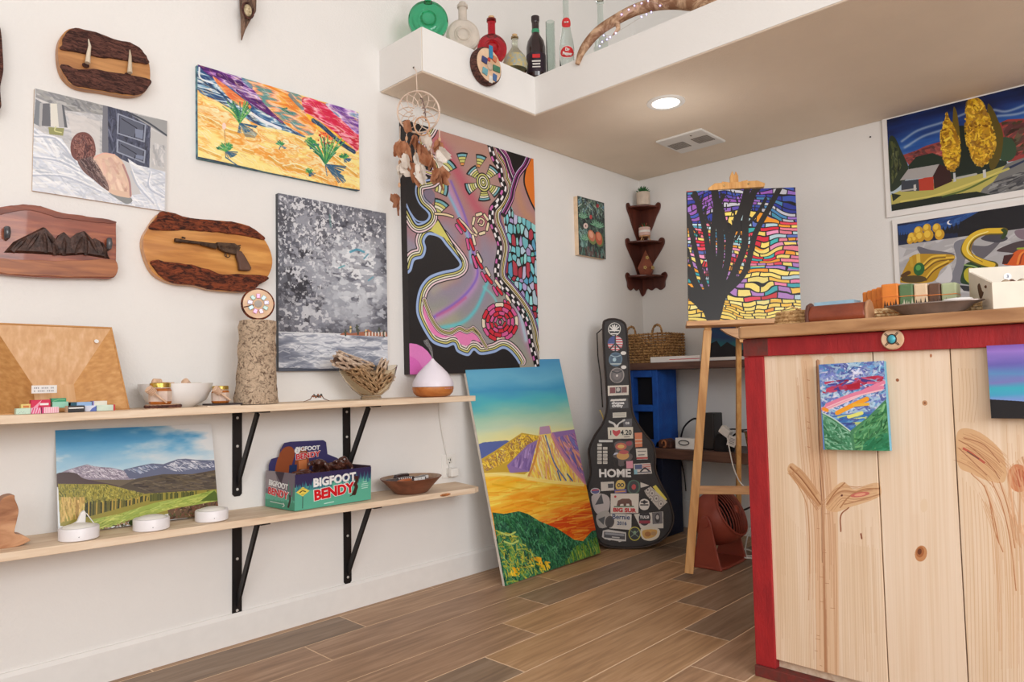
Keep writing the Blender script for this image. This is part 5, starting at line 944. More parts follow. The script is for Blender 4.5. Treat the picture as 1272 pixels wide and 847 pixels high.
# mountain plaque
RED = wood('cedar', (110, 48, 30), (186, 112, 70), 0, 20, .35, 10, .2, .22, (150, 76, 50), coat=.3)
t, cx, cz = slab('wood_plaque', 'long reddish live-edge plaque with a bronze mountain relief', [(-60, 150), (0, 135), (100, 124), (180, 130), (280, 160), (400, 178), (512, 196), (524, 240), (524, 380), (516, 452), (400, 455), (200, 452), (0, 435), (-60, 400)],
    [('live_edge', wood('cedar_dark', (90, 38, 26), (150, 76, 46), 0, 20, .4, 10, .3), [(-60, 150), (0, 136), (100, 126), (180, 132), (280, 162), (400, 180), (510, 197), (516, 212), (400, 200), (280, 186), (180, 160), (90, 150), (-60, 180)], .003),
     ('live_edge', wood('cedar_mid', (120, 60, 34), (190, 120, 70), 0, 20, .4, 10, .3), [(-60, 372), (100, 374), (300, 380), (450, 372), (522, 380), (516, 448), (400, 451), (200, 449), (0, 432), (-60, 400)], .006)], F2, front=RED)
BRZ = mat('dark_bronze', (84, 60, 52), .5, metal=.3, c2=(52, 36, 32), vs=50, bump=1., bs=60)
q = gp_ = [(a-cx, b-cz) for a, b in pw(fr([(15, 340), (60, 290), (140, 250), (195, 222), (230, 260), (250, 285), (262, 262), (290, 245), (320, 275), (350, 250), (385, 240), (410, 290), (440, 275), (465, 290), (505, 370), (380, 350), (300, 355), (150, 345)], *F2), Y=2.29)]
ccx = sum(a for a, b in q)/len(q); ccz = min(b for a, b in q)
m = MB(); N = len(q); base = [(a, -.03, b) for a, b in q]; rim = [(ccx+(a-ccx)*.9, -.041, ccz+.008+(b-ccz)*.86) for a, b in q]
m.v = [(a, -.028, b) for a, b in q]+rim; m.f = [(i, (i+1) % N, N+(i+1) % N, N+i) for i in range(N)]+[tuple(range(N, 2*N))]
for sx_ in ((195, 222, 210, 340), (290, 245, 290, 350), (385, 240, 390, 350), (195, 222, 120, 330), (195, 222, 270, 345), (385, 240, 340, 345), (385, 240, 440, 340), (465, 290, 480, 360), (140, 250, 60, 335), (230, 260, 250, 350)):
    (a0, b0), (a1, b1) = [(x-cx, z-cz) for x, z in pw(fr([sx_[:2], sx_[2:]], *F2), Y=2.29)]; m.tube([(a0, -.033, b0-.002), ((a0+a1)/2, -.044, (b0+b1)/2), (a1, -.036, b1)], [.001, .005, .006], 6)
m.build('mountain_relief', BRZ, t, smooth=False)
GL = mat('polished_black_stone', (34, 32, 36), .1, c2=(96, 96, 100), vs=30)
for u, v in ((30, 250), (490, 300)):
    a, b = [(x-cx, z-cz) for x, z in pw(fr([(u, v)], *F2), Y=2.29)][0]
    MB().tube([(a, -.032, b-.018), (a, -.046, b-.012), (a, -.05, b), (a, -.046, b+.012), (a, -.04, b+.016)], [.004, .0075, .008, .0075, .003], 10).build('hook', GL, t, smooth=True)
# antler-tip plaque
F1 = (0, 0, 3.741)
t, cx, cz = slab('wood_plaque', 'rounded bark-covered plaque with two upright white antler tips', [(270, 220), (290, 160), (340, 130), (440, 150), (540, 185), (620, 205), (670, 245), (695, 300), (698, 370), (680, 420), (650, 440), (590, 445), (480, 425), (360, 405), (300, 360), (275, 300)],
    [('bark', BARK2, [(282, 215), (300, 165), (345, 135), (440, 152), (540, 188), (618, 208), (665, 248), (690, 300), (600, 285), (480, 270), (380, 250), (285, 232)], .008),
     ('bark', BARK2, [(280, 300), (360, 325), (430, 325), (560, 345), (695, 372), (680, 418), (650, 438), (590, 442), (480, 422), (360, 402), (305, 360)], .01)], F1, front=wood('oak_mid', (150, 92, 46), (206, 148, 88), 0, 16, .4, 9, .2, .22))
TIP = mat('antler_tip', (232, 220, 200), .4, c2=(196, 176, 150), vs=20, stretch=(1, 1, .2))
for P_ in (((412, 175), (416, 215), (408, 250), (400, 300)), ((605, 225), (604, 260), (600, 300), (596, 345))):
    pts = [(x-cx, z-cz) for x, z in pw(fr(P_, *F1), Y=2.29)]
    MB().tube([(a, -.036-.006*i, b) for i, (a, b) in enumerate(pts)], [.001, .004, .0056, .0072], 10).build('antler_tip', TIP, t, smooth=True)
    a, b = pts[-1]; MB().ball((a, -.036, b-.001), .009, 10, 6, (1.1, .5, .8)).build('bark_socket', BARK2, t, smooth=True)
slab('wood_plaque', 'dark bark slab cut off by the left frame edge', [(-40, 110), (-5, 120), (6, 150), (14, 250), (16, 330), (2, 400), (4, 450), (4, 500), (-40, 505)], [], F1, front=BARK2)
# hanging pod-shaped wood with a stone
t = thing('driftwood_pendant', 'pointed twisted driftwood drop with an inset pale stone', 'ornament', (0, 0, 0))
Q = [at_y(u, v, 2.3) for u, v in ((300, -55), (306, -30), (308, -5), (308, 12), (305, 24), (302, 36), (300, 50))]
MB().tube(Q, [.006, .028, .036, .034, .02, .010, .002], 14, flat=.75).build('driftwood', bark('driftwood_skin', (84, 62, 50), (150, 118, 98), 26, (3, 3, 1), .9, .01), t, smooth=True)
p = at_y(308, 13, 2.272); MB().ball((p.x, p.y, p.z), .014, 12, 8, (1, .6, 1.5)).build('stone', mat('pale_stone', (214, 196, 160), .6, c2=(150, 130, 96), vs=120, bump=.6), t)
MB().tube([(p.x+.02*math.cos(a), p.y, p.z+.027*math.sin(a)) for a in np.linspace(0, 2*PI, 17)], .0035, 8).build('bark_ring', BARK2, t, smooth=True)

# ---------------------------------------------------------------- dreamcatcher hanging from the soffit
t = thing('dreamcatcher', 'dreamcatcher with brown and white feathers hanging from the soffit', 'dreamcatcher', at_x(516, 90, 1.655))
W0 = t.location.copy(); def_ = lambda u, v, d=0.: (lambda q: tuple(q-W0))(at_x(u, v, 1.655-d))
STR = mat('leather_cord', (226, 204, 186), .7); BEAD = mat('wood_bead', (214, 168, 132), .5)
MB().tube([def_(514, 84, -.02), def_(517, 88), def_(518, 113)], .0016, 6).build('hanging_cord', STR, t)
MB().ball(def_(514, 84, -.022), .004, 8, 6).build('nail', BLACKM, t)
cR = Vector(def_(519, 139)); rx = (Vector(def_(545, 139))-Vector(def_(493, 139))).length/2; ax_ = (Vector(def_(545, 139))-Vector(def_(493, 139))).normalized(); rz_ = (Vector(def_(519, 113))-Vector(def_(519, 165))).length/2; az_ = Vector((0, 0, 1))
def ringp(q, r=1., c=cR): return c+ax_*(rx*r*math.cos(q))+az_*(rz_*r*math.sin(q))
MB().tube([ringp(q) for q in np.linspace(0, 2*PI, 33)], .0036, 8).build('hoop', STR, t, smooth=True)
c2 = cR+ax_*.05-az_*.06+Vector((-.02, 0, 0)); MB().tube([c2+ax_*(.045*math.cos(q))+az_*(.035*math.sin(q)) for q in np.linspace(0, 2*PI, 25)], .0028, 8).build('small_hoop', BEAD, t, smooth=True)
m = MB()
for k_ in range(3):
    r0, r1 = (1., .74, .48)[k_], (.74, .48, .25)[k_]
    for i in range(12):
        q0 = 2*PI*(i+.5*k_)/12; m.tube([ringp(q0, r0), ringp(q0+PI/12, r1)], .0019, 4, cap=False); m.tube([ringp(q0+PI/6, r0), ringp(q0+PI/12, r1)], .0019, 4, cap=False)
m.build('web', STR, t)['kind'] = 'stuff'
FE1 = mat('brown_feather', (198, 142, 108), .9, c2=(158, 98, 66), vs=30, bump=.5, bs=200); FE2 = mat('white_feather', (236, 226, 216), .9, bump=.5, bs=200)
def feather(p, L, w, an, m, yaw=0., nm='feather'):
    V = []; F = []; n = 9; d = ax_*math.cos(an)+az_*math.sin(an); s = ax_*math.sin(an)-az_*math.cos(an); s = (s*math.cos(yaw)+Vector((-1, 0, 0))*math.sin(yaw)); nn = d.cross(s).normalized()
    r = np.random.RandomState(int(abs(p[2]*9999)) % 1000)
    for i in range(n):
        u = i/(n-1); ww = w*math.sin(PI*min(1, u*.86+.14))**.7*(1+.16*r.randn()); c = Vector(p)+d*L*u+nn*(.12*L*u*u)
        V += [c-s*ww*.5-nn*.001, c+nn*.004, c+s*ww*.5-nn*.001, c-nn*.003]
    for i in range(n-1):
        a = i*4; F += [(a+j, a+4+j, a+4+(j+1) % 4, a+(j+1) % 4) for j in range(4)]
    MB().add(V, F).build(nm, m, t, smooth=True)
for (u0, v0, u1, v1, fs) in ((497, 157, 496, 232, ((245, 28, -2.5, 0), (178, 30, -2.2, 0), (205, 26, -1.2, 1))), (515, 168, 517, 208, ((168, 26, -1.7, 0), (205, 34, -2.2, 0), (192, 26, -1., 1))), (522, 164, 522, 200, ((180, 24, -1.4, 0), (188, 26, -.6, 0), (205, 30, -1.8, 1))), (546, 160, 546, 214, ((176, 24, -2., 0), (186, 24, -.9, 1), (212, 32, -2., 0), (215, 24, -.8, 0))), (532, 160, 537, 196, ((170, 22, -2.2, 1), (196, 26, -1.9, 0))), (505, 166, 505, 190, ((178, 30, -2., 0), (192, 26, -1.4, 1), (150, 20, -1.3, 0)))):
    d_ = random.uniform(-.01, .012); MB().tube([def_(u0, v0, d_), def_((u0+u1)/2, (v0+v1)/2, d_), def_(u1, v1, d_)], .0017, 5).build('strand', STR, t)
    for q in (.25, .6, .97): p_ = def_(u0+(u1-u0)*q, v0+(v1-v0)*q, d_); MB().lathe([(.003, -.009), (.0052, -.004), (.0052, .004), (.003, .009)], 8, c=p_).build('bead', BEAD, t, smooth=True)
    for fv, L, an, wh in fs:
        uu = u0+(u1-u0)*min(1, max(0, (fv-v0)/(v1-v0))); p_ = def_(uu, fv, d_+.004)
        for j in range(4): feather(p_, L*(.0018+.0010*random.random()), .036+.014*random.random(), an+random.uniform(-.75, .75), FE2 if wh else FE1, random.uniform(-.6, .6))
MB().tube([def_(524, 122), def_(528, 135), def_(529, 150)], .0022, 6).build('charm_string', mat('dark_bead', (110, 84, 80), .4), t)
for q in range(5): MB().ball(def_(523+q*1.4, 122+q*6), .0035, 8, 6).build('bead', mat('dark_bead', (110, 84, 80), .4), t, smooth=True)

# ---------------------------------------------------------------- things on the soffit ledge
ZT = 2.236
def bottle(name, label, prof, m, loc, sx=1., sy=1., rz=0., cat='bottle'):
    t = thing(name, label, cat, loc, rz, group=None)
    MB().lathe(prof, 32, sx=sx, sy=sy).build('glass_body', m, t, smooth=True); return t
def disc_bottle(label, m, loc, r, neck, capm, nr, az):
    t = thing('bottle', label, 'bottle', loc, az)
    mb = MB().lathe([(.0001, -.019), (r*.45, -.024), (r*.55, -.019), (r*.84, -.021), (r*.97, -.014), (r, 0), (r*.97, .014), (r*.84, .021), (r*.55, .019), (r*.45, .024), (.0001, .019)], 36, c=(0, 0, r), ax=1)
    mb.build('glass_body', m, t, smooth=True)
    MB().lathe([(nr*1.25, 2*r-.012), (nr, 2*r+.006), (nr, 2*r+neck), (nr*1.25, 2*r+neck+.003), (nr*1.25, 2*r+neck+.014), (nr*.9, 2*r+neck+.016)], 18).build('neck', m, t, smooth=True)
    MB().lathe([(nr*.8, 2*r+neck+.012), (nr*.8, 2*r+neck+.026)], 14).build('cork', capm, t)
    MB().lathe([(r*.4, -.026), (r*.36, -.029), (r*.3, -.026)], 24, c=(0, 0, r), ax=1, cap=False).build('moulded_ring', m, t, smooth=True)
    return t
CORK = mat('cork', (214, 176, 130), .8, bump=.4)
def yz(u, v, Y): q = at_y(u, v, Y); return q
disc_bottle('round flat green glass bottle on the ledge corner', glass('green_glass', (70, 190, 140)), (at_y(532, 30, 2.13).x, 2.13, ZT), .082, .05, CORK, .014, -.66)
disc_bottle('round flat frosted white bottle beside the green one', mat('frosted_glass', (226, 214, 200), .4, trans=.25), (at_y(575, 40, 2.11).x, 2.11, ZT), .071, .05, mat('frosted_glass', (226, 214, 200)), .018, -.66)
disc_bottle('round flat deep red glass bottle with cork stopper', glass('red_glass', (200, 24, 44)), (at_y(611, 60, 2.1).x, 2.1, ZT), .066, .055, CORK, .017, -.66)
t = bottle('bottle', 'small clear flask with cork and painted belly', [(.0001, 0), (.035, .001), (.052, .02), (.056, .05), (.045, .085), (.022, .115), (.014, .13), (.0135, .165), (.017, .168), (.017, .176), (.012, .178)], glass('clear_glass', (226, 230, 214)), (at_y(639, 80, 2.11).x, 2.105, ZT))
MB().lathe([(.012, .172), (.012, .188)], 12).build('cork', CORK, t); MB().lathe([(.0535, .022), (.0572, .05), (.046, .085)], 28, cap=False).build('painted_band', mat('painted_blue', (150, 166, 168), .4, c2=(204, 180, 110), vs=90), t, smooth=True)
t = bottle('bottle', 'dark wine bottle with green collar in the ledge corner', [(.0001, 0), (.036, .001), (.039, .006), (.039, .125), (.034, .15), (.017, .178), (.0145, .19), (.0145, .235), (.016, .237), (.016, .246), (.013, .248)], mat('dark_bottle_glass', (44, 26, 28), .08, coat=.5), (2.372, at_x(666, 75, 2.372).y, ZT)); t.scale = (1.15, 1.15, 1.2)
MB().lathe([(.0155, .228), (.0168, .236), (.0168, .25), (.0001, .251)], 18).build('foil_cap', mat('foil', (50, 36, 38), .4), t, smooth=True); MB().lathe([(.0162, .168), (.0158, .178), (.0158, .198)], 18, cap=False).build('collar_label', mat('green_label', (60, 150, 110), .5), t)
MB().lathe([(.0396, .02), (.0396, .095)], 32, cap=False).build('front_label', mat('purple_label', (48, 32, 44), .5), t)
LW = mat('label_white', (226, 220, 214), .5); LR = mat('label_red', (206, 40, 44), .5)
yaw = math.radians(-48)
def on_bottle(s, size, z, r, m, par, bold=0., sx=1., rot=0.):
    M_ = Matrix.Rotation(yaw, 4, 'Z') @ Matrix.Translation((0, -r-.0012, z)) @ Matrix.Rotation(rot, 4, 'Y') @ Matrix.Rotation(PI/2, 4, 'X') @ Matrix.Diagonal((sx, 1, 1, 1)); return text(s, size, m, par, 0, 0, mw=M_, bold=bold, depth=.001)
for z_, w_, h_, m_ in ((.078, .03, .014, LR), (.058, .034, .005, LW), (.047, .03, .005, LW), (.036, .032, .004, LW)):
    o = B(-w_/2, w_/2, -.0412, -.0396, -h_/2, h_/2).build('print_line', m_, t); o.rotation_euler = (0, 0, yaw); o.location = (0, 0, z_)
CLR = glass('clear_glass_thin', (222, 232, 228), .02, 1.3)
t = bottle('glass_tube', 'tall narrow clear glass cylinder beside the dark bottle', [(.0001, 0), (.021, 0), (.021, .215), (.018, .217), (.018, .01), (.0001, .01)], CLR, (2.38, at_x(684, 60, 2.38).y, ZT), cat='vase'); t.scale = (1, 1, 1.15)
pop_ = [(.0001, 0), (.028, .001), (.031, .006), (.031, .05), (.0315, .07), (.028, .095), (.019, .135), (.0145, .165), (.013, .19), (.0125, .262), (.016, .265), (.016, .276), (.012, .278)]
t = bottle('soda_bottle', 'clear soda bottle with a red oval label', pop_, CLR, (2.375, at_x(704, 60, 2.375).y, ZT)); t.scale = (1.05, 1.05, 1.25)
def curved_oval(nm, r, zc, ha, hh, m, par, n=28):
    P = [(r, 0., 0.)]+[(r, ha*math.cos(2*PI*i/n), hh*math.sin(2*PI*i/n)) for i in range(n)]; V = []
    for ri in (r, r+.0012):
        V += [(ri*math.sin(yaw+a), -ri*math.cos(yaw+a), zc+z) for _, a, z in P]
        V += [(ri*math.sin(yaw+a*.5), -ri*math.cos(yaw+a*.5), zc+z*.5) for _, a, z in P[1:]]
    F_ = []; N_ = 2*n+1
    for o_ in (0, N_):
        for i in range(n): j = (i+1) % n; F_ += [(o_, o_+1+n+i, o_+1+n+j), (o_+1+n+i, o_+1+i, o_+1+j, o_+1+n+j)]
    F_ += [(1+i, 1+(i+1) % n, N_+1+(i+1) % n, N_+1+i) for i in range(n)]
    return MB().add(V, F_).build(nm, m, par)
curved_oval('label_edge', .0318, .046, 1.02, .0225, LW, t); curved_oval('front_label', .0331, .046, .93, .02, LR, t)
on_bottle('Dr', .015, .053, .0345, LW, t, .0008, 1., .12); on_bottle('Pepper', .0145, .038, .0345, LW, t, .0008, .95, .12)
curved_oval('neck_label', .0182, .158, 1.3, .018, LR, t); on_bottle('DR PEP', .006, .158, .0195, LW, t, .0003)
bottle('soda_bottle', 'plain clear glass bottle behind the antler', [(a*1.05, b*1.05) for a, b in pop_], CLR, (2.46, at_x(746, 30, 2.46).y, ZT))
# antler with fairy lights
t = thing('antler', 'long curved tan antler wound with tiny purple fairy lights', 'antler', (2.36, 1.82, ZT)); W1 = t.location.copy()
APX = ((717, 80, 2.325), (724, 62, 2.33), (742, 40, 2.35), (766, 24, 2.37), (790, 12, 2.39), (815, 5, 2.4), (840, 3, 2.4), (866, 4, 2.39), (900, -2, 2.4), (940, -16, 2.42))
AP = [at_x(u, v, X)-W1 for u, v, X in APX]
MB().tube(spline([tuple(p) for p in AP], 4).tolist(), list(np.interp(np.linspace(0, 1, 37), [0, .15, .5, 1], [.010, .020, .025, .030])), 12).build('beam', bark('antler_skin', (140, 100, 72), (206, 172, 140), 16, (1, 1, 1), .4, .006), t, smooth=True)
MB().tube([AP[3], at_x(768, 36, 2.36)-W1, at_x(761, 44, 2.35)-W1], [.014, .009, .002], 8).build('tine', bark('antler_skin', (140, 100, 72), (206, 172, 140)), t, smooth=True)
FL = mat('fairy_light', (190, 170, 255), .3, emit=((170, 150, 255), 7.)); m = MB(); wp = []
for u, v in ((772, 18), (781, 12), (788, 7), (797, 4), (805, 1), (820, 7), (809, 15), (803, 18), (797, 21), (765, 41), (754, 49), (748, 52), (745, 57), (758, 46), (750, 44)):
    q = at_x(u, v, 2.352 if v < 30 else 2.338)-W1; wp.append(q); MB().ball(q, .0028, 8, 6).build('fairy_light', FL, t, smooth=True)
MB().tube(spline([tuple(q) for q in wp], 3).tolist(), .0006, 4).build('light_wire', mat('copper_wire', (206, 190, 180), .3, metal=.8), t)
# mosaic slice hung on the ledge face
t = thing('wood_slice_ornament', 'bark-edged wood slice with a mosaic cross on the soffit face', 'ornament', (2.005, 2.05, 2.17))
SL = mat('cut_wood', (232, 200, 168), .6, c2=(210, 170, 134), vs=14)
m = MB().lathe([(.0001, -.036), (.07, -.036), (.07, 0), (.0001, 0)], 28, ax=1); m.build('slice', SL, t)
m = MB().lathe([(.07, -.035), (.077, -.03), (.079, -.016), (.077, 0), (.07, 0)], 28, ax=1, cap=False); m.build('bark_rim', BARK2, t, smooth=True)
for (x, z, w_, h_, c, a) in ((.008, .058, .02, .055, (34, 130, 176), 0), (-.03, .012, .03, .026, (40, 50, 110), .15), (.04, -.004, .04, .026, (60, 120, 90), 0), (-.028, -.035, .028, .028, (110, 170, 180), .2), (.028, -.045, .022, .03, (70, 110, 160), .2), (.03, .035, .022, .024, (206, 120, 80), .3), (.004, -.06, .02, .03, (226, 220, 210), 0), (-.004, .022, .014, .014, (200, 60, 50), .2)):
    o = B(-w_/2, w_/2, -.006, 0, -h_/2, h_/2).build('mosaic_chip', mat('chip_%d_%d' % (c[0], c[2]), c, .2, coat=.4), t, bevel=.002); o.location = (x, -.036, z); o.rotation_euler = (0, a, 0)
m = MB().lathe([(.0001, -.043), (.014, -.041), (.017, -.036)], 16, c=(.002, 0, -.006), ax=1); m.build('centre_stone', mat('tan_stone', (196, 172, 150), .4), t, smooth=True)
# ---------------------------------------------------------------- upper shelf
ZS = .797
BAM = wood('bamboo', (206, 156, 108), (228, 188, 146), 2, 6, .4, 45, .03, .22, (216, 170, 122), dist=.03); BAM2 = wood('bamboo_side', (184, 128, 72), (214, 164, 106), 0, 6, .4, 45, .03, .22, (200, 146, 86), dist=.03)
t = thing('bamboo_tray', 'large square bamboo tray tipped on its side, holding small boxes', 'tray', mw=frame((.375, 2.165, ZS+.001), math.radians(3), math.radians(24)))
w, h, iw, z0, z1, dp = .315, .262, .1, .045, .112, .07; cx = .5*w
O_ = [(0, 0), (w, 0), (w-.012, h), (.012, h)]; I_ = [(cx-iw/2, z0), (cx+iw/2, z0), (cx+iw/2, z1), (cx-iw/2, z1)]; names = ('side_panel',)*4
for i in range(4):
    j = (i+1) % 4; V = [(O_[i][0], 0, O_[i][1]), (O_[j][0], 0, O_[j][1]), (I_[j][0], dp, I_[j][1]), (I_[i][0], dp, I_[i][1])]
    V2 = [(x, y+.007, z) for x, y, z in V]; MB().add(V+V2, [(0, 1, 2, 3), (7, 6, 5, 4), (0, 4, 5, 1), (1, 5, 6, 2), (2, 6, 7, 3), (3, 7, 4, 0)]).build('side_panel', BAM if i == 2 else BAM2, t)
B(cx-iw/2, cx+iw/2, dp, dp+.007, z0, z1).build('base_panel', BAM, t)
MB().tube([(O_[i][0], .001, O_[i][1]) for i in (0, 1, 2, 3, 0)], .0035, 8).build('rim', BAM2, t)
MB().lathe([(.0001, -.0015), (.006, -.0015), (.006, 0)], 16, ax=1).build('round_sticker', WHITE, t, loc=(.262, .012, .222))
CARD = mat('card_white', (236, 232, 228), .6, var=.01)
t = thing('price_card', 'small white hand-lettered card standing inside the bamboo tray', 'card', at_y(39, 483, 2.2)-Vector((0, 0, .012)))
B(0, .058, -.001, 0, 0, .021).build('card', CARD, t); INK = mat('pencil_ink', (150, 146, 150), .6)
m = MB(); [m.box(.006+i*.0042, .008+i*.0042, -.0015, -.0009, z, z+.004) for i in range(11) for z in (.012, .004) if (i+int(z*1000)) % 5]; m.build('handwriting', INK, t)['kind'] = 'stuff'
def sbox(label, u0, v0, u1, v1, c, dep, Y=2.128, lid=None, endc=None, rz=0., rough=.45, bands=(), z=None):
    a = at_y(u0, v1, Y); b = at_y(u1, v0, Y); zb = ZS+.0005 if z is None else z; hh = b.z-a.z
    t = thing('small_box', label, 'box', (a.x, Y, zb), rz); w_ = b.x-a.x
    B(0, w_, 0, dep, 0, hh).build('carton', mat('carton_%d_%d_%d' % c, c, rough), t, bevel=.0008)
    for x0, x1, cc in bands: B(x0*w_, x1*w_, -.0006, dep*.98, -.0001, hh+.0004).build('printed_band', mat('band_%d_%d_%d' % cc, cc, rough), t)
    return t, w_, hh
sc = 6.515; q_ = lambda x, y: (x/sc, 400+y/sc)
def sb(label, x0, y0, x1, y1, c, dep, **k): return sbox(label, *q_(x0, y0), *q_(x1, y1), c, dep, **k)
t, w_, h_ = sb('small mint box with dark dots at the left end', 132, 668, 250, 720, (196, 220, 200), .022)
for i in range(6): B(0, .0012, -.0006, 0, 0, .0012).build('printed_dot', INK, t, loc=(.004+i*.0028, 0, .002+(i*37 % 5)*.001))
t, w_, h_ = sb('small box with diagonal pink stripes beside the mint one', 252, 668, 334, 718, (236, 190, 206), .022)
for i in range(4): MB().prism([(w_*i/4, 0), (w_*(i+.45)/4, 0), (min(w_, w_*(i+1.2)/4), h_), (w_*(i+.7)/4, h_)], -.0006, .0001, 1).build('pink_stripe', mat('stripe_pink', (220, 80, 130), .45), t)
t, w_, h_ = sb('small pale pink striped box with a magenta end', 338, 664, 478, 718, (242, 206, 212), .022, bands=((0, .12, (196, 50, 110)),))
for i in range(6): B(w_*(.2+i*.13), w_*(.2+i*.13+.05), -.0006, .0001, .001, h_-.001).build('pink_stripe', mat('stripe_soft', (230, 160, 180), .45), t)
t, w_, h_ = sb('small box with black face and tan side, nearest the shelf edge', 548, 672, 684, 730, (44, 40, 40), .024, Y=2.112); B(-.0008, 0, 0, .024, 0, h_).build('side_face', mat('tan_side', (216, 180, 150), .5), t); B(.002, w_-.002, -.0005, 0, h_*.55, h_*.75).build('printed_line', CARD, t)
t, w_, h_ = sb('small white and blue box between the black and mint ones', 690, 652, 780, 702, (216, 220, 236), .022, Y=2.135); MB().prism([(w_*.4, 0), (w_, 0), (w_, h_*.9), (w_*.6, h_*.5)], -.0006, .0001, 1).build('blue_print', mat('print_blue', (90, 110, 180), .5), t)
t, w_, h_ = sb('small pale mint box with a red end at the right', 784, 650, 932, 702, (206, 222, 206), .022, Y=2.135, bands=((.9, 1., (196, 50, 56)),))
zz = ZS+.0125
t, w_, h_ = sb('small crimson box standing open on the striped boxes', 252, 575, 410, 648, (206, 30, 76), .02, Y=2.145, rz=.0, z=zz+.001); MB().prism([(w_*.05, 0), (w_*.3, 0), (w_*.55, h_)], -.0006, .0001, 1).build('pale_stripe', mat('stripe_soft', (230, 160, 180), .45), t); B(w_*.45, w_*.9, -.0006, 0, h_*.35, h_*.6).build('printed_line', CARD, t)
t, w_, h_ = sb('small yellow patterned box leaning at the left of the crimson one', 172, 618, 250, 662, (228, 200, 120), .02, Y=2.148, z=zz); B(w_*.2, w_*.8, -.0006, 0, h_*.3, h_*.7).build('orange_print', mat('print_orange', (206, 120, 60), .5), t)
sb('small mint green box in the middle of the pile', 425, 606, 556, 660, (150, 204, 180), .026, Y=2.145, z=zz)
t, w_, h_ = sb('small dark green box on top of the pile', 418, 562, 538, 600, (60, 150, 110), .022, Y=2.15, z=zz+.0145); MB().tube([(w_*.1, -.0003, h_*.3), (w_*.5, -.0003, h_*.7), (w_*.9, -.0003, h_*.6)], .0008, 4).build('leaf_print', mat('leaf_print', (150, 204, 150), .5), t)
sb('small light blue box with a dark teal end, upper row', 572, 600, 746, 646, (150, 184, 222), .022, Y=2.145, bands=((0, .28, (30, 84, 104)),), z=zz)
sb('small cream box with a lilac end, right of the blue one', 750, 598, 868, 646, (226, 222, 208), .022, Y=2.145, bands=((0, .1, (150, 140, 196)),), z=zz)
# white bowl, honey jars and dippers
PORC = mat('porcelain', (240, 238, 236), .12, var=.005, coat=.6); GOLD = mat('gold_lid', (206, 176, 90), .22, metal=.9, var=.1)
p = at_y(219, 503, 2.215); br = .104
t = thing('white_bowl', 'wide shallow white porcelain bowl behind the honey jars', 'bowl', (p.x, 2.218, ZS))
MB().lathe([(.0001, .004), (.04, .003), (.05, 0), (.056, .003), (.085, .02), (.1, .05), (.104, .072), (.101, .072), (.095, .048), (.078, .022), (.0001, .012)], 48).build('bowl', PORC, t, smooth=True)
HONEY = mat('jar_honey', (206, 120, 50), .2, trans=.3); LBL = mat('jar_label', (226, 206, 190), .6, c2=(206, 180, 166), vs=40); DW = wood('dipper_wood', (206, 166, 136), (232, 200, 172), 2, 20, .6)
def jar(label, loc, s=1., rz=-.5):
    t = thing('honey_jar', label, 'jar', loc, rz)
    MB().lathe([(.0001, 0), (.024*s, .0), (.027*s, .004), (.027*s, .036*s), (.023*s, .043*s), (.0001, .043*s)], 8).build('glass_body', HONEY, t, bevel=.001)
    MB().lathe([(.0276*s, .008*s), (.0276*s, .034*s)], 8, cap=False).build('paper_label', LBL, t)
    MB().lathe([(.0001, .056*s), (.023*s, .056*s), (.025*s, .054*s), (.025*s, .044*s), (.0001, .043*s)], 28).build('lid', GOLD, t, smooth=True)
    MB().tube([(.024*s*math.cos(q), .024*s*math.sin(q), .0425*s) for q in np.linspace(0, 2*PI, 21)], .0012, 5).build('neck_string', STR, t); return t
def dipper(label, a, b):
    t = thing('honey_dipper', label, 'dipper', a); a = Vector(a); d = Vector(b)-a; L_ = d.length; rot = d.to_track_quat('Z', 'Y').to_matrix().to_4x4()
    m = MB(); pr = [(.0001, -.002), (.006, 0)]
    for i in range(5): pr += [(.0115, .002+i*.0045), (.0115, .0045+i*.0045), (.008, .005+i*.0045), (.008, .006+i*.0045)]
    pr += [(.004, .026)]; m.lathe(pr, 16); m.v = [tuple(rot @ Vector(v)) for v in m.v]; m.build('head', DW, t, smooth=False)
    m = MB().lathe([(.003, .024), (.0028, L_), (.0001, L_+.001)], 10); m.v = [tuple(rot @ Vector(v)) for v in m.v]; m.build('handle', DW, t, smooth=True)
    return t
p1 = at_y(199, 500, 2.135); zj = ZS+.012
t = thing('wood_slice', 'small bark-edged wood slice under the left honey jar', 'coaster', (p1.x+.008, 2.135, ZS)); MB().lathe([(.0001, .012), (.048, .012), (.048, 0), (.0001, 0)], 22, sy=.8).build('slice', SL, t); MB().lathe([(.046, .0005), (.051, .004), (.0505, .009), (.047, .0118)], 26, sy=.8, cap=False).build('bark_rim', BARK2, t, smooth=True)
jar('squat honey jar on a wood slice in front of the white bowl', (p1.x, 2.135, zj), 1.12)
dipper('wooden honey dipper leaning across the left jar', at_y(183, 482, 2.095), at_y(207, 500, 2.098))
jar('honey jar inside the white bowl, at its left side', (p1.x+.055, 2.2, ZS+.014), 1.05); dipper('wooden honey dipper lying over the bowl behind the left jar', at_y(190, 475, 2.15), at_y(216, 476, 2.165))
jar('honey jar inside the white bowl, toward the right', (at_y(240, 480, 2.21).x, 2.21, ZS+.014), 1.05); dipper('short wooden honey dipper poking out at the middle of the bowl', at_y(229, 473, 2.18), at_y(238, 484, 2.2))
p3 = at_y(274, 500, 2.135)
t = thing('slate_coaster', 'dark slate coaster on a pale card under the right honey jar', 'coaster', (p3.x, 2.137, ZS)); B(-.052, .05, -.03, .04, 0, .003).build('pale_card', mat('pale_card', (226, 206, 186), .6), t); B(-.042, .056, -.033, .032, .0032, .0085).build('slate', mat('slate', (54, 46, 48), .6, bump=.4), t, bevel=.001)
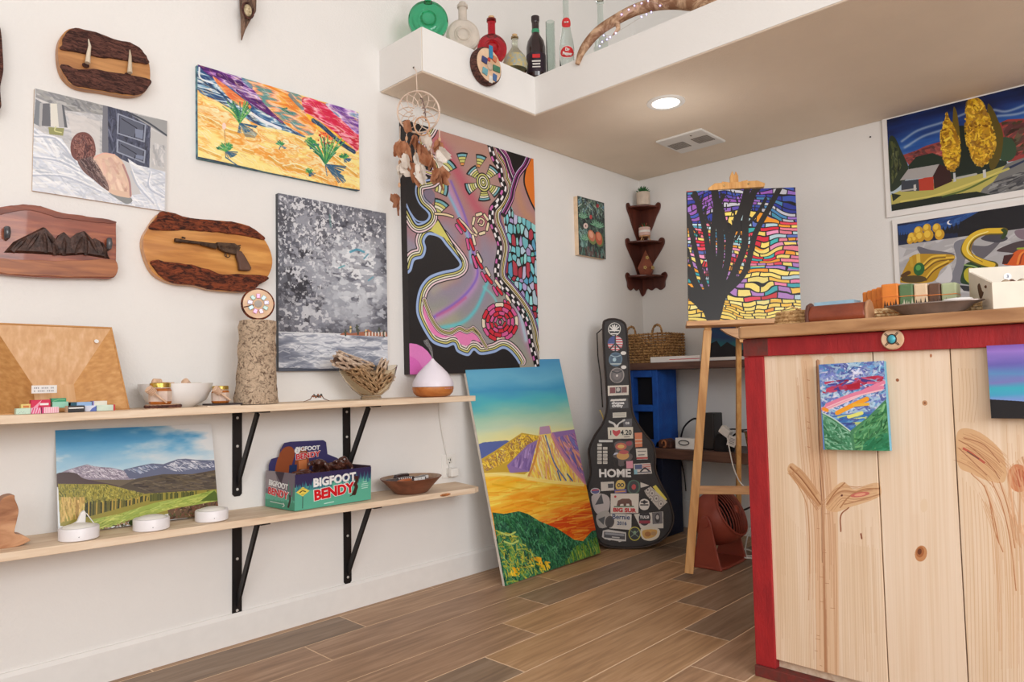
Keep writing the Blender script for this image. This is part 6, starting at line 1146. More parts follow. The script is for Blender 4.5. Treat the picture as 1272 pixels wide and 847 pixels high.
jar('squat honey jar on the dark slate coaster, right of the bowl', (p3.x, 2.137, ZS+.0088), .95); dipper('wooden honey dipper leaning across the right-hand jar', at_y(266, 482, 2.1), at_y(286, 497, 2.1))
# birch log with slice on top
def ridge(prof, seg, amp, seed, freq=60):
    m = MB().lathe(prof, seg); r = np.random.RandomState(seed); n = len(prof); k_ = [1+amp*r.randn() for _ in range(seg*n)]
    m.v = [(x*k_[i], y*k_[i], z) for i, (x, y, z) in enumerate(m.v)]; return m
LICH = bark('lichen_bark', (96, 72, 56), (214, 188, 160), 70, (1, 1, 1.1), 1., .01, .44)
p = at_y(319, 500, 2.16)
t = thing('birch_log', 'upright lichen-covered birch log standing on the upper shelf', 'log', (p.x, 2.165, ZS))
m = ridge([(.0001, 0)]+[(.062-.006*i/13+(.004 if i < 4 else 0)+.002*math.sin(i*1.7), .002+.268*i/13) for i in range(14)]+[(.0001, .27)], 44, .022, 3); m.v = [(x+z*.02, y, z) for x, y, z in m.v]; m.build('bark', LICH, t, smooth=True)
MB().lathe([(.0001, .2715), (.05, .2715), (.05, .268)], 24, c=(.005, 0, 0)).build('cut_top', SL, t)
t = thing('wood_slice_ornament', 'round wood slice with iridescent crystal ring atop the birch log', 'ornament', (p.x+.006, 2.165, ZS+.2735+.052), mw=None, rot=(0, 0, -.35))
MB().lathe([(.0001, -.012), (.047, -.012), (.047, .012), (.0001, .012)], 26, ax=1).build('slice', SL, t); m = MB().lathe([(.047, -.0125), (.0515, -.009), (.0525, 0), (.0515, .009), (.047, .0125)], 34, ax=1, cap=False); m.build('bark_rim', BARK, t, smooth=True)
for i in range(9):
    a = 2*PI*i/9; c = ((230, 150, 200), (170, 210, 220), (210, 200, 230), (150, 190, 180), (226, 190, 210))[i % 5]
    o = B(-.006, .006, -.005, 0, -.004, .011).build('crystal', mat('crystal_%d' % (i % 5), c, .12, coat=.5), t, bevel=.0015); o.location = (.022*math.sin(a), -.012, .022*math.cos(a)); o.rotation_euler = (0, a, 0)
MB().lathe([(.0001, -.016), (.011, -.014), (.012, -.012)], 14, ax=1).build('centre_stone', mat('grey_stone', (176, 166, 156), .5), t, smooth=True); MB().bar((-.044, -.0125, -.012), (-.014, -.0125, -.004), .002, .003).build('crack', BARK, t)
# wire jewellery
p = at_y(394, 498, 2.15); t = thing('wire_brooch', 'small copper wire jewellery piece lying on the upper shelf', 'jewellery', (p.x, 2.15, ZS)); CU = mat('copper_dark', (120, 80, 60), .35, metal=.8)
for s in (-1, 1): MB().tube([(0, 0, .018), (s*.018, 0, .022), (s*.026, 0, .01), (s*.05, .004, .002)], [.003, .002, .0016, .001], 6).build('wire_leg', CU, t, smooth=True)
for i in range(8): MB().ball((-.016+i*.0045, -.003+.003*(i % 2), .02+.004*math.sin(i*2.)), .004, 8, 6).build('bead', mat('brooch_bead_%d' % (i % 2), ((150, 96, 70), (84, 90, 84))[i % 2], .3, metal=.4), t, smooth=True)
# smoked glass bowl full of cholla wood
p = at_y(461, 495, 2.19); gx = p.x
t = thing('glass_bowl', 'smoked glass bowl with a wavy rim, full of holed dry wood', 'bowl', (gx, 2.19, ZS))
m = MB().lathe([(.0001, .006), (.036, .004), (.04, 0), (.043, .0), (.043, .006), (.04, .012), (.075, .036), (.1, .075), (.112, .118), (.109, .118), (.096, .077), (.07, .04), (.04, .018), (.0001, .016)], 40, sy=.62)
m.v = [(x-(.022*max(0, (z-.06)/.06) if x < -.02 else 0), y, z*(1+(.10*math.cos(3*math.atan2(y, x)) if z > .07 else 0))) for x, y, z in m.v]; m.build('glass_shell', glass('smoke_glass', (240, 230, 212), .03, 1.1), t, smooth=True)
CH = bark('cholla_skin', (170, 142, 120), (222, 200, 178), 50, (1, 1, 1), .6, .004); HOLE = mat('hole_dark', (92, 68, 54), .9)
def cholla(label, a, b, r, seed):
    a = Vector(a); b = Vector(b); t = thing('cholla_wood', label, 'wood', a); d = b-a; u = d.cross(Vector((0, 1, .2))).normalized(); v = d.cross(u).normalized(); rn = random.Random(seed); m = MB()
    for s in range(6):                                # lattice of crossing spiral ribs leaves real holes
        for sg in (-1, 1): m.tube([d*q+u*(r*math.cos(2*PI*s/6+sg*q*2.2))+v*(r*math.sin(2*PI*s/6+sg*q*2.2)) for q in np.linspace(0, 1, 10)], [r*(.17+.08*rn.random()) for _ in range(10)], 5)
    m.build('lattice', CH, t, smooth=True); MB().tube([(0, 0, 0), d], r*.45, 8).build('hollow_core', HOLE, t)
gp3 = lambda u, v, Y: tuple(at_y(u, v, Y))
for i, (l, a, b, r) in enumerate((('cholla wood stick rising from the left of the glass bowl', gp3(416, 446, 2.165), gp3(450, 462, 2.18), .02), ('thick cholla stick under the top left one', gp3(419, 440, 2.2), gp3(462, 456, 2.21), .014), ('cholla stick crossing the bowl front diagonally', gp3(447, 459, 2.165), gp3(470, 484, 2.165), .012), ('cholla piece standing at the right of the glass bowl', gp3(478, 447, 2.2), gp3(466, 478, 2.19), .015), ('cholla stick lying low at the left of the bowl', gp3(438, 468, 2.17), gp3(466, 487, 2.17), .01), ('cholla stick lying low at the right of the bowl', gp3(488, 466, 2.18), gp3(464, 486, 2.18), .013), ('cholla stick lying level at the back of the bowl', gp3(432, 462, 2.215), gp3(488, 470, 2.215), .012))): cholla(l, a, b, r, i)
# diffuser and its vapour
p = at_y(538, 490, 2.16); t = thing('aroma_diffuser', 'teardrop aroma diffuser, white top over a wood-grain base', 'diffuser', (p.x, 2.16, ZS))
MB().lathe([(.0001, 0), (.045, 0), (.062, .005), (.073, .016), (.077, .03), (.0765, .037), (.0001, .037)], 44).build('base', wood('diffuser_base', (176, 96, 40), (206, 132, 70), 0, 18, .4, 8, .03, .2), t, smooth=True)
MB().lathe([(.0768, .037), (.0765, .05), (.07, .066), (.055, .088), (.035, .108), (.018, .123), (.008, .133), (.004, .139), (.0001, .14)], 44).build('shade', mat('diffuser_white', (238, 230, 240), .35, var=.005), t, smooth=True)
t.scale = (1.07, 1.07, 1.1); o = MB().tube([Vector(q)-t.location for q in DCORD], .0022, 6).build('power_cord', WHITE, t, smooth=True); o.scale = (1/1.07, 1/1.07, 1/1.1)
MB().lathe([(.0772, .0365), (.0772, .038)], 44, cap=False).build('seam', mat('seam', (150, 120, 110), .5), t)
for i in range(5): MB().ball((-.006+i*.007, -.0765, .031), .0016, 6, 4).build('touch_mark', mat('mark_violet', (206, 160, 200), .4), t)
mm, nt_, b_ = newmat('vapour'); b_.inputs['Base Color'].default_value = (.9, .9, .92, 1); b_.inputs['Alpha'].default_value = .10; b_.inputs['Roughness'].default_value = 1
o = MB().tube(spline([(0, 0, .0), (-.004, 0, .02), (-.012, 0, .04), (-.026, 0, .056), (-.034, 0, .07)], 4).tolist(), list(np.linspace(.003, .011, 17)), 12).build('vapour', mm, None, smooth=True, loc=(p.x, 2.16, ZS+.156)); tag(o, 'faint curl of white vapour above the diffuser', 'vapour', kind='stuff')

# ---------------------------------------------------------------- lower shelf
t = thing('carved_figure', 'carved swirly-grained wooden figure at the left end of the lower shelf', 'carving', (0, 0, 0)); CW = wood('swirl_wood', (140, 88, 56), (206, 156, 116), 0, 34, .5, 3, .3, .18, (176, 122, 84))
Q = [at_y(a/4.386, 590+b/4.386, 2.2) for a, b in ((-60, 250), (-30, 190), (-10, 150), (0, 130), (30, 112), (68, 108), (72, 130), (92, 185), (84, 240), (70, 300), (78, 318), (110, 322), (155, 348), (140, 362), (90, 384), (0, 398), (-60, 404))]
MB().prism(smooth([(q.x, q.z) for q in Q], 4), 2.18, 2.225, 1).build('body', CW, t, smooth=True, bevel=.012, seg=4)
dz_ = LOW(.42)-min(q.z for q in Q); t.location.z = dz_+.0005
CER = mat('white_ceramic', (240, 236, 238), .35, var=.01)
for lab, u, v in (('round white tealight holder beside the white paper cone', 98, 668), ('round white tealight holder below the middle of the print', 188, 656), ('round white tealight holder at the right corner of the print', 263, 643)):
    q = at_y(u, v, 2.172 if u < 150 else 2.17 if u < 200 else 2.185); t = thing('tealight_holder', lab, 'candle', (q.x, q.y, LOW(q.x)+.001))
    MB().lathe([(.0001, 0), (.045, 0), (.048, .002), (.048, .030), (.0465, .0325), (.041, .033), (.040, .030)], 36, cap=False).build('cup', CER, t, smooth=True)
    MB().lathe([(.0405, .0305), (.034, .036), (.02, .0395), (.0001, .041)], 30, cap=False).build('wax', mat('white_wax', (244, 240, 232), .4, var=.01), t, smooth=True)
    MB().ball((-.012, -.0475, .012), .0014, 6, 4).build('flaw', INK, t)
q = at_y(96, 655, 2.215); t = thing('paper_cone', 'folded white paper cone standing behind the left tealight', 'paper', (q.x, 2.215, LOW(q.x)))
Pp = [at_y(a/5.645+60, 520+b/5.645, 2.215)-Vector((q.x, 2.215, LOW(q.x))) for a, b in ((80, 770), (150, 745), (200, 720), (225, 660), (250, 638), (262, 660), (258, 740))]
MB().prism([(a.x, a.z) for a in Pp]+[(Pp[-1].x, .0), (Pp[0].x, .0)], -.006, .006, 1).build('fold', CARD, t, bevel=.003); MB().tube([(Pp[5].x, -.006, Pp[5].z), (Pp[5].x+.018, -.012, Pp[5].z*.5), (Pp[5].x+.024, -.02, .004)], .0012, 5).build('edge', CARD, t)
# candy box
bxP = Vector((1.178, 2.13, LOW(1.3)+.006)); t = thing('candy_box', 'open purple and green cardboard candy display box printed with pine trees', 'box', bxP, math.radians(5.5)); t.rotation_euler = (0, math.radians(1.4), math.radians(5.5))
AB = artmat('candy_box_print', art_box(), .35, 0); W_, D_, H_ = .322, .172, .118; T = .0025
FPn = B(0, W_, 0, T, 0, H_).build('front_panel', AB, t, uvf=lambda c: (c.x/W_*.4, c.z/H_), fix=False)
SPn = B(0, T, T, D_, 0, H_+.004).build('side_panel', AB, t, uvf=lambda c: (.4+(D_-c.y)/D_*.2, c.z/H_), fix=False)
B(W_-T, W_, T, D_, 0, H_+.004).build('side_panel', mat('box_dark', (64, 44, 54), .4), t); B(T, W_-T, T, D_-T, 0, T).build('base_panel', CARD, t)
back = [(0.01, 0), (.31, 0), (.31, .135), (.30, .142), (.255, .16), (.248, .205), (.235, .213), (.095, .215), (.07, .212), (.055, .19), (.05, .165), (.02, .16), (.01, .14)]
HCd = MB().prism(back, D_-T, D_, 1).build('header_card', AB, t, uvf=lambda c: (.6+c.x/.322*.4, c.z/.218), fix=False)
TW = mat('print_white', (240, 238, 236), .4); TR_ = mat('print_red', (214, 22, 34), .4)
text('BIGFOOT', .038, TW, FPn, .160, .086, -.0007, bold=.0018, sx=1.08, sp=1.04, rot=math.radians(-2)); text('BENDY', .046, TW, FPn, .157, .046, -.0005, 'lettering_outline', bold=.0042, sx=1.14, rot=math.radians(-4)); text('BENDY', .046, TR_, FPn, .157, .046, -.0013, bold=.0021, sx=1.14, rot=math.radians(-4))
text('BIGFOOT', .021, TW, HCd, .168, .186, D_-T-.0008, bold=.0008, sx=1.15); text('BENDY', .027, TW, HCd, .168, .161, D_-T-.0006, 'lettering_outline', bold=.002, sx=1.2, rot=math.radians(-3)); text('BENDY', .027, TR_, HCd, .168, .161, D_-T-.0014, bold=.0008, sx=1.2, rot=math.radians(-3))
SM = Matrix.Rotation(-PI/2, 4, 'Z')
for s_, sz, z_, m_, bo, dx, ow in (('BIGFOOT', .026, .078, TW, .0007, .0008, 1.), ('BENDY', .033, .05, TW, .002, .0006, 1.1), ('BENDY', .033, .05, TR_, .0008, .0014, 1.1)):
    text(s_, sz, m_, SPn, 0, 0, mw=Matrix.Translation((-dx, D_*.56, z_)) @ SM @ Matrix.Rotation(math.radians(5), 4, 'Y') @ Matrix.Rotation(PI/2, 4, 'X') @ Matrix.Diagonal((ow, 1, 1, 1)), bold=bo)
CHO = mat('chocolate', (92, 52, 40), .3, c2=(60, 32, 26), vs=60, coat=.4)
def beast(label, P, an, seed):
    t = thing('rubber_figure', label, 'toy', P, an); r = random.Random(seed); m = MB()
    me = bpy.data.meshes.new('s'); V = [(0, 0, -.03), (0, 0, .0), (0, -.004, .024), (0, -.012, .042), (.02, -.006, .022), (.036, -.018, .008), (.03, -.03, -.008), (-.02, -.006, .022), (-.036, -.012, .03), (-.03, -.024, .046), (.012, 0, -.05), (-.012, 0, -.05), (0, -.02, .05)]
    V = [(x+r.uniform(-.004, .004), y+r.uniform(-.004, .004), z) for x, y, z in V]; E_ = [(0, 1), (1, 2), (2, 3), (2, 4), (4, 5), (5, 6), (2, 7), (7, 8), (8, 9), (0, 10), (0, 11), (3, 12)]
    me.from_pydata(V, E_, []); me.materials.append(CHO); o = bpy.data.objects.new('body', me); COL.objects.link(o); o.parent = t; mo = o.modifiers.new('skin', 'SKIN')
    R_ = [.014, .017, .018, .014, .010, .008, .008, .010, .008, .008, .009, .009, .009]
    for i, sv in enumerate(me.skin_vertices[0].data): sv.radius = (R_[i], R_[i]); sv.use_root = (i == 1)
    o.modifiers.new('sub', 'SUBSURF').levels = 1; o.modifiers['sub'].render_levels = 1
    return t
bm_ = Matrix.Translation(bxP) @ Matrix.Rotation(math.radians(5.5), 4, 'Z')
for i, (x, y, z, rx, rz, l) in enumerate(((.07, .085, .098, 1.1, .4, 'at the left end of the box'), (.115, .06, .086, 1.45, 1.2, 'lying low behind the front panel'), (.165, .10, .118, .9, -.5, 'highest of the pile'), (.205, .085, .112, 1.2, .7, 'right of the highest one'), (.245, .075, .104, .5, -.2, 'standing at the right of the pile'), (.10, .12, .07, 1.4, 2., 'buried at the back left'), (.19, .13, .075, 1.4, -1.8, 'buried at the back middle'))):
    b_t = beast('brown rubber hairy figure '+l, bm_ @ Vector((x, y, z+.008)), 0, i); b_t.rotation_euler = (rx, 0, rz)
# wooden bowl with wrapped sweets
q = at_y(511, 610, 2.2); bx, bz = q.x, LOW(q.x)+.0005
t = thing('wooden_bowl', 'shallow turned wooden bowl on the right of the lower shelf', 'bowl', (bx, 2.2, bz))
MB().lathe([(.0001, 0), (.062, 0), (.07, .003), (.1, .034), (.126, .058), (.128, .061), (.123, .061), (.096, .038), (.062, .012), (.0001, .01)], 48, sy=.82).build('bowl', wood('bowl_wood', (104, 60, 42), (146, 92, 66), 0, 18, .45, 6, .1, .22), t, smooth=True)
m = MB().lathe([(.1225, .0612), (.097, .0385), (.063, .0126), (.0001, .0108)], 48, sy=.82, cap=False); m.build('inner_face', wood('bowl_inner', (140, 112, 90), (176, 146, 122), 0, 18, .45, 6, .1, .22), t, smooth=True)
DKW = mat('wrapper_dark', (56, 34, 36), .25, c2=(40, 26, 28), vs=30, coat=.5); ORW = mat('wrapper_orange', (190, 100, 50), .4)
for i, (x, y, z, L_, an, l, c) in enumerate(((-.05, -.02, .05, .09, .3, 'orange-tipped wrapped bar at the left of the wooden bowl', ORW), (-.03, 0, .056, .085, -.2, 'dark wrapped bar with bold white lettering lines in the wooden bowl', DKW), (.03, -.005, .05, .08, .1, 'dark wrapped bar with thin white stripes in the bowl middle', DKW), (.065, .012, .05, .07, .3, 'dark wrapped bar at the right of the wooden bowl', DKW), (-.025, .03, .064, .08, .1, 'dark wrapped bar on top at the back of the wooden bowl', DKW), (-.075, .01, .052, .07, -.5, 'thin dark twisted stick on the left rim of the bowl', DKW))):
    t2 = thing('wrapped_bar', l, 'sweet', (bx+x, 2.2+y, bz+z), an)
    MB().tube([(-L_/2, 0, 0), (-L_/2+.008, 0, .002), (0, 0, .003), (L_/2-.008, 0, .002), (L_/2, 0, 0)], [.003, .011, .0125, .011, .003], 10, flat=.7).build('wrapper', c, t2, smooth=True)
    if i in (1, 2, 3): 
        for k_ in range(7 if i == 1 else 3): B(0, .004 if i == 1 else .018, -.013, -.0095, -.004, .008).build('white_print', TW, t2, loc=(-.032+k_*(.0085 if i == 1 else .02), 0, 0), bevel=.001)
# ---------------------------------------------------------------- desk boards on painted blocks
DESK = wood('desk_wood', (70, 44, 36), (110, 76, 60), 1, 16, .55, 10, .1, .22); XD = 3.25
o = B(XD, XB-.002, .62, 2.24, .898, .935).build('desk_board', DESK, bevel=.003); tag(o, 'upper brown board of the block shelving along the back wall', 'shelf')
o = B(XD, XB-.002, .62, 2.24, .424, .478).build('desk_board', DESK, bevel=.003); tag(o, 'lower brown board of the block shelving along the back wall', 'shelf')
BLU = mat('blue_block_paint', (20, 84, 170), .7, c2=(14, 66, 146), vs=12, bump=.8, bs=120); NAV = mat('navy_block_paint', (16, 24, 50), .7, bump=.8, bs=120)
def block(label, y0, z0, h, m):
    t = thing('concrete_block', label, 'block', (XD+.02, y0, z0)); w = .19; d = .2
    mb = MB()
    for a, b in ((0, .04), (h/2-.018, h/2+.018), (h-.04, h)): mb.box(0, d, .035, w-.035, a, b)
    mb.box(0, d, 0, .035, 0, h).box(0, d, w-.035, w, 0, h); mb.build('block_body', m, t, bevel=.004, fix=False)
    B(.045, .055, .035, w-.035, .04, h-.04).build('cell_shade', mat('block_shadow', (12, 12, 20), .9), t)  # near-black sheet set across the cells, standing in for the shade inside
block('bright blue painted concrete block standing on the lower board', 2.045, .4785, .419, BLU); block('navy painted concrete block on the floor behind the guitar case', 2.03, .0015, .422, NAV)
block('bright blue concrete block at the hidden end of the boards', .66, .4785, .419, BLU); block('navy concrete block on the floor at the hidden end', .66, .0015, .422, NAV)
# wicker basket
pL = at_x(780, 450, 3.3); pR = at_x(841, 448, 3.3); ZD = .9355; bw = (pL.y-pR.y)*.86; hy = at_x(820, 413, 3.3).z-ZD
t = thing('wicker_basket', 'brown woven wicker basket with two loop handles on the top board', 'basket', (3.42, (pL.y+pR.y)/2+.055, ZD)); WK = bark('wicker', (110, 72, 40), (196, 152, 96), 70, (1, 1, 1), .6, .004)
def rrect(hx, hy_, r, n=6):
    return [(cx_+r*math.cos(a), cy_+r*math.sin(a)) for cx_, cy_, a0 in ((hx-r, hy_-r, 0), (-hx+r, hy_-r, PI/2), (-hx+r, -hy_+r, PI), (hx-r, -hy_+r, 1.5*PI)) for a in np.linspace(a0, a0+PI/2, n)]
loop = rrect(.11, bw/2, .03, 5); LP = []
for i in range(len(loop)):
    a = Vector(loop[i]); b = Vector(loop[(i+1) % len(loop)]); k_ = max(1, int((b-a).length/.014)); LP += [tuple(a.lerp(b, j/k_)) for j in range(k_)]
N = len(LP); rows_ = 11
for k_ in range(rows_):
    z = .006+k_*(hy-.01)/(rows_-1); P = [(x*(1+.0035*(1 if (i+k_) % 2 else -1)/max(abs(x), abs(y), .03)), y*(1+.0035*(1 if (i+k_) % 2 else -1)/max(abs(x), abs(y), .03)), z) for i, (x, y) in enumerate(LP)]
    MB().tube(P+P[:1], .0058, 5, cap=False).build('woven_row', WK, t, smooth=True)
m = MB(); [m.tube([(LP[i][0], LP[i][1], .002), (LP[i][0], LP[i][1], hy+.004)], .003, 5) for i in range(0, N, 2)]; m.build('stakes', WK, t)['kind'] = 'stuff'
MB().prism([(x*.96, y*.96) for x, y in LP], 0, .006, 2).build('base', WK, t)
for s in (1, -1):
    P = spline([(-.10, s*.085-.03, hy-.02), (-.10, s*.085-.02, hy+.03), (-.10, s*.085, hy+.045), (-.10, s*.085+.025, hy+.03), (-.10, s*.085+.04, hy-.02)], 5)
    for q in range(2): MB().tube([(x+.004*math.cos(i*1.1+q*PI), y, z+.004*math.sin(i*1.1+q*PI)) for i, (x, y, z) in enumerate(P)], .0045, 6).build('handle', WK, t, smooth=True)
def flat_box(name, label, u0, v0, u1, v1, X, dep, m, cat='box', zb=ZD):
    a = at_x(u0, v1, X); b = at_x(u1, v0, X); t = thing(name, label, cat, (X, b.y, zb)); w_ = a.y-b.y; h_ = b.z-zb
    B(0, dep, 0, w_, 0, h_).build('body', m, t, bevel=.002); return t, w_, h_
t, w_, h_ = flat_box('white_box', 'flat white box in front of the wicker basket', 808, 441, 869, 452, 3.262, .04, CARD); B(-.001, 0, 0, w_*.6, h_*.4, h_*.5).build('red_line', LR, t)
flat_box('white_box', 'flat white box at the right end of the top board', 876, 442, 930, 452, 3.262, .05, CARD)
o = MB().tube([(3.258, at_x(846, 444, 3.26).y, ZD+.045), (3.258, at_x(874, 443, 3.26).y, ZD+.042)], .004, 8).build('marker_pen', mat('pen_grey', (70, 66, 66), .4), smooth=True); 
bpy.data.objects.remove(o)
p = at_x(892, 443, 3.4); picture('painting', 'small night painting of dark peaks under blue-green sky, behind the easel', art_night(), (3.36, p.y+.03, ZD), -90, 6, 0, .26, .24, .015, mat('edge_black', (44, 38, 38)), .4, .2)
# things on the lower board
ZM = .4785
t = thing('trinket', 'small brown wooden trinket with a copper coil on the lower board', 'ornament', (XD+.05, at_x(827, 558, 3.3).y, ZM)); MB().prism([(-.05, 0), (.05, 0), (.04, .03), (.01, .045), (-.02, .05), (-.05, .035)], -.03, .03, 0).build('body', mat('trinket_wood', (96, 56, 42), .6, c2=(60, 36, 30), vs=40), t, bevel=.004); MB().tube([(-.034, .012*math.cos(a)-.01, .022+.018*math.sin(a)) for a in np.linspace(0, 5, 16)], .005, 6).build('coil', mat('coil_copper', (196, 130, 90), .4, metal=.5), t, smooth=True)
t, w_, h_ = flat_box('power_strip', 'white power strip lying on the lower board', 839, 545, 862, 555, 3.27, .05, WHITE, 'power strip', ZM); MB().tube([(-.008, w_*.5+.03*math.cos(a), h_*.6+.012*math.sin(a)) for a in np.linspace(0, 2*PI, 15)], .0025, 6).build('cable_loop', BLACKM, t, smooth=True)
BP = mat('black_plastic', (34, 31, 34), .4)
a = at_x(875, 560, 3.32); b = at_x(890, 513, 3.32); c = at_x(912, 558, 3.32)
t = thing('speaker', 'black upright device standing on the lower board', 'speaker', (3.3, (a.y+b.y)/2, ZM)); B(0, .1, -.03, .04, 0, b.z-ZM).build('body', BP, t, bevel=.006)
t = thing('camera_bag', 'black slumped pouch beside the upright device', 'bag', (3.3, (b.y+c.y)/2, ZM)); MB().lathe([(.0001, 0), (.05, 0), (.056, .02), (.05, .06), (.03, .085), (.0001, .09)], 16, sx=.8, sy=1.).build('body', mat('black_cloth', (28, 25, 27), .9, bump=.6), t, smooth=True)
q = at_x(900, 536, 3.27); t = thing('charger_plug', 'white charger block tilted among the cables', 'charger', (3.285, q.y, ZM+.062)); o = B(-.02, .02, -.028, .028, -.02, .02).build('block', WHITE, t, bevel=.004); o.rotation_euler = (.6, 0, 0); t.location.z = q.z
q = at_x(909, 548, 3.26); t = thing('paper_tag', 'small white printed tag hanging among the cables', 'tag', q); B(-.001, 0, -.022, .022, -.026, .026).build('tag', CARD, t).rotation_euler = (.3, 0, 0); m = MB(); [m.box(-.002, -.001, -.014, .012, z, z+.003) for z in (-.012, -.004, .004, .012)]; m.build('print', INK, t, rot=(.3, 0, 0))
for lab, pts, X, r, m_ in (('black cable arching behind the easel leg', ((845, 546), (850, 530), (862, 520), (872, 524)), 3.4, .005, BP), ('black cable looping over the white charger', ((888, 552), (895, 538), (908, 533), (922, 534), (931, 533)), 3.29, .004, BP), ('second black cable looping behind the counter', ((900, 556), (910, 542), (921, 536), (935, 540)), 3.33, .005, BP), ('white cable running down from the charger block', ((903, 541), (907, 562), (911, 580), (918, 597), (926, 606)), 3.24, .0032, WHITE), ('black cable sagging under the lower board', ((846, 572), (850, 590), (852, 610)), 3.5, .004, BP), ('black cord crossing behind the fan', ((896, 634), (908, 636), (922, 634), (936, 628)), 3.45, .005, BP)):
    o = MB().tube(spline([tuple(at_x(u, v, X)) for u, v in pts], 5).tolist(), r, 6).build('cable', m_, smooth=True); tag(o, lab, 'cable')
t = thing('small_basket', 'small tan basket holding a black lens at the lower board end', 'basket', (3.34, at_x(934, 540, 3.34).y-.02, ZM)); MB().lathe([(.0001, 0), (.04, 0), (.055, .1), (.058, .1), (.052, .09)], 20).build('basket', WK, t, smooth=True); MB().lathe([(.0001, .09), (.04, .09), (.04, .125), (.0001, .126)], 20).build('lens', BP, t)
# white coiled cable on floor
P = []
for u, v in ((904, 662), (906, 676), (912, 688), (924, 691), (938, 690), (930, 684), (918, 684), (912, 690), (926, 694), (940, 694)): P.append(tuple(at_z(u, v, .004)+Vector((0, 0, random.uniform(0, .006)))))
P = [tuple(at_x(907, 655, 3.1))]+P; o = MB().tube(spline(P, 5).tolist(), .0035, 6).build('cable', WHITE, smooth=True); tag(o, 'white cable coiled on the floor behind the fan', 'cable')
P = [tuple(at_z(u, v, .004)) for u, v in ((928, 692), (926, 680), (932, 668), (940, 664))]; P[2] = (P[2][0], P[2][1], .05); P[3] = (P[3][0]+.05, P[3][1], .12); o = MB().tube(spline(P, 5).tolist(), .0035, 6).build('cable', WHITE, smooth=True); tag(o, 'white cable loop rising beside the counter edge', 'cable')

# ---------------------------------------------------------------- fan
TC = mat('terracotta_plastic', (146, 66, 50), .45, var=.03)
fb = at_z(884, 708, 0.0); t = thing('floor_fan', 'terracotta-coloured round floor fan tilted upward, behind the easel leg', 'fan', (fb.x+.13, fb.y+.03, 0), math.radians(2))
hz = .205; tl_ = math.radians(27); dirv = Vector((.0, -math.cos(tl_), math.sin(tl_)))                # axis of the drum, local
RM = Matrix.Translation((0, 0, hz)) @ Matrix.Rotation(-tl_, 4, 'X')
def fanpart(m, nm, mt, **k): 
    m.v = [tuple(RM @ Vector(v)) for v in m.v]; return m.build(nm, mt, t, **k)
fanpart(MB().lathe([(.105, -.075), (.118, -.06), (.122, .0), (.112, .05), (.085, .085), (.05, .105), (.048, .1), (.08, .078), (.105, .045), (.112, 0), (.1, -.07)], 40, ax=1, cap=False), 'drum', TC, smooth=True)
fanpart(MB().lathe([(.0001, .108), (.05, .104), (.05, .098)], 24, ax=1), 'rear_cap', TC, smooth=True)
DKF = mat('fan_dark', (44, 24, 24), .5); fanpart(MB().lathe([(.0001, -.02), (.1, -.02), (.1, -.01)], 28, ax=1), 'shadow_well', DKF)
for i in range(13):
    x = -.096+i*.016; hgt = math.sqrt(max(.0004, .105**2-x*x)); fanpart(MB().tube([(x, -.08-.03*math.cos(x*14)*math.cos(q*1.3), hgt*math.sin(q)) for q in np.linspace(-PI/2, PI/2, 9)], .0022, 5), 'grille_bar', TC, smooth=True)
fanpart(MB().tube([(.108*math.cos(q), -.078, .108*math.sin(q)) for q in np.linspace(0, 2*PI, 33)], .005, 8), 'grille_ring', TC, smooth=True)
for i in range(3):
    a = 2*PI*i/3; m = MB(); m.tube([(.02*math.cos(a), -.04, .02*math.sin(a)), (.06*math.cos(a+.3), -.035, .06*math.sin(a+.3)), (.09*math.cos(a+.5), -.04, .09*math.sin(a+.5))], [.012, .026, .014], 8, flat=.15); fanpart(m, 'blade', DKF, smooth=True)
fanpart(MB().ball((0, -.105, 0), .022, 14, 8, (1, .5, 1)), 'hub', TC, smooth=True)
FZ = Matrix.Identity(4)
for s in (-1, 1):
    m = MB().prism([(-.075, 0), (.08, 0), (.045, .1), (.026, hz), (.012, hz+.028), (-.016, hz+.028), (-.03, hz), (-.05, .1)], s*.124, s*.134, 0); m.v = [tuple(FZ @ Vector(v)) for v in m.v]; m.build('stand_arm', TC, t, bevel=.004)
    m = MB().lathe([(.0001, s*.142), (.022, s*.14), (.024, s*.13)], 20, c=(0, 0, 0), ax=0); m.v = [tuple(FZ @ Vector((x, y, z+hz))) for x, y, z in m.v]; m.build('pivot_knob', TC, t, smooth=True)
m = MB().prism(rrect(.136, .08, .05, 6), .001, .014, 2); m.v = [tuple(FZ @ Vector(v)) for v in m.v]; m.build('base_plate', TC, t, bevel=.004)

# ---------------------------------------------------------------- easel with the tree painting
EB = Vector((2.836, 1.6, 1.099)); EAZ, ETI, ERO = -55.83, 8.17, -1.69
picture('painting', 'stained-glass style painting of a black tree on the easel', art_tree(), tuple(EB), EAZ, ETI, ERO, .486, .636, .02, mat('edge_black', (44, 38, 38)), .35, .15)
EM_ = frame(EB, math.radians(EAZ), math.radians(ETI), 0); EW = wood('easel_pine', (196, 136, 72), (232, 184, 120), 2, 18, .45, 12, .08, .22, (216, 162, 98)); EW2 = wood('easel_rail', (186, 130, 84), (226, 180, 130), 0, 18, .45, 12, .08, .22)
Lf = EB.z/math.cos(math.radians(ETI))
t = thing('easel', 'tall pine A-frame easel carrying the black tree painting', 'easel', mw=EM_ @ Matrix.Translation((0, 0, -Lf)))
def leg(x0, z0, x1, z1, y0, y1, nm='leg', w=.036): return MB().bar((x0, y0, z0), (x1, y1, z1), w, .022, (0, 1, 0)).build(nm, EW, t, bevel=.002)
leg(-.045, .02, .085, Lf-.03, .032, .032); leg(.63, .02, .462, Lf-.03, .032, .032)
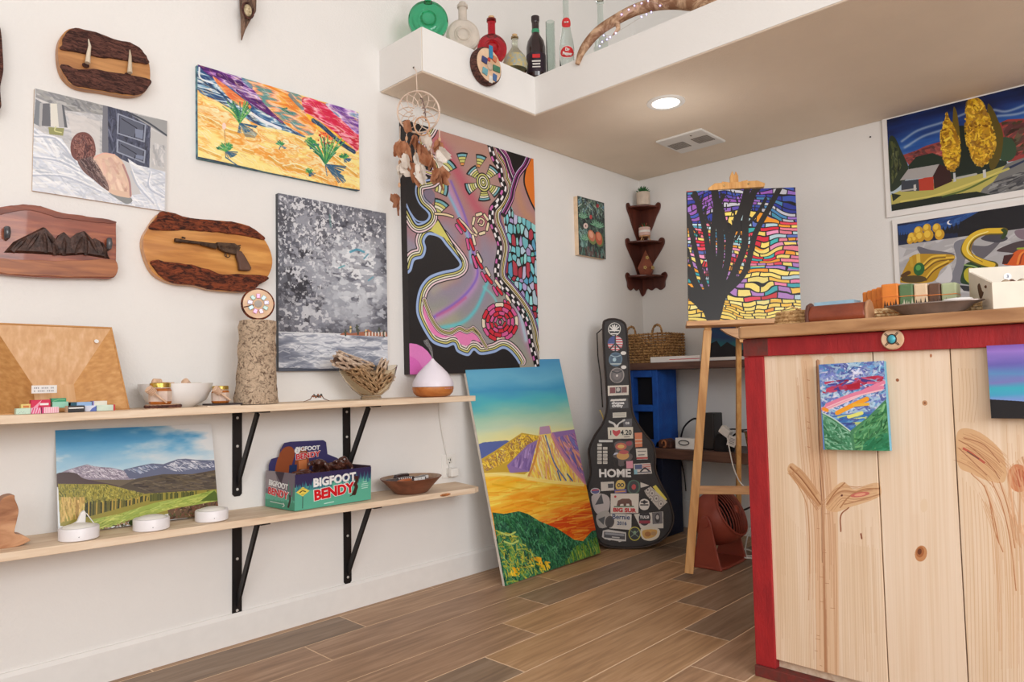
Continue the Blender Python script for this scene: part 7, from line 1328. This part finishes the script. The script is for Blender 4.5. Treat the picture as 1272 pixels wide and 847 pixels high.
leg(.085, Lf-.03, .2, Lf+.68, .032, .032, 'upper_leg', .03); leg(.401, Lf-.03, .286, Lf+.68, .032, .032, 'upper_leg', .03)
B(.0, .56, .022, .044, .352, .388).build('cross_bar', EW2, t, bevel=.002)
B(-.012, .5, -.034, .034, Lf-.018, Lf-.002).build('canvas_tray', EW2, t, bevel=.003); B(-.012, .5, -.036, -.028, Lf-.02, Lf+.002).build('tray_lip', EW2, t, bevel=.002)
MB().prism([(.22, -.075), (.40, -.075), (.44, -.055), (.46, -.026), (.14, -.026), (.17, -.05)], .0, .02, 1).build('tray_block', EW2, t, loc=(0, .02, Lf))
MB().prism([(.12, 0), (.37, 0), (.375, .018), (.34, .034), (.15, .034), (.118, .012)], -.012, .018, 1).build('top_clamp', EW, t, bevel=.004, loc=(0, .012, Lf+.634))
m = MB().prism([(.222, -.7), (.262, -.7), (.262, .1), (.252, .125), (.244, .105), (.236, .128), (.224, .1)], .03, .05, 1); m.build('mast', EW, t, bevel=.003, loc=(0, 0, Lf+.61))
for x in (.19, .30): MB().ball((x, -.002, Lf+.652), .005, 8, 6).build('screw', mat('screw_brass', (196, 176, 130), .3, metal=.8), t, smooth=True)
MB().bar((.243, .05, Lf+.3), (.243, .62, .03), .036, .022, (1, 0, 0)).build('rear_leg', EW, t, bevel=.002)

# ---------------------------------------------------------------- guitar case
gb = at_z(783, 682, 0.004); nG = Vector((-.80, -.60, 0)).normalized(); gt = math.radians(6.5)
nG3 = (nG*math.cos(gt)+Vector((0, 0, 1))*math.sin(gt)); wG = Vector((-nG.y, nG.x, 0)); wG = wG if wG.dot(RT) > 0 else -wG; uG = nG3.cross(wG); uG = uG if uG.z > 0 else -uG; yG = -nG3
MG = Matrix(((wG.x, yG.x, uG.x, gb.x), (wG.y, yG.y, uG.y, gb.y), (wG.z, yG.z, uG.z, gb.z), (0, 0, 0, 1))); MGi = MG.inverted()
def gl(u, v, d=0.): q = MGi @ on_plane(u, v, gb+nG3*d, nG3); return (q.x, q.z)
t = thing('guitar_case', 'black guitar case covered in stickers, standing in the corner', 'guitar case', mw=MG)
OUT = [(760.4, 395.5), (768, 396.5), (774.6, 399.7), (778.5, 408), (781, 443), (784, 489), (786, 510.5), (792, 525), (801, 538), (812, 552), (814.5, 567), (814.5, 583), (821, 600.5), (831, 620), (837, 641), (834.7, 655), (826, 668), (810, 677), (787, 680.8), (760, 680), (746, 675), (737, 662), (731, 645), (728.5, 625), (729, 604), (733, 590), (732, 572), (731, 558), (738, 541), (747, 528), (752, 515), (753.5, 500), (752.5, 478), (750, 443), (748.5, 404), (753, 397)]
GC = mat('case_vinyl', (40, 34, 33), .45, var=.1, bump=.5, bs=220); P = smooth([gl(*q) for q in OUT], 3)
MB().prism(P, .0, .085, 1).build('shell', GC, t, smooth=True, bevel=.012, seg=3)
cxg = sum(p[0] for p in P)/len(P); czg = sum(p[1] for p in P)/len(P)
MB().tube([(x, .004, z) for x, z in P]+[(P[0][0], .004, P[0][1])], .0035, 6, cap=False).build('piping', mat('case_piping', (70, 60, 56), .5), t, smooth=True); MB().tube([(x, .05, z) for x, z in P]+[(P[0][0], .05, P[0][1])], .003, 6, cap=False).build('zip', mat('case_zip', (84, 76, 70), .4, metal=.4), t, smooth=True)
hp = [gl(u, v) for u, v in ((752, 404), (743, 412), (744, 440), (748, 470), (750, 505))]; MB().tube([(x-.006, .05, z) for x, z in hp], .007, 8, flat=.5).build('strap', GC, t, smooth=True)
m = MB().tube([(gl(u, v)[0], .055, gl(u, v)[1]) for u, v in ((745, 508), (748, 514), (750, 520))], .004, 6); m.build('cord_toggle', mat('yellow_cord', (206, 180, 110), .5), t, smooth=True)
KS = art_stick(); AS = artmat('sticker_print', KS, .35, 0); Hs = KS.H
def suv(u, v): q = Hs @ np.array([u, v, 1]); return (q[0]/q[2]/KS.w, 1-q[1]/q[2]/KS.h)
fA, fB = (725, 390, 5.645), (725, 535, 5.65)
def circ(x, y, rx, ry=None, n=20): return [(x+rx*math.cos(2*PI*i/n), y+(ry or rx)*math.sin(2*PI*i/n)) for i in range(n)]
ST = [(fA, circ(216, 106, 46), 'round leaf sticker'), (fA, circ(222, 206, 54), 'stars and stripes peace sign sticker'), (fA, circ(224, 318, 50), 'round blue sticker'), (fA, circ(279, 274, 20, 13), 'tiny oval white sticker'), (fA, circ(234, 430, 54), 'round grey sticker'), (fA, circ(281, 373, 19, 13), 'tiny oval white sticker, lower'), (fA, [(168, 503), (316, 498), (316, 568), (170, 574)], 'sticker with three dark pictures'), (fA, [(180, 600), (190, 595), (310, 590), (316, 660), (184, 664)], 'black sticker with white script'), (fA, [(203, 692), (300, 688), (300, 724), (204, 728)], 'small cream label'),
      (fA, [(272, 740), (338, 732), (338, 786), (280, 790)], 'grey square sticker'), (fA, [(176, 746), (215, 762), (230, 780), (248, 760), (286, 736), (288, 748), (250, 778), (236, 812), (220, 812), (205, 778), (176, 758)], 'white winged sticker'), (fB, [(168, -24), (346, -27), (348, 54), (172, 58)], 'licence plate sticker'), (fB, [(358, 15), (410, 12), (412, 112), (362, 116)], 'orange striped sticker'), (fB, [(106, 64), (205, 64), (204, 80), (107, 80)], 'thin white label')]
for y in (90, 114, 140, 164, 188, 213):
    for x in (96, 136):
        if (y, x) != (90, 136): ST.append((fB, [(x, y), (x+31, y), (x+31, y+19), (x, y+19)], None))
ST += [(fB, smooth([(214, 90), (250, 70), (300, 76), (340, 70), (346, 110), (320, 150), (345, 175), (330, 205), (285, 215), (285, 245), (245, 245), (240, 200), (205, 180), (225, 140)], 3), 'orange and red patch sticker'), (fB, [(366, 125), (445, 122), (450, 200), (372, 202)], 'white card sticker with red base'), (fB, [(298, 213), (345, 210), (347, 262), (300, 264)], 'pink square sticker'), (fB, [(350, 232), (468, 226), (480, 300), (354, 306)], 'flag sticker'), (fB, [(120, 360), (213, 355), (214, 418), (122, 424)], 'white sticker with dark square'), (fB, circ(258, 382, 38), 'round yellow infinity sticker'), (fB, [(215, 412), (300, 408), (302, 436), (218, 440)], 'purple strip sticker'), (fB, circ(352, 394, 50), 'round green and red sticker'), (fB, [(398, 360), (462, 384), (400, 400)], 'white triangle sticker'), (fB, circ(82, 424, 34, 23), 'oval flag sticker'),
       (fB, [(425, 420), (470, 390), (588, 500), (530, 555), (440, 450)], 'slanted sticker of grey discs'), (fB, [(484, 392), (506, 380), (586, 480), (562, 500)], 'yellow strip sticker'), (fB, [(190, 440), (388, 440), (384, 578), (188, 580)], 'bear flag sticker'), (fB, circ(426, 517, 40), 'round white sticker'), (fB, [(186, 582), (337, 585), (334, 696), (180, 684)], 'white election sticker'), (fB, [(352, 585), (558, 566), (560, 684), (400, 684)], 'white sticker with a grey portrait'), (fB, smooth([(55, 460), (120, 440), (180, 470), (176, 560), (120, 590), (76, 560)], 3), 'grey torn sticker'), (fB, smooth([(90, 592), (178, 568), (184, 660), (110, 680)], 3), 'grey torn sticker, lower'), (fB, [(135, 700), (170, 692), (298, 712), (298, 775), (250, 780), (150, 762), (128, 745)], 'van outline sticker'), (fB, circ(358, 722, 44, 50), 'round black and yellow sticker'), (fB, smooth([(400, 690), (450, 675), (530, 690), (525, 745), (470, 772), (410, 755)], 3), 'orange cartoon-free blob sticker')]
for i, (f_, pts, lab) in enumerate(ST):
    px = fr(pts, *f_); Q = [gl(*q) for q in px]; dd = -.0008-.0003*(i % 4); n = len(Q)
    V = [(x, dd, z) for x, z in Q]+[(x, .001, z) for x, z in Q]; F = [tuple(range(n)), tuple(range(2*n-1, n-1, -1))]+[(i_, (i_+1) % n, n+(i_+1) % n, n+i_) for i_ in range(n)]
    me = MB().add(V, F); UV = [suv(*q) for q in px]*2; o = me.build('sticker', AS, t, fix=False); ul = o.data.uv_layers.new(name='uv').data
    for lp in o.data.loops: ul[lp.index].uv = UV[lp.vertex_index]
    if lab: o['label'] = lab.replace('cartoon-free blob', 'and cream blob')
SB = mat('sticker_black', (34, 30, 30), .5); sW = wG.length
def gtext(s, u, v, f_, size, m_, bold=0., rot=0., sx=1., name='lettering', yo=-.0032, depth=.0006):
    x, z = gl(f_[0]+u/f_[2], f_[1]+v/f_[2]); return text(s, size, m_, t, x, z, yo, name, rot, bold, depth, sx=sx)
kS = abs(gl(800, 600)[0]-gl(780, 600)[0])/20            # metres per photo pixel on the case
gtext('HOME', 218, 300, fB, 13.5*kS, TW, .0022, 0, 1.05); gtext('I', 190, 16, fB, 8*kS, SB, .0008); gtext('4.20', 298, 14, fB, 9*kS, SB, .0008, sx=.9)
gtext('BIG SUR', 286, 558, fB, 6.5*kS, LR, .0012, .03, 1.2); gtext('Bernie', 262, 605, fB, 8.5*kS, mat('navy_ink', (60, 76, 120), .5), .0006, .05); gtext('2016', 268, 650, fB, 6*kS, mat('navy_ink', (60, 76, 120), .5), .0006, .05); gtext('TULSI', 426, 606, fB, 4.6*kS, TW, .0006, .0, 1.); gtext('choose', 240, 624, fA, 5*kS, TW, .0008, 0, 1.1); gtext('civility', 236, 644, fA, 5*kS, TW, .0008, 0, 1.1)
gtext('GB', 306, 766, fA, 4*kS, TW, .0004); gtext('DUNE PLANET', 534, 436, fB, 2.6*kS, SB, .0002, .86) if False else None

# ---------------------------------------------------------------- corner shelf and its plants
MAH = wood('mahogany', (70, 30, 22), (112, 56, 40), 2, 14, .35, 6, .08, .22, (90, 42, 30))
t = thing('corner_shelf', 'three-tier dark wood corner shelf with scalloped sides', 'shelf', (XB-.001, YL-.001, 0)); zs = (1.875, 1.66, 1.457)
RR = (.135, .155, .16)
for z, r in zip(zs, RR):
    MB().prism([(0, 0)]+[(-r*math.cos(a), -r*math.sin(a)) for a in np.linspace(0, PI/2, 14)], z-.01, z, 2).build('tier', MAH, t, bevel=.002)
def sidepanel(P, nm='side_panel'):
    S = smooth(P, 4); MB().prism([(-a, b) for a, b in S], -.010, 0, 1).build(nm, MAH, t, bevel=.003); MB().prism([(-a, b) for a, b in S], -.010, 0, 0).build(nm, MAH, t, bevel=.003)
sidepanel([(0, zs[0]+.004), (.10, zs[0]+.004), (.128, zs[0]+.022), (.148, zs[0]+.012), (.145, zs[0]-.02), (.12, zs[0]-.06), (.09, zs[0]-.12), (.05, zs[1]+.03), (.035, zs[1]+.005), (0, zs[1]+.003)])
sidepanel([(0, zs[1]+.0), (.11, zs[1]+.0), (.14, zs[1]+.022), (.166, zs[1]+.014), (.165, zs[1]-.02), (.13, zs[1]-.07), (.09, zs[1]-.12), (.06, zs[2]+.03), (.045, zs[2]+.004), (0, zs[2]+.002)])
sidepanel([(0, zs[2]+.0), (.12, zs[2]+.0), (.145, zs[2]+.014), (.168, zs[2]+.018), (.18, zs[2]-.005), (.165, zs[2]-.035), (.16, zs[2]-.07), (.13, zs[2]-.085), (.1, zs[2]-.07), (.07, zs[2]-.082), (.04, zs[2]-.07), (.02, zs[2]-.1), (0, zs[2]-.105)])
LEAF = mat('succulent_green', (56, 120, 62), .5, c2=(36, 84, 48), vs=20); POT = mat('beige_pot', (206, 188, 170), .6)
cpx, cpy = XB-.075, YL-.075
t = thing('potted_succulent', 'green succulent in a beige cylinder pot on the top tier', 'plant', (cpx, cpy, zs[0]+.0005)); MB().lathe([(.0001, 0), (.037, 0), (.04, .003), (.04, .078), (.036, .078), (.036, .068), (.0001, .068)], 28).build('pot', POT, t, smooth=True)
for k_, (n_, el, L_) in enumerate(((8, .25, .045), (8, .7, .042), (6, 1.15, .04))):
    for i in range(n_):
        a = 2*PI*(i+.5*(k_ % 2))/n_; d = Vector((math.cos(a)*math.cos(el), math.sin(a)*math.cos(el), math.sin(el))); MB().tube([(0, 0, .072), d*L_*.5+Vector((0, 0, .074)), d*L_+Vector((0, 0, .08))], [.005, .009, .001], 7, flat=.6).build('leaf', LEAF, t, smooth=True)
t = thing('potted_succulent', 'small pink and white pot on wooden legs with a red-tipped plant', 'plant', (cpx-.008, cpy-.008, zs[1]+.0005)); PK = mat('pink_pot', (222, 188, 176), .5)
MB().lathe([(.0001, .03), (.03, .03), (.034, .033), (.034, .08), (.031, .08), (.03, .07), (.0001, .07)], 26).build('pot', PK, t, smooth=True); MB().lathe([(.0344, .05), (.0344, .062)], 26, cap=False).build('white_band', CARD, t)
MB().lathe([(.0001, .024), (.032, .024), (.032, .03)], 22).build('saucer', EW2, t)
for i in range(3): a = 2*PI*i/3+.9; MB().tube([(.02*math.cos(a), .02*math.sin(a), .026), (.034*math.cos(a), .034*math.sin(a), 0.001)], .0035, 6).build('leg', EW2, t)
RDL = mat('red_leaf', (196, 70, 50), .5)
for i in range(12): a = 2*PI*i/12; el = .6+.5*(i % 2); d = Vector((math.cos(a)*math.cos(el), math.sin(a)*math.cos(el), math.sin(el))); MB().tube([(0, 0, .072), d*.02+Vector((0, 0, .074)), d*.036+Vector((0, 0, .076))], [.002, .003, .0006], 5).build('leaf', RDL if i % 3 == 0 else LEAF, t, smooth=True)
t = thing('wooden_lantern', 'faceted pointed wooden lantern with flower cut-outs, lowest tier', 'lantern', (cpx-.012, cpy-.012, zs[2]+.0005), math.radians(-35)); LN = mat('lantern_wood', (150, 84, 62), .5, c2=(126, 68, 50), vs=20)
MB().lathe([(.0001, 0), (.036, 0), (.052, .042), (.0001, .15)], 6).build('body', LN, t, bevel=.0015); GDF = mat('gold_flower', (206, 180, 110), .4)
for k_ in (-1, 0, 1):
    for (zc, rc) in ((.038, .0),) if k_ else ((.1, 0),):
        x0 = k_*.024
        for i in range(5): a = 2*PI*i/5; MB().ball((x0+.007*math.cos(a), -.0465 if zc < .05 else -.0245, zc+.007*math.sin(a)), .0042, 8, 5, (1, .35, 1)).build('flower_petal', GDF, t, smooth=True)

# ---------------------------------------------------------------- prints on the back wall
for nm, lab, k, BLy, z, h, w, wx in (('art_board', 'upper white-bordered print of a red barn and yellow poplars', art_barn(), .940, 1.612, .437, .66, .545), ('art_board', 'lower white-bordered print of gourds under a crescent moon', art_gourd(), .918, 1.126, .422, .66, .56)):
    t = thing(nm, lab, 'print', mw=frame((XB-.012, BLy+.022, z-.028), -PI/2, 0, 0))
    B(0, w+.044, .001, .012, 0, h+.05).build('white_board', CARD, t, bevel=.001)
    B(0.022, 0.022+w, -.0006, .002, .028, .028+h).build('printed_picture', artmat('print_'+str(len(bpy.data.materials)), k, .3, 0), t, uvf=(lambda ww, hh: (lambda c: ((c.x-.022)/ww, (c.z-.028)/hh)))(wx, h), fix=False)
for u, v in ((1081, 170),): q = at_x(u, v, XB-.002); o = MB().ball((q.x, q.y, q.z), .004, 8, 6).build('wall_nail', BLACKM, smooth=True); tag(o, 'tiny nail in the back wall left of the barn print', 'nail')

# ---------------------------------------------------------------- the counter
RED_ = mat('barn_red_paint', (168, 32, 36), .6, c2=(146, 26, 32), vs=30, bump=.3, bs=200, stretch=(1, 1, .3)); RUSTY = mat('worn_red', (120, 44, 38), .7, c2=(96, 50, 44), vs=60, bump=.4)
XC, YC = 1.96, .926
t = thing('counter', 'sales counter fronted with pale pine boards and red trim', 'counter', (XC, YC, 0))
FA = artmat('pine_front', art_front(), .55, .15); kf = hom([(948.5, 443), (1300, 429), (1316, 836), (967, 840)], [(0, 0), (1, 0), (1, 1), (0, 1)])
def fuv(c):
    P = Vector((XC, c.y+YC, c.z)); d = P-EYE; zc = d.dot(_F); u = 636+FPX*d.dot(RT)/zc; v = 423.5-FPX*d.dot(UP)/zc; q = kf @ np.array([u, v, 1]); return (q[0]/q[2], 1-q[1]/q[2])
ys = [.872, .578, .403, .10, -.2, -.5]
for i in range(5):
    a, b = ys[i+1]+.0012, ys[i]-.0012
    B(.004+.0015*(i % 2), .022, a-YC, b-YC, .055, .92).build('pine_board', FA if i < 3 else PINE, t, uvf=fuv if i < 3 else None, bevel=.0015, fix=False)
B(-.004, .024, .868-YC, 0, .03, .912).build('red_post', RED_, t, bevel=.002); B(-.008, .024, -.5-YC, 0, .9125, .964).build('red_rail', RED_, t, bevel=.002)
B(-.0088, -.004, -.075, -.001, .914, .963).build('worn_corner', RUSTY, t, bevel=.001)
B(-.012, .024, -.5-YC, 0.0, 0, .03).build('red_kick_rail', RUSTY, t, bevel=.002)
B(.024, .6, -.014, -.002, 0, .964).build('side_panel', EW, t); B(.024, .04, -.5-YC, -.014, 0, .964).build('backing', PINE, t)
TOPW = wood('counter_top_wood', (150, 104, 66), (206, 168, 126), 1, 12, .4, 5, .15, .2, (186, 140, 96), coat=.2)
MB().prism([(-.036, -.5-YC), (-.036, -.006), (-.028, .004), (.56, .004), (.56, -.5-YC)], .965, 1.0, 2).build('worktop', TOPW, t, bevel=.005)
picture('painting', 'tiny thick-paint canvas of green hills hung on the counter front', art_small(), (1.93, .701, .656), -89.84, 3.4, 1.83, .162, .228, .022, mat('edge_blue', (110, 180, 206), .5), .35, .9)
picture('painting', 'small dusk canvas, violet sky over black hills, on the counter', art_purple(), (1.935, .322, .748), -90, 1, .5, .22, .168, .02, mat('edge_black', (44, 38, 38)), .4, .1)
t = thing('turquoise_knob', 'round pale wood disc with a turquoise stone on the red rail', 'ornament', (XC-.009, .524, .9425)); 
m = MB().lathe([(.0001, -.01), (.024, -.01), (.027, -.005), (.026, 0)], 24, ax=0); m.build('disc', SL, t, smooth=True)
for a in (.75, 2.3, 3.9, 5.5):
    for dd in (-.12, .12): MB().tube([(-.0105, .012*math.cos(a+dd), .012*math.sin(a+dd)), (-.0105, .022*math.cos(a+dd*.5), .022*math.sin(a+dd*.5))], .0008, 4).build('burnt_line', mat('burnt', (60, 36, 28), .8), t)
MB().ball((-.0115, 0, 0), .0095, 14, 8, (.5, 1, 1.15)).build('turquoise', mat('turquoise', (80, 176, 190), .25, c2=(60, 140, 160), vs=90), t, smooth=True); MB().tube([(-.011, .0105*math.cos(q), .0118*math.sin(q)) for q in np.linspace(0, 2*PI, 21)], .0014, 5).build('bezel', mat('bezel', (70, 50, 44), .4, metal=.5), t, smooth=True)
# things on the worktop
ZC = 1.0005
q = at_x(985, 404, 2.0); t = thing('rope_coasters', 'stack of coiled tan rope rounds on the worktop corner', 'coaster', (2.09, at_x(986, 395, 2.07).y, ZC)); RP = bark('rope_tan', (170, 126, 76), (220, 182, 130), 70, (1, 1, 1), .7, .003)
for k_ in range(4): 
    P = [((.058-.002*k_+.001*math.sin(i))*math.cos(a), (.058-.002*k_)*math.sin(a), .006+k_*.011) for i, a in enumerate(np.linspace(0, 2*PI, 40))]; MB().tube(P, .0066, 7, cap=False).build('rope_coil', RP, t, smooth=True)
    MB().lathe([(.0001, k_*.011+.002), (.054, k_*.011+.002), (.054, k_*.011+.010), (.0001, k_*.011+.010)], 26).build('rope_disc', RP, t)
MB().tube([(-.05, -.03, .046), (-.072, -.01, .056), (-.06, .02, .046)], [.003, .002, .001], 5).build('loose_end', RP, t)
a = at_x(1007, 400, 2.02); b = at_x(1078, 385, 2.02); LEA = mat('brown_leather', (150, 72, 44), .4, c2=(120, 54, 34), vs=12, bump=.2, bs=200, coat=.2)
t = thing('leather_case', 'rounded brown leather case lying behind the worktop edge', 'case', (2.0, b.y, ZC)); wl = a.y-b.y; hl = .052
MB().prism([(0, .002), (.05, 0), (.062, .02), (.055, .042), (.03, hl), (.01, .046), (-.004, .03), (-.006, .012)], 0, wl, 1).build('body', LEA, t, smooth=True, bevel=.006, seg=3)
LD2 = mat('leather_dark', (96, 56, 44), .5); MB().prism([(-.008, 0), (.066, 0), (.066, .03), (.05, .052), (.028, .06), (.004, .052), (-.01, .03)], wl-.004, wl+.006, 1).build('end_cap', LD2, t, bevel=.003); MB().prism([(-.004, 0), (.06, 0), (.06, .03), (.045, .05), (.028, .056), (.006, .05), (-.006, .03)], -.006, .002, 1).build('end_cap', mat('leather_tan', (176, 130, 96), .5), t, bevel=.003)
a = at_x(1013, 378, 2.11); b = at_x(1062, 378, 2.11); o = B(2.1, 2.16, b.y, a.y, ZC, a.z+.004).build('paper_pad', mat('light_blue_paper', (160, 196, 216), .7)); tag(o, 'pale blue paper pad behind the leather case', 'paper')
# long woven tray
a = at_x(1062, 392, 2.07); b = at_x(1228, 380, 2.07); t = thing('woven_tray', 'long low woven tray holding the row of soap boxes', 'tray', (2.06, b.y, ZC)); wt = a.y-b.y; dt = .17
STW = bark('straw', (180, 140, 92), (232, 206, 160), 80, (1, 1, 1), .6, .003)
for k_ in range(3):
    P = []; n_ = 46
    for i in range(n_+1): y = wt*i/n_; P.append((.0025*(1 if (i+k_) % 2 else -1), y, .005+k_*.0085))
    MB().tube(P, .0042, 5).build('woven_row', STW, t)
    MB().tube([(dt+x, y, z) for x, y, z in P], .0042, 5).build('woven_row', STW, t)
    for yy in (0, wt): MB().tube([(dt*i/16, yy+.0025*(1 if (i+k_) % 2 else -1), .005+k_*.0085) for i in range(17)], .0042, 5).build('woven_row', STW, t)
MB().tube([(0, 0, .027), (0, wt, .027), (dt, wt, .027), (dt, 0, .027), (0, 0, .027)], .005, 8).build('rim', STW, t, smooth=False); B(0, dt, 0, wt, .0, .004).build('base', STW, t)
SBX = [((224, 130, 50), (60, 40, 30)), ((92, 120, 80), (210, 200, 176)), ((226, 196, 160), (50, 40, 34)), ((104, 72, 54), (80, 60, 50)), ((176, 184, 144), (120, 120, 90))]
OR_ = mat('orange_string', (226, 130, 60), .5); XS = 2.085
def soap(lab, y0, y1, x, z1, c, dk_, seed, motif=True):
    t = thing('soap_box', lab, 'box', (x, y0, ZC+.006)); w_ = y1-y0; h_ = z1-ZC-.006
    B(0, .05, 0, w_, 0, h_).build('carton', mat('soap_%d_%d' % (c[0], c[1]), c, .5), t, bevel=.004)
    B(-.0012, .0505, -.0005, w_+.0005, h_*.62, h_*.62+.0018).build('string', OR_, t)
    if motif:
        r = random.Random(seed)
        for i in range(5): xx = w_*(.12+.17*i)+r.uniform(-.002, .002); hh = h_*(.42+.25*r.random()); MB().prism([(xx-.0035, h_*.30), (xx+.0035, h_*.30), (xx, h_*.18+hh*.6)], -.0006, .0002, 0).build('tree_print', mat('sprint_%d' % dk_[0], dk_, .6), t)
px_s = [(1093.5, 1115.6, 353.5), (1115.6, 1134, 353.5), (1134, 1152, 353), (1152, 1168, 352.5), (1168, 1188, 352)]
nmz = ('orange soap box with dark pines, front of its row', 'dark green soap box with a cream motif', 'cream soap box printed with black pines', 'brown soap box between the cream and pale green', 'pale sage green soap box at the right')
for i, ((u0, u1, v), nm) in enumerate(zip(px_s, nmz)):
    a = at_x(u0, v, XS); b = at_x(u1, v, XS); soap(nm, b.y+.0008, a.y-.0008, XS, a.z, *SBX[i], i)
for i, (u0, u1, v, l) in enumerate(((1087.5, 1094, 357, 'second'), (1081.5, 1088, 359, 'third'), (1076, 1082, 361, 'fourth'), (1070.5, 1076.5, 363, 'last'))):
    X_ = XS+.018*(i+1)+.02; a = at_x(u0, v, X_); b = at_x(u1, v, X_); soap('orange soap box, %s of the orange row from the right' % l, b.y-.012+.0, a.y-.0006, X_, a.z, *SBX[0], 9+i, False)
# plate
a = at_x(1096, 386, 2.0); b = at_x(1222, 378, 2.0); yc = (a.y+b.y)/2; rp = (a.y-b.y)/2
t = thing('metal_plate', 'wide dark pewter plate tilted over the worktop front', 'plate', (2.02, yc, ZC+.004), rot=(0, math.radians(0), 0)); PEW = mat('pewter', (150, 136, 128), .34, metal=.6, var=.1)
MB().lathe([(.0001, .0), (rp*.55, 0), (rp*.66, .006), (rp*.8, .018), (rp, .026), (rp, .0285), (rp*.8, .021), (rp*.6, .01), (.0001, .004)], 48, sx=.36, sy=1.).build('plate', PEW, t, smooth=True)
q = at_x(1190, 375, 2.03); t = thing('folded_card', 'small white oval card lying on the pewter plate', 'card', (2.03, q.y, q.z)); MB().lathe([(.0001, .004), (.03, .002), (.034, -.003), (.0001, -.004)], 24, sx=.5).build('card', CARD, t, smooth=True); t.location.z = ZC+.038
# white crate with stones
a = at_x(1214, 388, 2.0); WC = mat('white_crate', (226, 216, 200), .6, var=.02); y1 = at_x(1234, 388, 1.99).y; y0 = y1-.21
t = thing('white_crate', 'white wooden crate with a heart cut-out, full of stones', 'crate', (1.99+.21*math.sin(.45), y1-.21*math.cos(.45), ZC), .45); wc = .21; CRM = t.location.copy(); dc = .17; hF = .068; hB = .115
B(0, .007, 0, wc, 0, hF).build('front_panel', WC, t, bevel=.001); B(dc-.007, dc, 0, wc, 0, hB+.01).build('back_panel', WC, t, bevel=.001); B(.007, dc-.007, .0, wc, 0, .006).build('base', WC, t)
for yy in (0, wc-.007): MB().prism([(.007, 0), (dc-.007, 0), (dc-.007, hB), (.007, hF)], yy, yy+.007, 1).build('side_panel', WC, t, bevel=.001)
HT = mat('heart_hole', (90, 60, 40), .8); m = MB().prism(smooth([(.07, .055), (.085, .075), (.1, .073), (.1, .06), (.085, .035), (.06, .05)], 3), wc-.0005, wc+.0006, 1); m.build('heart_cutout', HT, t); MB().ball((.04, wc+.0002, .062), .004, 8, 5).build('peg_hole', HT, t)
PRC = MB().lathe([(.0001, -.001), (.009, -.001), (.009, 0)], 18, ax=0); PRC.build('price_sticker', TW, t, loc=(dc-.007, .125, .098)); text('3', .011, mat('navy_ink', (60, 76, 120)), t, 0, 0, mw=Matrix.Translation((dc-.0085, .125, .098)) @ Matrix.Rotation(-PI/2, 4, 'Z') @ Matrix.Rotation(PI/2, 4, 'X'))
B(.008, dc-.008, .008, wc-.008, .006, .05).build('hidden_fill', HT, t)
sc_ = [(176, 110, 70), (206, 180, 150), (110, 70, 50), (226, 220, 214), (150, 96, 80), (190, 140, 90)]; proto = {}
for i in range(34):
    k_ = i % 6; x, y = .02+.13*((i*.618) % 1), .018+.175*((i*.377) % 1); z = .055+.012*((i*.29) % 1)
    if k_ not in proto:
        o = MB().ball((0, 0, 0), .011, 9, 6, (1.2, 1, .75)).build('tumbled_stone', mat('stone_%d' % k_, sc_[k_], .2, c2=tuple(int(c*.75) for c in sc_[k_]), vs=60, coat=.3), smooth=True); proto[k_] = o
    else: o = proto[k_].copy(); COL.objects.link(o)
    o.location = CRM+Matrix.Rotation(.45, 3, 'Z') @ Vector((x, y, z)); o.rotation_euler = (i, i*2, i*3); tag(o, 'small polished stone in the white crate, one of many', 'stone', 'tumbled stones in the white crate')
